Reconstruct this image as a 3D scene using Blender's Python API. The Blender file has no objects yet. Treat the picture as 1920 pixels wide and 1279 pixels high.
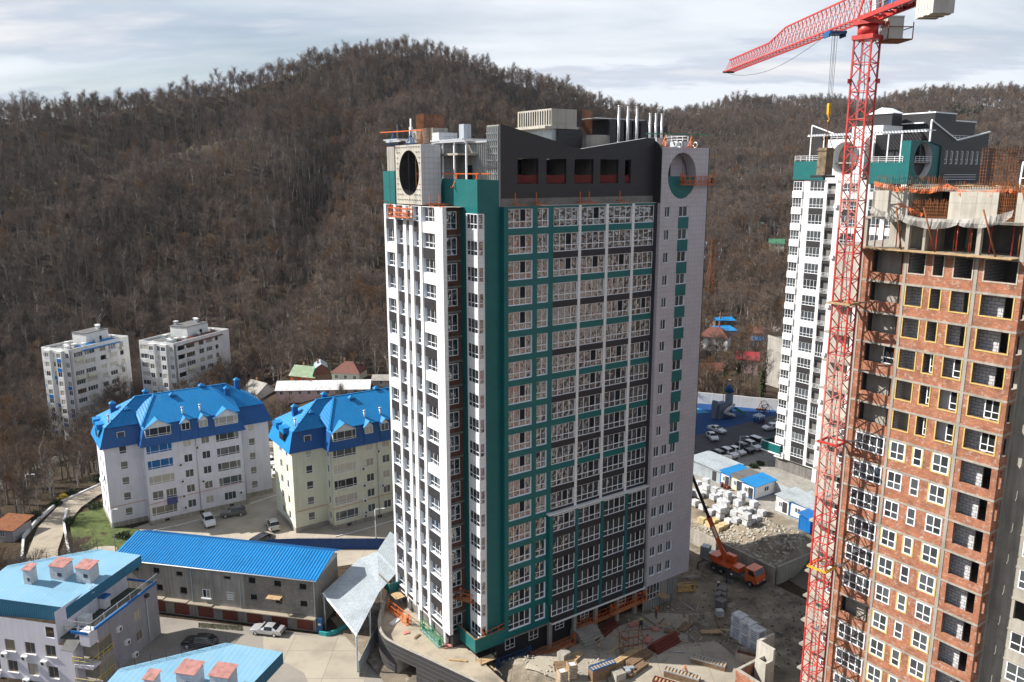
import bpy, bmesh, math, random, zlib
import numpy as np
from mathutils import Vector, Matrix
random.seed(7); rng=np.random.default_rng(11)
R=math.radians
scene=bpy.context.scene
col=scene.collection
# ---------------------------------------------------------------- camera
H=62.5; TH=R(11.8); FPX=1493.0; CT,ST=math.cos(TH),math.sin(TH)
cam_d=bpy.data.cameras.new('camera'); cam=bpy.data.objects.new('camera',cam_d); col.objects.link(cam)
cam.location=(0,0,H); cam.rotation_euler=(R(90)-TH,0,0)
cam_d.sensor_width=36; cam_d.lens=FPX/1920*36; cam_d.clip_start=0.5; cam_d.clip_end=20000
scene.camera=cam
# ---------------------------------------------------------------- sun + sky
SUN_EL=R(38); TRAVEL=R(-6.5)                       # direction the light travels over the ground
sun_d=bpy.data.lights.new('sun','SUN'); sun=bpy.data.objects.new('sun',sun_d); col.objects.link(sun)
sun_d.energy=5.0; sun_d.angle=R(0.53); sun_d.color=(1.0,0.955,0.88)
tr=Vector((math.cos(TRAVEL)*math.cos(SUN_EL),math.sin(TRAVEL)*math.cos(SUN_EL),-math.sin(SUN_EL)))
sun.rotation_euler=tr.to_track_quat('-Z','Y').to_euler(); sun.location=(-200,20,300)
world=bpy.data.worlds.new('World'); scene.world=world; world.use_nodes=True
wn=world.node_tree; wn.nodes.clear()
def N(nt,t,**kw):
    n=nt.nodes.new(t)
    for k,v in kw.items(): setattr(n,k,v)
    return n
wo=N(wn,'ShaderNodeOutputWorld'); bg=N(wn,'ShaderNodeBackground'); sky=N(wn,'ShaderNodeTexSky',sky_type='NISHITA')
sky.sun_disc=False; sky.sun_elevation=SUN_EL
tow=-tr; sky.sun_rotation=math.atan2(tow.x,tow.y)
sky.air_density=1.0; sky.dust_density=1.2; sky.ozone_density=1.2; sky.altitude=100
bg.inputs[1].default_value=0.058
def sky_clouds():
    nt=wn; L=nt.links.new
    tc=N(nt,'ShaderNodeTexCoord')
    sep=N(nt,'ShaderNodeSeparateXYZ'); L(tc.outputs['Generated'],sep.inputs[0])
    zc=N(nt,'ShaderNodeMath',operation='MAXIMUM'); L(sep.outputs[2],zc.inputs[0]); zc.inputs[1].default_value=0.0
    za=N(nt,'ShaderNodeMath',operation='ADD'); L(zc.outputs[0],za.inputs[0]); za.inputs[1].default_value=0.16
    dx=N(nt,'ShaderNodeMath',operation='DIVIDE'); L(sep.outputs[0],dx.inputs[0]); L(za.outputs[0],dx.inputs[1])
    dy=N(nt,'ShaderNodeMath',operation='DIVIDE'); L(sep.outputs[1],dy.inputs[0]); L(za.outputs[0],dy.inputs[1])
    cb=N(nt,'ShaderNodeCombineXYZ'); L(dx.outputs[0],cb.inputs[0]); L(dy.outputs[0],cb.inputs[1])
    # thin veil over most of the sky
    n1=N(nt,'ShaderNodeTexNoise'); n1.inputs['Scale'].default_value=0.42; n1.inputs['Detail'].default_value=7; n1.inputs['Roughness'].default_value=0.52; n1.inputs['Distortion'].default_value=0.6
    mp=N(nt,'ShaderNodeMapping'); mp.inputs['Location'].default_value=(3.1,1.7,0); mp.inputs['Scale'].default_value=(0.75,1.5,1); L(cb.outputs[0],mp.inputs[0]); L(mp.outputs[0],n1.inputs['Vector'])
    r1=N(nt,'ShaderNodeMapRange'); r1.inputs[1].default_value=0.36; r1.inputs[2].default_value=0.58; r1.inputs[3].default_value=0.12; r1.inputs[4].default_value=0.97; L(n1.outputs[0],r1.inputs[0])
    # a thin layer seen edge-on near the horizon covers more of the sky than overhead
    el=N(nt,'ShaderNodeMapRange'); el.inputs[1].default_value=.25; el.inputs[2].default_value=.9; el.inputs[3].default_value=1.0; el.inputs[4].default_value=.10; L(zc.outputs[0],el.inputs[0])
    vf=N(nt,'ShaderNodeMath',operation='MULTIPLY'); L(r1.outputs[0],vf.inputs[0]); L(el.outputs[0],vf.inputs[1])
    m1=N(nt,'ShaderNodeMix',data_type='RGBA'); L(vf.outputs[0],m1.inputs['Factor']); L(sky.outputs[0],m1.inputs['A']); m1.inputs['B'].default_value=(9.4,9.9,10.6,1)
    # grey flat clouds and bright cumulus above the hills
    n2=N(nt,'ShaderNodeTexNoise'); n2.inputs['Scale'].default_value=1.15; n2.inputs['Detail'].default_value=9; n2.inputs['Roughness'].default_value=0.56
    mp2=N(nt,'ShaderNodeMapping'); mp2.inputs['Location'].default_value=(7.35,2.2,0); mp2.inputs['Scale'].default_value=(0.62,1.25,1); L(cb.outputs[0],mp2.inputs[0]); L(mp2.outputs[0],n2.inputs['Vector'])
    r2=N(nt,'ShaderNodeMapRange'); r2.interpolation_type='SMOOTHSTEP'; r2.inputs[1].default_value=0.50; r2.inputs[2].default_value=0.60; r2.inputs[3].default_value=0; r2.inputs[4].default_value=0.85; L(n2.outputs[0],r2.inputs[0])
    cr=N(nt,'ShaderNodeValToRGB'); cr.color_ramp.elements[0].position=.54; cr.color_ramp.elements[0].color=(5.0,5.9,7.4,1); cr.color_ramp.elements[1].position=.70; cr.color_ramp.elements[1].color=(9.6,9.6,9.7,1)
    L(n2.outputs[0],cr.inputs[0])
    m2=N(nt,'ShaderNodeMix',data_type='RGBA'); L(r2.outputs[0],m2.inputs['Factor']); L(m1.outputs['Result'],m2.inputs['A']); L(cr.outputs[0],m2.inputs['B'])
    L(m2.outputs['Result'],bg.inputs[0]); L(bg.outputs[0],wo.inputs[0])
sky_clouds()
vs=scene.view_settings; vs.view_transform='Standard'; vs.look='None'; vs.gamma=1; vs.exposure=0.75; vs.use_curve_mapping=False
scene.cycles.max_bounces=5; scene.cycles.diffuse_bounces=2; scene.cycles.glossy_bounces=2; scene.cycles.transmission_bounces=3; scene.cycles.volume_bounces=0
scene.cycles.caustics_reflective=False; scene.cycles.caustics_refractive=False
# ---------------------------------------------------------------- pixel helpers (photograph pixels 1920x1279)
def ray(u,v):
    a=(u-960)/FPX; b=(v-639.5)/FPX
    return Vector((a,CT-b*ST,-ST-b*CT))
def gz(u,v,z=0.0):
    d=ray(u,v); return Vector((0,0,H))+d*((z-H)/d.z)
def gy(u,v,Y):
    d=ray(u,v); return Vector((0,0,H))+d*(Y/d.y)
ANG=R(34.5)                                         # the towers share one grid, turned by this angle
DU=Vector((math.cos(ANG),math.sin(ANG),0)); DV=Vector((-DU.y,DU.x,0)); ORG=Vector((-0.915,91.8,0))
def S(u,v,z=0.0): return ORG+DU*u+DV*v+Vector((0,0,z))
def uv_of(p): q=Vector((p[0],p[1],0))-ORG; return q.dot(DU),q.dot(DV)
def suv(px,py,z=0.0): return uv_of(gz(px,py,z))
# ---------------------------------------------------------------- materials
MATS={}
def mat(name,c,rough=0.75,var=0.18,scale=0.6,bump=0.0,bscale=8.0,metal=0.0,spec=0.3,grid=None,stain=0.0,ribs=None,c2=None,ior=None,fine=0.0,rand=0.0,patch=None):
    """procedural material: noise variation, optional joint grid (w,h,line,colour,offset), vertical stains, ribs"""
    m=bpy.data.materials.new(name); m.use_nodes=True; nt=m.node_tree; L=nt.links.new
    b=nt.nodes['Principled BSDF']; b.inputs['Roughness'].default_value=rough; b.inputs['Metallic'].default_value=metal
    b.inputs['Specular IOR Level'].default_value=spec
    if ior: b.inputs['IOR'].default_value=ior
    geo=N(nt,'ShaderNodeNewGeometry'); tc=N(nt,'ShaderNodeTexCoord')
    def noise(sc,det=5,rg=0.55,vec=None):
        n=N(nt,'ShaderNodeTexNoise'); n.inputs['Scale'].default_value=sc; n.inputs['Detail'].default_value=det; n.inputs['Roughness'].default_value=rg
        L(vec or geo.outputs['Position'],n.inputs['Vector']); return n.outputs[0]
    c2=c2 or tuple(x*(1-var*1.6) for x in c); ch=tuple(min(1,x*(1+var*0.7)) for x in c)
    cr=N(nt,'ShaderNodeValToRGB'); e=cr.color_ramp.elements
    e[0].position=.28; e[0].color=(*c2,1); e[1].position=.72; e[1].color=(*ch,1)
    e2=cr.color_ramp.elements.new(.5); e2.color=(*c,1)
    L(noise(scale),cr.inputs[0]); out=cr.outputs[0]
    def mul(o,fac_out,lo):
        mr=N(nt,'ShaderNodeMapRange'); mr.inputs[1].default_value=.35; mr.inputs[2].default_value=.65; mr.inputs[3].default_value=lo; mr.inputs[4].default_value=1
        L(fac_out,mr.inputs[0]); mx=N(nt,'ShaderNodeMix',data_type='RGBA',blend_type='MULTIPLY'); mx.inputs['Factor'].default_value=1
        L(o,mx.inputs['A']); L(mr.outputs[0],mx.inputs['B']); return mx.outputs['Result']
    if fine: out=mul(out,noise(9,3,.6),1-fine)
    if stain:
        mp=N(nt,'ShaderNodeMapping'); mp.inputs['Scale'].default_value=(1.6,1.6,.12); L(geo.outputs['Position'],mp.inputs[0])
        out=mul(out,noise(1.3,4,.6,mp.outputs[0]),1-stain)
    if patch:
        pc,ps,lo_,hi_,am=patch
        mr=N(nt,'ShaderNodeMapRange'); mr.inputs[1].default_value=lo_; mr.inputs[2].default_value=hi_; mr.inputs[3].default_value=0; mr.inputs[4].default_value=am
        L(noise(ps,8,.68),mr.inputs[0]); mx=N(nt,'ShaderNodeMix',data_type='RGBA'); L(mr.outputs[0],mx.inputs['Factor']); L(out,mx.inputs['A']); mx.inputs['B'].default_value=(*pc,1); out=mx.outputs['Result']
    if rand:
        oi=N(nt,'ShaderNodeObjectInfo'); mr=N(nt,'ShaderNodeMapRange'); mr.inputs[3].default_value=1-rand; mr.inputs[4].default_value=1+rand*.5
        L(oi.outputs['Random'],mr.inputs[0]); mx=N(nt,'ShaderNodeMix',data_type='RGBA',blend_type='MULTIPLY'); mx.inputs['Factor'].default_value=1
        L(out,mx.inputs['A']); L(mr.outputs[0],mx.inputs['B']); out=mx.outputs['Result']
    hgt=None
    if grid:
        w,h,ln,gc=grid[:4]; off=grid[4] if len(grid)>4 else 0.0
        bt=N(nt,'ShaderNodeTexBrick'); bt.offset=off; bt.inputs['Scale'].default_value=1; bt.inputs['Brick Width'].default_value=w; bt.inputs['Row Height'].default_value=h
        bt.inputs['Mortar Size'].default_value=ln; bt.inputs['Mortar Smooth'].default_value=.1; bt.inputs['Bias'].default_value=0
        bv=grid[5] if len(grid)>5 else .06
        bt.inputs['Color1'].default_value=(1,1,1,1); bt.inputs['Color2'].default_value=(1-bv,1-bv,1-bv,1); bt.inputs['Mortar'].default_value=(1,1,1,1)
        L(tc.outputs['UV'],bt.inputs['Vector'])
        mx=N(nt,'ShaderNodeMix',data_type='RGBA',blend_type='MULTIPLY'); mx.inputs['Factor'].default_value=1; L(out,mx.inputs['A']); L(bt.outputs[0],mx.inputs['B'])
        mg=N(nt,'ShaderNodeMix',data_type='RGBA'); L(bt.outputs['Fac'],mg.inputs['Factor']); L(mx.outputs['Result'],mg.inputs['A']); mg.inputs['B'].default_value=(*gc,1); out=mg.outputs['Result']
        iv=N(nt,'ShaderNodeMath',operation='SUBTRACT'); iv.inputs[0].default_value=1; L(bt.outputs['Fac'],iv.inputs[1]); hgt=(iv.outputs[0],.012)
    if ribs:
        wv=N(nt,'ShaderNodeTexWave',wave_type='BANDS',bands_direction=ribs[1] if len(ribs)>1 else 'X'); wv.inputs['Scale'].default_value=1/ribs[0]*.314*1.0
        wv.inputs['Distortion'].default_value=0; wv.inputs['Detail'].default_value=0; L(tc.outputs['UV'],wv.inputs['Vector']); hgt=(wv.outputs[0],ribs[2] if len(ribs)>2 else .035)
    L(out,b.inputs['Base Color'])
    if bump or hgt:
        bp=N(nt,'ShaderNodeBump'); bp.inputs['Strength'].default_value=1 if hgt else bump; bp.inputs['Distance'].default_value=hgt[1] if hgt else .05
        L(hgt[0] if hgt else noise(bscale,4),bp.inputs['Height'])
        if hgt and bump:
            b2=N(nt,'ShaderNodeBump'); b2.inputs['Strength'].default_value=bump; b2.inputs['Distance'].default_value=.05; L(noise(bscale,4),b2.inputs['Height']); L(b2.outputs[0],bp.inputs['Normal'])
        L(bp.outputs[0],b.inputs['Normal'])
    MATS[name]=m; return m
mat('white_panel',(.78,.78,.77),.45,.04,.4,grid=(1.2,.62,.012,(.52,.52,.53)))
mat('white_paint',(.76,.76,.75),.6,.06,.5,stain=.1)
mat('grey_tile',(.50,.47,.50),.4,.05,.5,grid=(.62,.62,.012,(.25,.23,.25)))
mat('pale_tile',(.55,.56,.59),.4,.05,.5,grid=(.62,.62,.012,(.3,.3,.32)))
mat('teal_panel',(.005,.125,.125),.42,.06,.4,grid=(1.2,.62,.010,(.006,.11,.105),0,.08),spec=.4)
mat('dark_panel',(.028,.027,.031),.45,.08,.5,grid=(.62,.62,.014,(.018,.018,.02),0,.12),spec=.4)
mat('spandrel_dark',(.034,.031,.034),.5,.08,1.0,grid=(1.2,.4,.010,(.03,.03,.03)))
mat('frame_white',(.80,.82,.85),.35,.03,1,spec=.4)
mat('reveal_white',(.72,.76,.82),.5,.03,1)
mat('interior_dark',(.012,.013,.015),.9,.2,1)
mat('concrete',(.40,.37,.32),.9,.16,.45,bump=.25,bscale=5,stain=.28,fine=.12)
mat('concrete_light',(.50,.47,.41),.9,.14,.4,bump=.2,bscale=4,stain=.22,grid=(1.25,3.0,.012,(.3,.28,.25),0,.1))
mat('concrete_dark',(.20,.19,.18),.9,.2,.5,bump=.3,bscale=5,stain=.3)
mat('brick',(.50,.185,.095),.9,.28,.9,grid=(.26,.085,.008,(.34,.25,.20),.5,.35),fine=.2,stain=.12,patch=((.62,.52,.46),2.2,.53,.68,.75))
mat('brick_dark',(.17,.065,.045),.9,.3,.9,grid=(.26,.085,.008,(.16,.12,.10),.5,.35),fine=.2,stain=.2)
mat('block',(.55,.55,.56),.9,.10,1,grid=(.62,.30,.022,(.13,.12,.11),.5,.12))
mat('insulation',(.55,.42,.14),.9,.15,2)
mat('rust',(.20,.075,.03),.9,.3,1.5)
mat('orange_paint',(.62,.13,.02),.5,.2,2)
mat('green_paint',(.03,.25,.13),.5,.2,2)
mat('blue_paint',(.02,.10,.26),.5,.2,2)
mat('yellow_paint',(.65,.36,.03),.5,.2,2)
mat('crane_red',(.50,.045,.04),.45,.25,1.2,spec=.4,patch=((.30,.09,.05),3.0,.55,.7,.6))
mat('crane_pale',(.58,.20,.16),.5,.2,1.2)
mat('steel',(.40,.42,.45),.35,.15,2,metal=.7)
mat('galvanised',(.46,.52,.56),.42,.12,.5,metal=.35,stain=.2)
mat('zinc_sheet',(.44,.49,.52),.5,.12,.4,metal=.2,ribs=(.35,'X',.010),stain=.2)
mat('dark_metal',(.05,.05,.055),.5,.2,2)
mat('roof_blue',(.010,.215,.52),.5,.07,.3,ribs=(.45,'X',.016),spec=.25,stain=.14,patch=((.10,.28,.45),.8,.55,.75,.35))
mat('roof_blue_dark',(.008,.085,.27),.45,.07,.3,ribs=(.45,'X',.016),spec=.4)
mat('roof_sky',(.19,.37,.50),.5,.05,.4,ribs=(.6,'X',.008),patch=((.30,.42,.50),.5,.5,.75,.4))
mat('fascia_teal',(.035,.15,.24),.5,.06,.4,ribs=(.3,'X'))
mat('lilac_wall',(.74,.72,.79),.85,.06,.35,stain=.10,fine=.06,patch=((.58,.56,.58),.9,.58,.78,.4))
mat('cream_wall',(.70,.71,.56),.85,.06,.35,stain=.10,fine=.06,patch=((.54,.53,.44),.9,.58,.78,.4))
mat('pale_green_wall',(.60,.64,.66),.85,.06,.35,stain=.1)
mat('grey_wall',(.34,.33,.36),.85,.08,.5,stain=.16,fine=.06)
mat('block_wall',(.26,.245,.225),.9,.2,.35,grid=(.42,.21,.012,(.17,.16,.15),.5,.22),stain=.15)
mat('old_plaster',(.36,.34,.31),.9,.2,.3,stain=.3,bump=.2)
mat('garage_door',(.135,.032,.022),.6,.2,1.2)
mat('flat_white',(.74,.74,.73),.85,.08,.4,stain=.16)
mat('roof_felt',(.13,.13,.13),.9,.25,.6)
mat('brown_roof',(.16,.06,.045),.7,.15,.8,ribs=(.5,'X'))
mat('green_roof',(.05,.16,.09),.6,.25,.6)
mat('slate_roof',(.34,.32,.29),.85,.2,.6,ribs=(.3,'X'))
mat('wood',(.42,.29,.16),.85,.25,2.5)
mat('wood_dark',(.20,.13,.08),.85,.25,2.5)
mat('aluminium',(.62,.63,.64),.35,.1,2,metal=.6)
mat('rubber',(.018,.018,.018),.8,.2,2)
mat('black_plastic',(.02,.02,.022),.5,.2,2)
mat('wrap_white',(.58,.59,.61),.4,.28,1.6,bump=.5,bscale=4,fine=.25)
mat('foam_yellow',(.62,.58,.30),.8,.15,2)
mat('ink_blue',(.06,.08,.20),.6,.1,2)
mat('net_red',(.32,.05,.035),.8,.2,3)
mat('net_orange',(.70,.17,.05),.7,.2,3)
mat('net_grey',(.36,.35,.33),.8,.2,3)
mat('skin',(.45,.26,.18),.6,.05,2)
def glass(name,c,rough=.03,spec=.9,bump=.06,ior=1.9,var=.4,rand=0.0):
    m=bpy.data.materials.new(name); m.use_nodes=True; nt=m.node_tree; L=nt.links.new; b=nt.nodes['Principled BSDF']
    b.inputs['Roughness'].default_value=rough; b.inputs['IOR'].default_value=ior; b.inputs['Specular IOR Level'].default_value=.5
    geo=N(nt,'ShaderNodeNewGeometry')
    n=N(nt,'ShaderNodeTexNoise'); n.inputs['Scale'].default_value=1.5; n.inputs['Detail'].default_value=1.0; L(geo.outputs['Position'],n.inputs['Vector'])
    bp=N(nt,'ShaderNodeBump'); bp.inputs['Strength'].default_value=bump; bp.inputs['Distance'].default_value=.35; L(n.outputs[0],bp.inputs['Height']); L(bp.outputs[0],b.inputs['Normal'])
    oi=N(nt,'ShaderNodeObjectInfo'); wn_=N(nt,'ShaderNodeTexWhiteNoise',noise_dimensions='1D'); L(oi.outputs['Random'],wn_.inputs['W'])
    cr=N(nt,'ShaderNodeValToRGB'); e=cr.color_ramp.elements; e[0].color=(*[x*(1-var) for x in c],1); e[1].color=(*[min(1,x*(1+var*2.2)) for x in c],1); e[1].position=.95
    L(wn_.outputs[0],cr.inputs[0]); L(cr.outputs[0],b.inputs['Base Color']); MATS[name]=m; return m
glass('glass',(.010,.012,.015),ior=3.0,bump=.34); glass('glass_flat',(.045,.05,.055),bump=.02,ior=1.6); glass('car_glass',(.012,.014,.016),bump=0,ior=1.5,var=.1)
glass('curtain_glass',(.30,.28,.24),bump=.02,ior=1.5,var=.45); glass('blue_glass',(.02,.12,.30),bump=.02,ior=1.5,var=.1)
def netmat(name,c,sc=26,thr=.5):
    m=mat(name,c,.8,.2,2); nt=m.node_tree; L=nt.links.new; b=nt.nodes['Principled BSDF']; out=nt.nodes['Material Output']
    tc=N(nt,'ShaderNodeTexCoord'); ck=N(nt,'ShaderNodeTexChecker'); ck.inputs['Scale'].default_value=sc; L(tc.outputs['UV'],ck.inputs['Vector'])
    t=N(nt,'ShaderNodeBsdfTransparent'); mx=N(nt,'ShaderNodeMixShader'); mr=N(nt,'ShaderNodeMath',operation='MULTIPLY'); mr.inputs[1].default_value=thr; L(ck.outputs['Fac'],mr.inputs[0]); L(mr.outputs[0],mx.inputs[0]); L(b.outputs[0],mx.inputs[1]); L(t.outputs[0],mx.inputs[2]); L(mx.outputs[0],out.inputs[0])
netmat('debris_mesh',(.42,.41,.39),30,.8); netmat('net_orange',(.70,.17,.05),12,.9); netmat('net_red',(.16,.022,.018),8,.5)
def paint(name,c,metal=0.0,rough=.25):
    m=mat(name,c,rough,.03,1,metal=metal,spec=.5); m.node_tree.nodes['Principled BSDF'].inputs['Coat Weight'].default_value=.6; m.node_tree.nodes['Principled BSDF'].inputs['Coat Roughness'].default_value=.08
paint('car_white',(.74,.75,.76)); paint('car_silver',(.55,.56,.58),.4,.3); paint('car_black',(.010,.010,.011)); paint('car_grey',(.18,.18,.17),.4); paint('car_navy',(.03,.035,.045)); paint('truck_orange',(.60,.10,.015),0,.4); paint('car_beige',(.50,.50,.46),.3)
# ---------------------------------------------------------------- mesh builder
class MB:
    def __init__(s): s.v=[]; s.f=[]; s.m=[]; s.sm=[]; s.mats=[]; s.cur=0; s.smooth=False
    def mat(s,name):
        if name not in s.mats: s.mats.append(name)
        s.cur=s.mats.index(name); return s
    def face(s,pts):
        i=len(s.v); s.v.extend([tuple(p) for p in pts]); s.f.append(tuple(range(i,i+len(pts)))); s.m.append(s.cur); s.sm.append(s.smooth)
    def box(s,x0,x1,y0,y1,z0,z1,F=None):
        if x0>x1: x0,x1=x1,x0
        if y0>y1: y0,y1=y1,y0
        if z0>z1: z0,z1=z1,z0
        c=[(x0,y0,z0),(x1,y0,z0),(x1,y1,z0),(x0,y1,z0),(x0,y0,z1),(x1,y0,z1),(x1,y1,z1),(x0,y1,z1)]
        if F: c=[F(*p) for p in c]
        i=len(s.v); s.v.extend([tuple(p) for p in c])
        for q in ((0,3,2,1),(4,5,6,7),(0,1,5,4),(1,2,6,5),(2,3,7,6),(3,0,4,7)): s.f.append(tuple(i+k for k in q)); s.m.append(s.cur); s.sm.append(False)
        return s
    def beam(s,p,q,w,h=None,up=(0,0,1)):
        p=Vector(p); q=Vector(q); h=h or w; d=(q-p); 
        if d.length<1e-6: return s
        d.normalize(); up=Vector(up)
        if abs(d.dot(up))>.98: up=Vector((1,0,0))
        a=d.cross(up).normalized()*w/2; b=a.cross(d).normalized()*h/2
        c=[p-a-b,p+a-b,p+a+b,p-a+b,q-a-b,q+a-b,q+a+b,q-a+b]; i=len(s.v); s.v.extend([tuple(x) for x in c])
        for k in ((0,1,2,3),(7,6,5,4),(0,4,5,1),(1,5,6,2),(2,6,7,3),(3,7,4,0)): s.f.append(tuple(i+j for j in k)); s.m.append(s.cur); s.sm.append(False)
        return s
    def tube(s,path,r,n=8,caps=True):
        path=[Vector(p) for p in path]; rs=r if isinstance(r,(list,tuple)) else [r]*len(path); base=len(s.v); prev=None
        for k,p in enumerate(path):
            d=(path[min(k+1,len(path)-1)]-path[max(k-1,0)]).normalized()
            if prev is None: a=d.orthogonal().normalized()
            else:
                a=prev-d*prev.dot(d); a=a.normalized() if a.length>1e-6 else d.orthogonal().normalized()
            prev=a; b=d.cross(a)
            for j in range(n):
                t=2*math.pi*j/n; s.v.append(tuple(p+(a*math.cos(t)+b*math.sin(t))*rs[k]))
        for k in range(len(path)-1):
            for j in range(n):
                s.f.append((base+k*n+j,base+k*n+(j+1)%n,base+(k+1)*n+(j+1)%n,base+(k+1)*n+j)); s.m.append(s.cur); s.sm.append(n>4)
        if caps:
            s.f.append(tuple(base+j for j in reversed(range(n)))); s.m.append(s.cur); s.sm.append(False)
            e=base+(len(path)-1)*n; s.f.append(tuple(e+j for j in range(n))); s.m.append(s.cur); s.sm.append(False)
        return s
    def prism(s,poly,z0,z1):
        """poly CCW list of (x,y)"""
        n=len(poly); i=len(s.v); s.v.extend([(x,y,z0) for x,y in poly]); s.v.extend([(x,y,z1) for x,y in poly])
        s.f.append(tuple(i+k for k in reversed(range(n)))); s.f.append(tuple(i+n+k for k in range(n)))
        for k in range(n): s.f.append((i+k,i+(k+1)%n,i+n+(k+1)%n,i+n+k))
        s.m.extend([s.cur]*(n+2)); s.sm.extend([False]*(n+2)); return s
    def mesh(s,name):
        me=bpy.data.meshes.new(name); me.from_pydata(s.v,[],s.f)
        for mn in s.mats: me.materials.append(MATS[mn])
        me.polygons.foreach_set('material_index',s.m); me.polygons.foreach_set('use_smooth',s.sm)
        uvl=me.uv_layers.new(name='UVMap')
        V=np.array(s.v,dtype=np.float32) if s.v else np.zeros((0,3),np.float32)
        uv=np.zeros((len(me.loops),2),np.float32); li=0
        for f in s.f:
            P=V[list(f)]; n=np.zeros(3)
            for k in range(len(f)):
                a=P[k]; b=P[(k+1)%len(f)]; n+=np.cross(a,b)
            ax=np.abs(n)
            if ax[2]>max(ax[0],ax[1])*1.0: q=P[:,[0,1]]
            elif ax[1]>=ax[0]: q=P[:,[0,2]]
            else: q=P[:,[1,2]]
            uv[li:li+len(f)]=q; li+=len(f)
        uvl.data.foreach_set('uv',uv.ravel()); me.update(); return me
    def build(s,name,parent=None,loc=(0,0,0),rz=0.0):
        return link(name,s.mesh(name),parent,loc,rz)
def link(name,me,parent=None,loc=(0,0,0),rz=0.0):
    o=bpy.data.objects.new(name,me); col.objects.link(o); o.location=loc; o.rotation_euler=(0,0,rz)
    if parent: o.parent=parent
    return o
def thing(name,label,cat,loc=(0,0,0),rz=0.0,group=None):
    o=bpy.data.objects.new(name,None); o.empty_display_size=.3; col.objects.link(o); o.location=loc; o.rotation_euler=(0,0,rz)
    o['label']=label; o['category']=cat
    if group: o['group']=group
    return o
def tag(o,label,cat,group=None):
    o['label']=label; o['category']=cat
    if group: o['group']=group
    return o
def struct(o,kind='structure'): o['kind']=kind; return o
def dup(root,loc,rz=None,label=None,group=None,parent=None):
    r=root.copy(); col.objects.link(r); r.location=loc
    if rz is not None: r.rotation_euler=(0,0,rz)
    if label: r['label']=label
    if group: r['group']=group
    for ch in root.children:
        c=ch.copy(); col.objects.link(c); c.parent=r
        for g in ch.children:
            d=g.copy(); col.objects.link(d); d.parent=c
    return r
def lerp(a,b,t): return a+(b-a)*t
# ---------------------------------------------------------------- facades and windows
# a face frame: fr(s,n,z) -> local point; s runs to the right seen from outside, n outward
def FR(v0): return (lambda s,n,z:(s,v0-n,z)),0.0
def FL(u0): return (lambda s,n,z:(u0-n,-s,z)),-math.pi/2
def FB(v0): return (lambda s,n,z:(-s,v0+n,z)),math.pi
def FE(u0): return (lambda s,n,z:(u0+n,s,z)),math.pi/2
def facade(mb,fr,s0,s1,z0,z1,ops,depth,cell,rev=None):
    F=fr[0]
    ss=sorted({s0,s1,*[o[0] for o in ops],*[o[1] for o in ops]}); zs=sorted({z0,z1,*[o[2] for o in ops],*[o[3] for o in ops]})
    ss=[x for x in ss if s0-1e-6<=x<=s1+1e-6]; zs=[x for x in zs if z0-1e-6<=x<=z1+1e-6]
    for i in range(len(ss)-1):
        for j in range(len(zs)-1):
            a,b,c,d=ss[i],ss[i+1],zs[j],zs[j+1]; ms,mz=(a+b)/2,(c+d)/2
            if any(o[0]<ms<o[1] and o[2]<mz<o[3] for o in ops): continue
            mb.mat(cell(ms,mz) if callable(cell) else cell); mb.face([F(a,0,c),F(b,0,c),F(b,0,d),F(a,0,d)])
    for (a,b,c,d) in [o[:4] for o in ops]:
        mb.mat(rev or (cell if not callable(cell) else cell(a-.01,c)))
        mb.face([F(a,0,c),F(b,0,c),F(b,-depth,c),F(a,-depth,c)][::-1]); mb.face([F(a,0,d),F(b,0,d),F(b,-depth,d),F(a,-depth,d)])
        mb.face([F(a,0,c),F(a,0,d),F(a,-depth,d),F(a,-depth,c)][::-1]); mb.face([F(b,0,c),F(b,0,d),F(b,-depth,d),F(b,-depth,c)])
WC={}
def win_mesh(w,h,cols,tr=.34,fw=.075,gl='glass',fm='frame_white',var=0,dark=None,bars=True):
    """frame mesh + list of pane meshes; window lies in x 0..w, z 0..h, outside is -y"""
    key=(round(w,2),round(h,2),cols if isinstance(cols,int) else tuple(cols),tr,fw,gl,fm,var,dark)
    if key in WC: return WC[key]
    rr=random.Random(zlib.crc32(repr(key).encode()))
    f=MB().mat(fm); y0,y1=-.05,.05
    f.box(0,w,y0,y1,0,fw); f.box(0,w,y0,y1,h-fw,h); f.box(0,fw,y0,y1,fw,h-fw); f.box(w-fw,w,y0,y1,fw,h-fw)
    edges=[w*i/cols for i in range(cols+1)] if isinstance(cols,int) else [w*c for c in cols]
    for e in edges[1:-1]: f.box(e-fw*.42,e+fw*.42,y0+.004,y1-.004,fw,h-fw)
    zt=h*tr if tr else None
    if zt: 
        for a,b in zip(edges[:-1],edges[1:]): f.box(max(a,0)+fw*.42,b-fw*.42,y0+.008,y1-.008,zt-fw*.42,zt+fw*.42)
    panes=[]
    for i,(a,b) in enumerate(zip(edges[:-1],edges[1:])):
        for (c,d) in (((.02,zt),(zt,h-.02)) if zt else ((.02,h-.02),)):
            g=MB(); isd=(dark is not None and i==dark and d>h*.5)
            g.mat('interior_dark' if isd else gl)
            t1,t2=rr.uniform(-.012,.012),rr.uniform(-.012,.012); yb=.035 if isd else 0.0
            g.face([(a+.02,yb-t1,c),(b-.02,yb+t1,c),(b-.02,yb+t1+t2,d),(a+.02,yb-t1+t2,d)]); panes.append(g)
    joined=MB()
    for g in panes:
        i=len(joined.v); joined.v+=g.v; joined.f+=[tuple(i+k for k in q) for q in g.f]; joined.mat(g.mats[0]); joined.m.append(joined.cur); joined.sm.append(False)
    WC[key]=(f.mesh('window_frame'),[g.mesh('pane') for g in panes],joined.mesh('glazing')); return WC[key]
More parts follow.
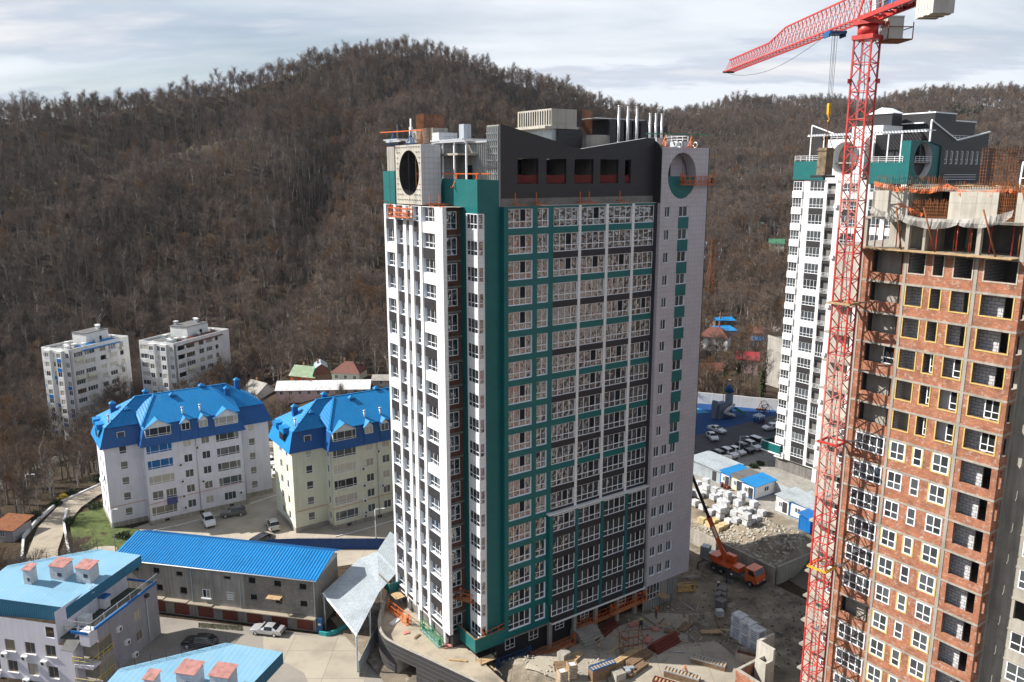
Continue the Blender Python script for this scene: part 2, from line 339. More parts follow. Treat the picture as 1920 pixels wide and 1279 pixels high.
def window(parent,fr,s,z,w,h,cols,inset=.12,split=False,name='window',**kw):
    F,rz=fr; fm,pm,jm=win_mesh(w,h,cols,**kw)
    o=link(name,fm,parent,F(s,-inset,z),rz)
    if split:
        for p in pm: link('pane',p,o)
    else: link('glazing',jm,o)
    return o
# ================================================================ terrain
def sm(x,a,b):
    t=np.clip((x-a)/(b-a),0,1); return t*t*(3-2*t)
def vnoise(x,y,seed):
    """smooth value noise, numpy"""
    xi=np.floor(x).astype(int); yi=np.floor(y).astype(int); fx=x-xi; fy=y-yi; fx=fx*fx*(3-2*fx); fy=fy*fy*(3-2*fy)
    def h(a,b):
        n=(a*374761393+b*668265263+seed*1274126177)&0x7fffffff; n=((n^(n>>13))*1103515245+12345)&0x7fffffff; return (n%10007)/10007.0
    return (h(xi,yi)*(1-fx)+h(xi+1,yi)*fx)*(1-fy)+(h(xi,yi+1)*(1-fx)+h(xi+1,yi+1)*fx)*fy
def fbm(x,y,seed,o=4):
    s=0;a=.5
    for k in range(o): s=s+a*(vnoise(x,y,seed+k)-.5); x=x*2.03+11; y=y*2.03+7; a*=.5
    return s
RP=np.array([(-700,215,480,250,-10),(-300,200,500,260,-12),(0,180,520,285,-18),(120,183,525,285,-18),(250,168,535,285,-17),(400,143,555,280,-12),(500,120,575,275,-6),(560,100,600,270,-3),(620,82,630,272,-2),(690,68,655,275,-1),(760,70,675,285,0),(830,76,700,295,0),(900,98,735,305,0),(960,127,765,315,0),(1050,153,810,330,-1),(1150,183,880,345,-3),(1240,203,985,350,-5),(1300,193,1050,345,-6),(1370,181,1075,340,-5),(1490,176,1090,340,-2),(1600,183,1100,340,0),(1660,172,1105,340,0),(1750,160,1110,340,0),(1850,159,1120,340,0),(1920,166,1130,340,0),(2200,190,1150,340,0),(2700,230,1150,340,0)],dtype=float)
RA=(RP[:,0]-960)/1525.0
def tan_el(py):
    b=(py-639.5)/FPX; return -(ST+b*CT)/(CT-b*ST)
TREE_H=12.0
RZ=H+RP[:,2]*tan_el(RP[:,1])-TREE_H
def znear(x,y):
    qx=x-ORG.x; qy=y-ORG.y; u=qx*DU.x+qy*DU.y; v=qx*DV.x+qy*DV.y
    z=-18*sm(v,98,168)*sm(-u,-48,18)
    z=z-9*sm(-u,46,92)*sm(v,20,60)*(1-sm(v,98,168))
    z=z-4.5*sm(u,128,175)
    return z
CP=np.array([(-900,360,360),(-300,345,365),(0,318,385),(93,288,395),(250,262,420),(393,222,462),(500,188,505),(571,152,550),(640,112,615),(690,70,655)],float)
CA=(CP[:,0]-960)/1525.0; CZ=H+CP[:,2]*tan_el(CP[:,1])-TREE_H
def height(x,y):
    x=np.asarray(x,float); y=np.asarray(y,float)
    yy=np.maximum(y,1.0); a=x/yy
    Yr=np.interp(a,RA,RP[:,2]); Yb=np.interp(a,RA,RP[:,3]); Zr=np.interp(a,RA,RZ); Zb=np.interp(a,RA,RP[:,4])
    spur=a<CA[-1]; Yc=np.where(spur,np.interp(a,CA,CP[:,2]),Yr); Zc=np.where(spur,np.interp(a,CA,CZ),Zr)
    t=np.clip((yy-Yb)/(Yc-Yb),0,1); s2=np.clip((yy-Yc)/np.maximum(Yr-Yc,1),0,1)*np.where(spur,1,0)
    ex=np.interp(a,[-.6,-.2,.1,.25,.5],[1.12,1.12,1.25,1.5,1.45])
    zn=znear(x,y); k=sm(yy,Yb*.80,Yb); zlow=zn*(1-k)+Zb*k
    bump=fbm(x/120,y/120,3,4)*40*np.sin(np.pi*t)+fbm(x/28,y/28,9,3)*5*sm(t,0,.1)*(1-sm(t,.9,1)*.6)
    gul=-14*np.exp(-((a+.27-.0005*(yy-350))/.03)**2)*np.sin(np.pi*t)
    dip=np.interp(a,[-.6,-.4,-.25,-.18],[42,34,14,0])
    z=zlow+(Zc-Zb)*np.power(t,ex)+bump+gul+(Zr-Zc)*s2-dip*np.sin(np.pi*np.power(s2,.75))
    over=np.maximum(yy-Yr,0); z=z-np.minimum(over*.35,Zr*.55)
    side=sm(np.abs(a),1.0,2.2); zz=np.where(y<1.5,0,z*(1-side))
    return zz
ra=[0,6,12,20]; r=20.0
while r<160: r+=4.0; ra.append(r)
while r<1200: r*=1.022; ra.append(r)
while r<9000: r*=1.12; ra.append(r)
aa=list(np.arange(-62,62.01,.55)); aa=[-180,-160,-140,-120,-105,-92,-84,-77,-70,-66]+aa+[66,70,77,84,92,105,120,140,160]
def ground_mesh():
    A=np.radians(np.array(aa)); Rr=np.array(ra[1:])
    X=np.sin(A)[:,None]*Rr[None,:]; Y=np.cos(A)[:,None]*Rr[None,:]
    Z=height(X,Y)-.03
    na,nr=X.shape
    verts=[(0,0,-.03)]+[tuple(p) for p in np.stack([X,Y,Z],-1).reshape(-1,3)]
    idx=lambda i,j:1+(i%na)*nr+j
    faces=[]
    for i in range(na):
        faces.append((0,idx(i+1,0),idx(i,0)))
        for j in range(nr-1): faces.append((idx(i,j),idx(i+1,j),idx(i+1,j+1),idx(i,j+1)))
    me=bpy.data.meshes.new('ground'); me.from_pydata(verts,[],faces); me.update()
    for p in me.polygons: p.use_smooth=True
    return me
def ground_mat():
    m=bpy.data.materials.new('forest_floor'); m.use_nodes=True; nt=m.node_tree; L=nt.links.new; b=nt.nodes['Principled BSDF']; b.inputs['Roughness'].default_value=.95; b.inputs['Specular IOR Level'].default_value=.1
    geo=N(nt,'ShaderNodeNewGeometry')
    def nz(s,d=6,r=.6):
        n=N(nt,'ShaderNodeTexNoise'); n.inputs['Scale'].default_value=s; n.inputs['Detail'].default_value=d; n.inputs['Roughness'].default_value=r; L(geo.outputs['Position'],n.inputs['Vector']); return n.outputs[0]
    cr=N(nt,'ShaderNodeValToRGB'); e=cr.color_ramp.elements; e[0].position=.3; e[0].color=(.034,.025,.018,1); e[1].position=.7; e[1].color=(.095,.068,.046,1); L(nz(.09),cr.inputs[0])
    cg=N(nt,'ShaderNodeValToRGB'); e=cg.color_ramp.elements; e[0].position=.54; e[0].color=(0,0,0,1); e[1].position=.66; e[1].color=(1,1,1,1); L(nz(.05,4),cg.inputs[0])
    mx=N(nt,'ShaderNodeMix',data_type='RGBA'); fm=N(nt,'ShaderNodeMath',operation='MULTIPLY'); fm.inputs[1].default_value=.4; L(cg.outputs[0],fm.inputs[0]); L(fm.outputs[0],mx.inputs['Factor']); L(cr.outputs[0],mx.inputs['A']); mx.inputs['B'].default_value=(.060,.066,.024,1)
    m2=N(nt,'ShaderNodeMix',data_type='RGBA',blend_type='MULTIPLY'); m2.inputs['Factor'].default_value=.8; mr=N(nt,'ShaderNodeMapRange'); mr.inputs[1].default_value=.3; mr.inputs[2].default_value=.7; mr.inputs[3].default_value=.45; mr.inputs[4].default_value=1.3; L(nz(1.4,5,.7),mr.inputs[0]); L(mx.outputs['Result'],m2.inputs['A']); L(mr.outputs[0],m2.inputs['B'])
    L(m2.outputs['Result'],b.inputs['Base Color'])
    bp=N(nt,'ShaderNodeBump'); bp.inputs['Strength'].default_value=.8; bp.inputs['Distance'].default_value=.4; L(nz(1.0,6,.7),bp.inputs['Height']); L(bp.outputs[0],b.inputs['Normal'])
    MATS['forest_floor']=m; return m
gme=ground_mesh(); gme.materials.append(ground_mat())
ground=struct(link('ground',gme)); 
def hz(x,y): return float(height(np.array([x]),np.array([y]))[0])
def on_ground(px,py,it=30):
    """walk a photo ray down to the terrain"""
    d=ray(px,py); t=40.0
    for k in range(6000):
        p=Vector((0,0,H))+d*t
        if p.z<=hz(p.x,p.y): return p
        t+=max(.4,(p.z-hz(p.x,p.y))*.35)
        if t>3000: break
    return p
# ---------------------------------------------------------------- paved and dirt areas
mat('dirt_yard',(.235,.195,.145),.95,.35,.3,bump=.8,bscale=2.2,fine=.35,c2=(.095,.08,.062),patch=((.36,.33,.27),.35,.52,.66,.8))
mat('dirt_dark',(.17,.145,.11),.95,.35,.3,bump=.8,bscale=2.5,fine=.35)
mat('asphalt',(.27,.245,.215),.92,.14,.25,bump=.25,bscale=14,fine=.12)
mat('road_concrete',(.38,.34,.275),.92,.14,.3,bump=.15,bscale=10,fine=.12,grid=(6,6,.03,(.2,.18,.15),0,.08))
mat('court_concrete',(.42,.37,.30),.92,.12,.3,bump=.15,bscale=10,fine=.1,grid=(5,5,.03,(.25,.22,.18),0,.06))
mat('path_earth',(.36,.31,.24),.95,.2,.5,bump=.3,bscale=6,fine=.2)
mat('paver',(.36,.34,.31),.9,.14,.4,grid=(.42,.42,.02,(.2,.19,.17),.5,.25))
mat('asphalt_dark',(.085,.085,.09),.9,.15,.4,fine=.1)
mat('rubber_blue',(.008,.055,.18),.85,.12,.5)
mat('rubber_sky',(.05,.30,.55),.85,.12,.5)
mat('grass',(.095,.125,.035),.95,.35,1.2,bump=.6,bscale=9,fine=.3)
mat('kerb',(.55,.53,.49),.9,.12,1)
def sheet(name,pts,z,m,kind='structure',sub=None,amp=0.0,seed=5):
    """flat polygon (world xy) triangulated on a grid when bumps are wanted"""
    bm=bmesh.new(); vs=[bm.verts.new((p[0],p[1],z)) for p in pts]; f=bm.faces.new(vs)
    if f.normal.z<0: f.normal_flip()
    bm.normal_update()
    if f.normal.z<0: bmesh.ops.reverse_faces(bm,faces=[f])
    bmesh.ops.triangulate(bm,faces=bm.faces[:])
    if sub:
        for k in range(sub): bmesh.ops.subdivide_edges(bm,edges=bm.edges[:],cuts=1,use_grid_fill=True)
        for v in bm.verts: v.co.z+=amp*float(fbm(np.array([v.co.x/3]),np.array([v.co.y/3]),seed,3)[0])
    me=bpy.data.meshes.new(name); bm.to_mesh(me); bm.free(); me.materials.append(MATS[m]); uvl=me.uv_layers.new(name='UVMap')
    for l in me.loops: c=me.vertices[l.vertex_index].co; uvl.data[l.index].uv=(c.x,c.y)
    o=link(name,me)
    if kind: o['kind']=kind
    return o
def Sxy(L): return [(S(u,v).x,S(u,v).y) for u,v in L]
def Pxy(L,z=0.0): return [(gz(x,y,z).x,gz(x,y,z).y) for x,y in L]
# heightfield patches in tower coordinates
def patch(name,u0,u1,v0,v1,fz,m,step=.8,kind='structure'):
    nu=int((u1-u0)/step)+1; nv=int((v1-v0)/step)+1
    us=np.linspace(u0,u1,nu); vs_=np.linspace(v0,v1,nv); U,Vv=np.meshgrid(us,vs_,indexing='ij'); Z=fz(U,Vv)
    verts=[]; faces=[]
    for i in range(nu):
        for j in range(nv):
            p=S(us[i],vs_[j],float(Z[i,j])); verts.append(tuple(p))
    for i in range(nu-1):
        for j in range(nv-1): faces.append((i*nv+j,(i+1)*nv+j,(i+1)*nv+j+1,i*nv+j+1))
    me=bpy.data.meshes.new(name); me.from_pydata(verts,[],faces); me.materials.append(MATS[m]); me.update()
    for p in me.polygons: p.use_smooth=True
    uvl=me.uv_layers.new(name='UVMap')
    for l in me.loops: c=me.vertices[l.vertex_index].co; uvl.data[l.index].uv=(c.x,c.y)
    o=link(name,me); o['kind']=kind; return o
def yz(U,V): return 3.25*sm(-.8-.508*U-V,-3.2,3.0)*sm(U,-3.5,.5)
def yzf(u,v): return float(yz(np.array(u),np.array(v)))
def yardpt(u,v,dz=0.0):
    """the photo ray through (u,v) on the low datum, met with the sloping yard"""
    C=Vector((0,0,H)); P=S(u,v,0); lo,hi=.90,1.0
    for k in range(24):
        m_=(lo+hi)/2; q=C+(P-C)*m_; a_,b_=uv_of(q)
        if q.z>yzf(a_,b_): lo=m_
        else: hi=m_
    q=C+(P-C)*lo; q.z+=dz; return q
yard=patch('yard_ground',-14,46.6,-48,24,lambda U,V:yz(U,V)+np.maximum(.02,.14+.6*fbm(U/5,V/5,21,4)+.16*fbm(U/1.3,V/1.3,33,3)),'dirt_yard',.55)
yard_slab=sheet('yard_concrete_apron',[tuple(yardpt(u,v).xy) for u,v in ((2,-1.6),(5,-9),(10,-15.5),(17,-21),(26,-17),(24,-9),(29,-4.5),(25,-1.2),(10,-1.2))],0,'road_concrete',sub=4,amp=.05)
for v_ in yard_slab.data.vertices: a_,b_=uv_of(v_.co); v_.co.z+=yzf(a_,b_)+.36
bank=patch('yard_bank',49.5,60.3,-52,-6.1,lambda U,V:.05+4.6*sm(U,50.5,60)+.5*fbm(U/3,V/3,61,3),'dirt_dark',.7)
terr=patch('terrace_dirt',46.9,60.2,-5.6,30,lambda U,V:np.minimum(2.35+2.38*sm(U+1.5*fbm(U/4,V/4,44,3)*4,49.5,56)+.9*fbm(U/3.2,V/3.2,51,4)*(1-sm(U,56,59.5)),2.75+.7*(V+5.6)+.8*sm(U,58,60.2)*2.4),'dirt_yard',.5)
plaza=struct(MB().mat('paver').prism([(60,-60),(124,-60),(124,28),(60,28)],-3,4.72).build('plaza',None,S(0,0),ANG))
park=struct(MB().mat('asphalt_dark').prism([(60,28.001),(124,28.001),(113.3,42),(60,42)],-3,4.70).build('parking_asphalt',None,S(0,0),ANG))
play=struct(MB().mat('rubber_blue').prism([(60,42.001),(113.3,42.001),(112.2,44),(96.2,66.5),(92,70),(60,70)],-3,4.71).build('playground_surface',None,S(0,0),ANG))
# left side: road, courtyard, path
road=sheet('service_road',Pxy([(150,1140),(330,1160),(596,1190),(690,1178),(760,1262),(700,1330),(240,1330),(150,1260)]),.012,'asphalt')
apron=sheet('road_apron',Pxy([(493,1189),(598,1192),(664,1195),(690,1250),(668,1330),(600,1330),(570,1262),(515,1232),(494,1216)]),.02,'road_concrete')
court=sheet('courtyard',[(-72,125),(-30,119),(-14,124),(-14,140),(-40,150),(-40,180),(-60,182),(-55,150),(-70,132)],.012,'court_concrete')
def ribbon(name,pts,w,m,dz=.02,kind='structure'):
    """a path draped on the terrain"""
    verts=[];faces=[];P=[Vector((p[0],p[1],0)) for p in pts]; dense=[]
    for a,b in zip(P[:-1],P[1:]):
        n=max(2,int((b-a).length/2))
        dense+=[a.lerp(b,k/n) for k in range(n)]
    dense.append(P[-1])
    for k,p in enumerate(dense):
        d=(dense[min(k+1,len(dense)-1)]-dense[max(k-1,0)]).normalized(); nrm=Vector((-d.y,d.x,0))
        for j in range(5):
            q=p+nrm*w*(j/4-.5); verts.append((q.x,q.y,hz(q.x,q.y)+dz+(.05 if 0<j<4 else .02)))
    for k in range(len(dense)-1):
        for j in range(4): faces.append((k*5+j,(k+1)*5+j,(k+1)*5+j+1,k*5+j+1))
    me=bpy.data.meshes.new(name); me.from_pydata(verts,[],faces); me.materials.append(MATS[m]); me.update()
    if len(me.polygons) and me.polygons[0].normal.z<0: me.flip_normals()
    uvl=me.uv_layers.new(name='UVMap')
    for l in me.loops: c=me.vertices[l.vertex_index].co; uvl.data[l.index].uv=(c.x,c.y)
    o=link(name,me); o['kind']=kind; return o
path_pts=[on_ground(*p) for p in ((75,1100),(80,1040),(98,990),(130,955),(165,932),(215,905),(260,890))]
foot=ribbon('footpath',path_pts,4.6,'path_earth',.35)
valley=[on_ground(*p) for p in ((-60,960),(10,905),(60,880),(110,862),(180,850))]
vroad=ribbon('valley_road',valley,5.5,'road_concrete',.35)
# ================================================================ tower A: teal and white tower (local x = u, y = v)
FLR=3.0112; SILL0=5.23; NR=18
TA=thing('apartment_tower','tall teal and white apartment tower with round portals, orange cradles hanging on it','tower',S(0,0),ANG)
sill=[SILL0+FLR*i for i in range(NR)]                # i = 0 is the lowest row
WH=2.23
cols6=[(.61,4.06,4),(4.77,6.40,2),(7.15,10.95,4),(11.37,15.32,4),(15.77,19.71,4),(20.16,23.68,4)]
def towerA():
    T=TA; rr=random.Random(3)
    # ---- solid core
    c=MB().mat('concrete_dark'); c.box(.35,32.3,.35,18,4.16,58.5); c.box(.35,30.8,1.5,18,0,4.159); c.box(-5.6,.35,5.2,18,2.9,58.5); c.box(-2.7,.4,1.1,5.2,4.2,58.5); c.build('core',T)
    # ---- right face, teal zone with two window columns
    fr=FR(0); w=MB()
    ops=[(a,b,z,z+WH) for (a,b,n) in cols6[:2] for z in sill]
    facade(w,fr,0,7.15,4.4,58.9,ops,.28,'teal_panel','reveal_white')
    w.mat('teal_panel'); w.face([(0,0,4.4),(0,0,58.9),(0,.7,58.9),(0,.7,4.4)]); w.face([(-.0,0,4.4),(0,.35,4.4),(7.15,.35,4.4),(7.15,0,4.4)])
    w.mat('concrete'); w.face([(0,0,58.9),(7.15,0,58.9),(7.15,.7,58.9),(0,.7,58.9)])
    w.build('teal_wall',T)
    nsplit=0
    for (a,b,n) in cols6[:2]:
        for i,z in enumerate(sill):
            sp=i>=6
            window(T,fr,a,z,b-a,WH,n,inset=.22,fw=.09,split=sp,var=rr.randrange(7),dark=2 if (n==4 and rr.random()<.8) else None)
    # ---- window bands: piers and spandrels (each its own part)
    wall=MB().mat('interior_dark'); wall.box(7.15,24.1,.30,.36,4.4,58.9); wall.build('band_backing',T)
    piers=[(10.95,11.37),(15.32,15.77),(19.71,20.16)]
    for (a,b) in piers:
        MB().mat('white_panel').box(a,b,-.06,.3,19.95,58.9).build('pier',T)
        MB().mat('teal_panel').box(a,b,-.52,.3,4.4,19.75).build('pier',T)
    MB().mat('teal_panel').box(6.62,7.15,-.56,-.003,7.2,19.75).build('pier',T)
    MB().mat('white_panel').box(6.45,24.0,-.62,.28,19.75,19.95).build('ledge',T)
    MB().mat('dark_panel').box(23.68,24.1,-.12,.3,4.4,58.9).build('end_pier',T)
    MB().mat('white_panel').box(7.15,24.1,-.56,-.004,4.15,4.4).build('ledge',T)
    sp_cache={}
    for ci,(a,b,n) in enumerate(cols6[2:]):
        a2,b2=a,b
        for i,z in enumerate(sill):
            low=z<19; k=NR-1-i                       # k = row from the top
            zb=sill[i-1]+WH if i else 4.4
            m='spandrel_dark' if (low or k%2==1 or k>11) else 'teal_panel'
            key=(ci,m,low,i==0)
            if key not in sp_cache: sp_cache[key]=MB().mat(m).box(a2,b2,-.50 if low else -.02,.29,0,z-zb).mesh('spandrel')
            link('spandrel',sp_cache[key],T,(0,0,zb))
            yo=-.44 if low else 0.0
            fr2=FR(yo)
            window(T,fr2,a2+.02,z,b2-a2-.04,WH,n,inset=.14,fw=.09,split=(i>=11),var=rr.randrange(7),dark=2 if rr.random()<.55 else None)
        zt=sill[-1]+WH
        MB().mat('teal_panel').box(a2,b2,-.02,.29,zt,58.9).build('spandrel',T)
    # ---- white tiled end wall, proud
    frw=FR(-.6); w=MB(); opsW=[];wl=[]
    for i,z in enumerate(sill):
        z0=z+.58
        if z>24.5:
            opsW+=[(25.0,26.04,z0,z0+1.4),(27.59,29.34,z0,z0+1.42)]; wl+=[(25.0,z0,1.04,1.4,2),(27.59,z0,1.75,1.42,2)]
        else:
            for a in (24.62,26.2,27.85): opsW.append((a,a+1.12,z0,z0+1.5)); wl.append((a,z0,1.12,1.5,2))
    facade(w,frw,24.1,32.8,4.36,58.9,opsW,.34,'grey_tile','reveal_white')
    w.mat('grey_tile'); w.face([(24.1,-.6,4.36),(24.1,-.6,58.9),(24.1,.3,58.9),(24.1,.3,4.36)]); w.face([(24.1,-.6,4.36),(24.1,.4,4.36),(32.8,.4,4.36),(32.8,-.6,4.36)])
    w.mat('dark_panel'); w.face([(32.8,-.6,4.36),(32.8,18,4.36),(32.8,18,58.9),(32.8,-.6,58.9)])
    w.build('tiled_wall',T)
    MB().mat('dark_metal').box(32.8,33.05,-.5,-.2,25,66).build('hoist_rail',T)
    for (a,z,ww,hh,n) in wl: window(T,frw,a,z,ww,hh,n,inset=.22,name='small_window',tr=None,var=rr.randrange(5),gl='glass_flat')
    for i,z in enumerate(sill):
        if z>24.5: MB().mat('teal_panel').box(27.5,29.43,-.64,-.603,z-1.0,z+.54).build('accent_panel',T)
    # ---- corner column: teal walls at u=-3.1 / v=.7
    w=MB().mat('teal_panel'); bayz=[z+.1 for z in sill]
    w.face([(-3.1,.7,4.4),(0,.7,4.4),(0,.7,58.9),(-3.1,.7,58.9)])
    w.face([(-3.1,4.6,4.4),(-3.1,.7,4.4),(-3.1,.7,58.9),(-3.1,4.6,58.9)])
    w.build('corner_wall',T)
    for i,z in enumerate(sill):                      # wrap-around white bay, one box per storey
        zt=sill[i+1] if i<NR-1 else z+FLR-.6
        p=MB().mat('white_panel'); h0=z+1.72
        p.box(-3.30,-2.35,.48,2.95,z+1.75,zt) if i<NR-1 else None
        p.box(-3.30,-3.14,2.80,2.95,z,z+1.75); p.box(-2.47,-2.35,.48,.66,z,z+1.75)
        if i==0: p.box(-3.30,-2.35,.48,2.95,4.4,z-.002)
        p.build('bay_spandrel',T)
        window(T,FL(-3.22),-2.80,z+.002,2.30,1.745,3,inset=.0,name='bay_window',var=rr.randrange(5))
        window(T,FR(.56),-3.14,z+.002,.66,1.745,1,inset=.0,name='bay_side_window',var=rr.randrange(5))
    # ---- brick strip at v=4.5
    fr=FR(4.5); w=MB(); ops=[(-5.15,-3.62,z-.15,z+1.95) for z in sill]
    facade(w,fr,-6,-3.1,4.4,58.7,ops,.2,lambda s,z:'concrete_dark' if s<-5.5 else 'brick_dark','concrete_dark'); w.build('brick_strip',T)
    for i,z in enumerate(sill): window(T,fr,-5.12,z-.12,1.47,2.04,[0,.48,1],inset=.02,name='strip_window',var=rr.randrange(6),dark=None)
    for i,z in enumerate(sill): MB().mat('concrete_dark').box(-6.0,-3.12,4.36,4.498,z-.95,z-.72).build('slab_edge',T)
    # ---- left white face u=-6
    fr=FL(-6); w=MB(); Z0,Z1=5.14,58.85
    lcols=[(5.44,8.37,3,0.0),(9.24,10.65,2,1),(11.78,12.38,1,1),(13.4,15.06,2,1),(15.89,18.27,2,2)]
    ops=[]; wins=[]; spans=[]
    for ci,(va,vb,n,typ) in enumerate(lcols):
        for i,z in enumerate(sill):
            zz=z+.62
            if zz+1.75>Z1: continue
            ops.append((-vb,-va,zz,zz+1.75)); wins.append((-vb,zz,vb-va,1.75,n))
            if i>0 and (typ==1 or (i%2==(0 if ci==0 else 1)) or i<7): spans.append((-vb,-va,sill[i-1]+.62+1.75,zz))
        spans.append((-vb,-va,Z0+.2,SILL0+.62))
    facade(w,fr,-18.8,-3.6,Z0,Z1,ops,.42,'white_panel','reveal_white')
    w.mat('white_panel'); w.face([(-6,3.6,Z0),(-5.5,3.6,Z0),(-5.5,3.6,Z1),(-6,3.6,Z1)]); w.face([(-5.5,3.6,Z0),(-5.5,4.5,Z0),(-5.5,4.5,Z1),(-5.5,3.6,Z1)]); w.face([(-6,3.6,Z0),(-6,18.8,Z0),(-5.5,18.8,Z0),(-5.5,3.6,Z0)])
    w.mat('concrete'); w.face([(-6,3.6,Z1),(-3.1,3.6,Z1),(-3.1,18.8,Z1),(-6,18.8,Z1)])
    w.build('white_wall',T)
    for (s,z,ww,hh,n) in wins: window(T,fr,s,z,ww,hh,n,inset=.34,name='west_window',var=rr.randrange(6))
    for (a,b,c_,d) in spans:
        F=fr[0]; m=MB().mat('spandrel_dark'); x=F(a+.004,0.012,0)[0]; m.box(-6.012,-5.95,-(b-.004),-(a+.004),c_+.01,d-.01); m.build('west_spandrel',T)
    for (va,vb) in ((8.5,9.11),(10.78,11.65),(12.51,13.27),(15.19,15.76)): MB().mat('white_panel').box(-6.12,-6.002,va,vb,Z0,Z1).build('pilaster',T)
    # ---- base of the tower
    b=MB().mat('dark_panel'); b.box(-.8,24,1.2,1.4,0,4.38); b.mat('concrete'); b.box(-3.6,24.1,.0,1.2,4.1,4.148)
    b.build('recessed_base_wall',T)
    for a in (.8,4.6,9,13.4,20.3): 
        window(T,FR(1.2),a,1.9,1.5,1.6,2,inset=-.06,name='base_window')
    d=MB().mat('interior_dark').box(15.6,18.2,1.12,1.19,.2,3.6); d.build('doorway',T)
    for a in (7.2,11.4,15.2,19.2,22.6): MB().mat('concrete').box(a,a+.5,.1,.6,0,4.1).build('column',T)
    b=MB().mat('old_plaster'); facade(b,FR(.0),24.1,31.2,0,4.35,[(24.84,27.52,1.63,4.2)],.25,'old_plaster'); b.face([(31.2,0,0),(31.2,9,0),(31.2,9,4.35),(31.2,0,4.35)]); b.build('unclad_base_wall',T)
    for k in range(14): MB().mat('galvanised').box(24.3+k*.5,24.36+k*.5,-.07,-.003,.2,1.6 if 24.6<24.3+k*.5<27.6 else 4.3).build('cladding_rail',T)
    window(T,FR(0),24.86,1.65,2.64,2.53,4,inset=.06,name='base_window')
    b=MB().mat('dark_panel'); b.face([(-6+.5,3.7,0),(-6+.5,3.7,5.1),(-6+.5,18,5.1),(-6+.5,18,0)][::-1]); b.face([(-5.5,3.7,0),(-3.1,3.7,0),(-3.1,3.7,5.1),(-5.5,3.7,5.1)]); b.mat('white_panel')
    for v in (5,8.8,12,15.2,18): b.box(-5.99,-5.52,v-.22,v+.22,3.0,5.13)
    b.build('podium_base_wall',T)
    # ---- wrap-around balcony at the second floor
    b=MB().mat('teal_panel'); zb,zt=4.0,5.85
    b.box(-4.45,-.003,-.02,.13,zb,zt); b.box(-4.45,-4.30,.13,5.4,zb,zt); b.mat('wood_dark'); b.box(-4.48,-.01,-.05,.16,zt,zt+.05); b.box(-4.48,-4.27,.16,5.4,zt,zt+.05)
    b.mat('white_panel'); b.box(-5.0,-4.3,5.4,6.3,3.6,5.9); b.mat('concrete'); b.box(-4.3,-3.1,.13,5.4,zb,zb+.2); b.box(-3.1,-.003,.13,.69,zb,zb+.2)
    b.build('balcony',T)
    b=MB().mat('teal_panel'); b.box(-7.4,-7.3,18.0,21.6,4.8,6.2); b.box(-7.3,-4.4,18.0,18.12,4.8,6.2); b.mat('concrete'); b.box(-7.3,-4.4,18.12,21.6,4.8,5.0); b.mat('wood_dark'); b.box(-7.42,-7.28,17.98,21.6,6.2,6.25); b.build('balcony',T)
towerA()
def ring_wall(mb,F,s0,s1,z0,z1,cs,cz,rs,rz,depth,mfront,minner,n=40):
    """rectangular wall with an elliptical hole"""
    pts=[];k=n
    def edge(t):
        c,s_=math.cos(t),math.sin(t); hs=(s1-cs) if c>0 else (cs-s0); hz_=(z1-cz) if s_>0 else (cz-z0)
        q=min(hs/abs(c) if abs(c)>1e-9 else 1e9,hz_/abs(s_) if abs(s_)>1e-9 else 1e9); return cs+c*q,cz+s_*q
    angs=sorted([2*math.pi*i/n for i in range(n)]+[math.atan2(z-cz,s-cs)%(2*math.pi) for s in (s0,s1) for z in (z0,z1)])
    for a,b in zip(angs,angs[1:]+[angs[0]+2*math.pi]):
        if b-a<1e-5: continue
        ea,eb=edge(a),edge(b); ia=(cs+rs*math.cos(a),cz+rz*math.sin(a)); ib=(cs+rs*math.cos(b),cz+rz*math.sin(b))
        mb.mat(mfront); mb.face([F(ia[0],0,ia[1]),F(ea[0],0,ea[1]),F(eb[0],0,eb[1]),F(ib[0],0,ib[1])])
        mb.mat(minner); mb.face([F(ia[0],0,ia[1]),F(ib[0],0,ib[1]),F(ib[0],-depth,ib[1]),F(ia[0],-depth,ia[1])])
        mb.mat(mfront); mb.face([F(ia[0],-depth,ia[1]),F(ib[0],-depth,ib[1]),F(eb[0],-depth,eb[1]),F(ea[0],-depth,ea[1])])
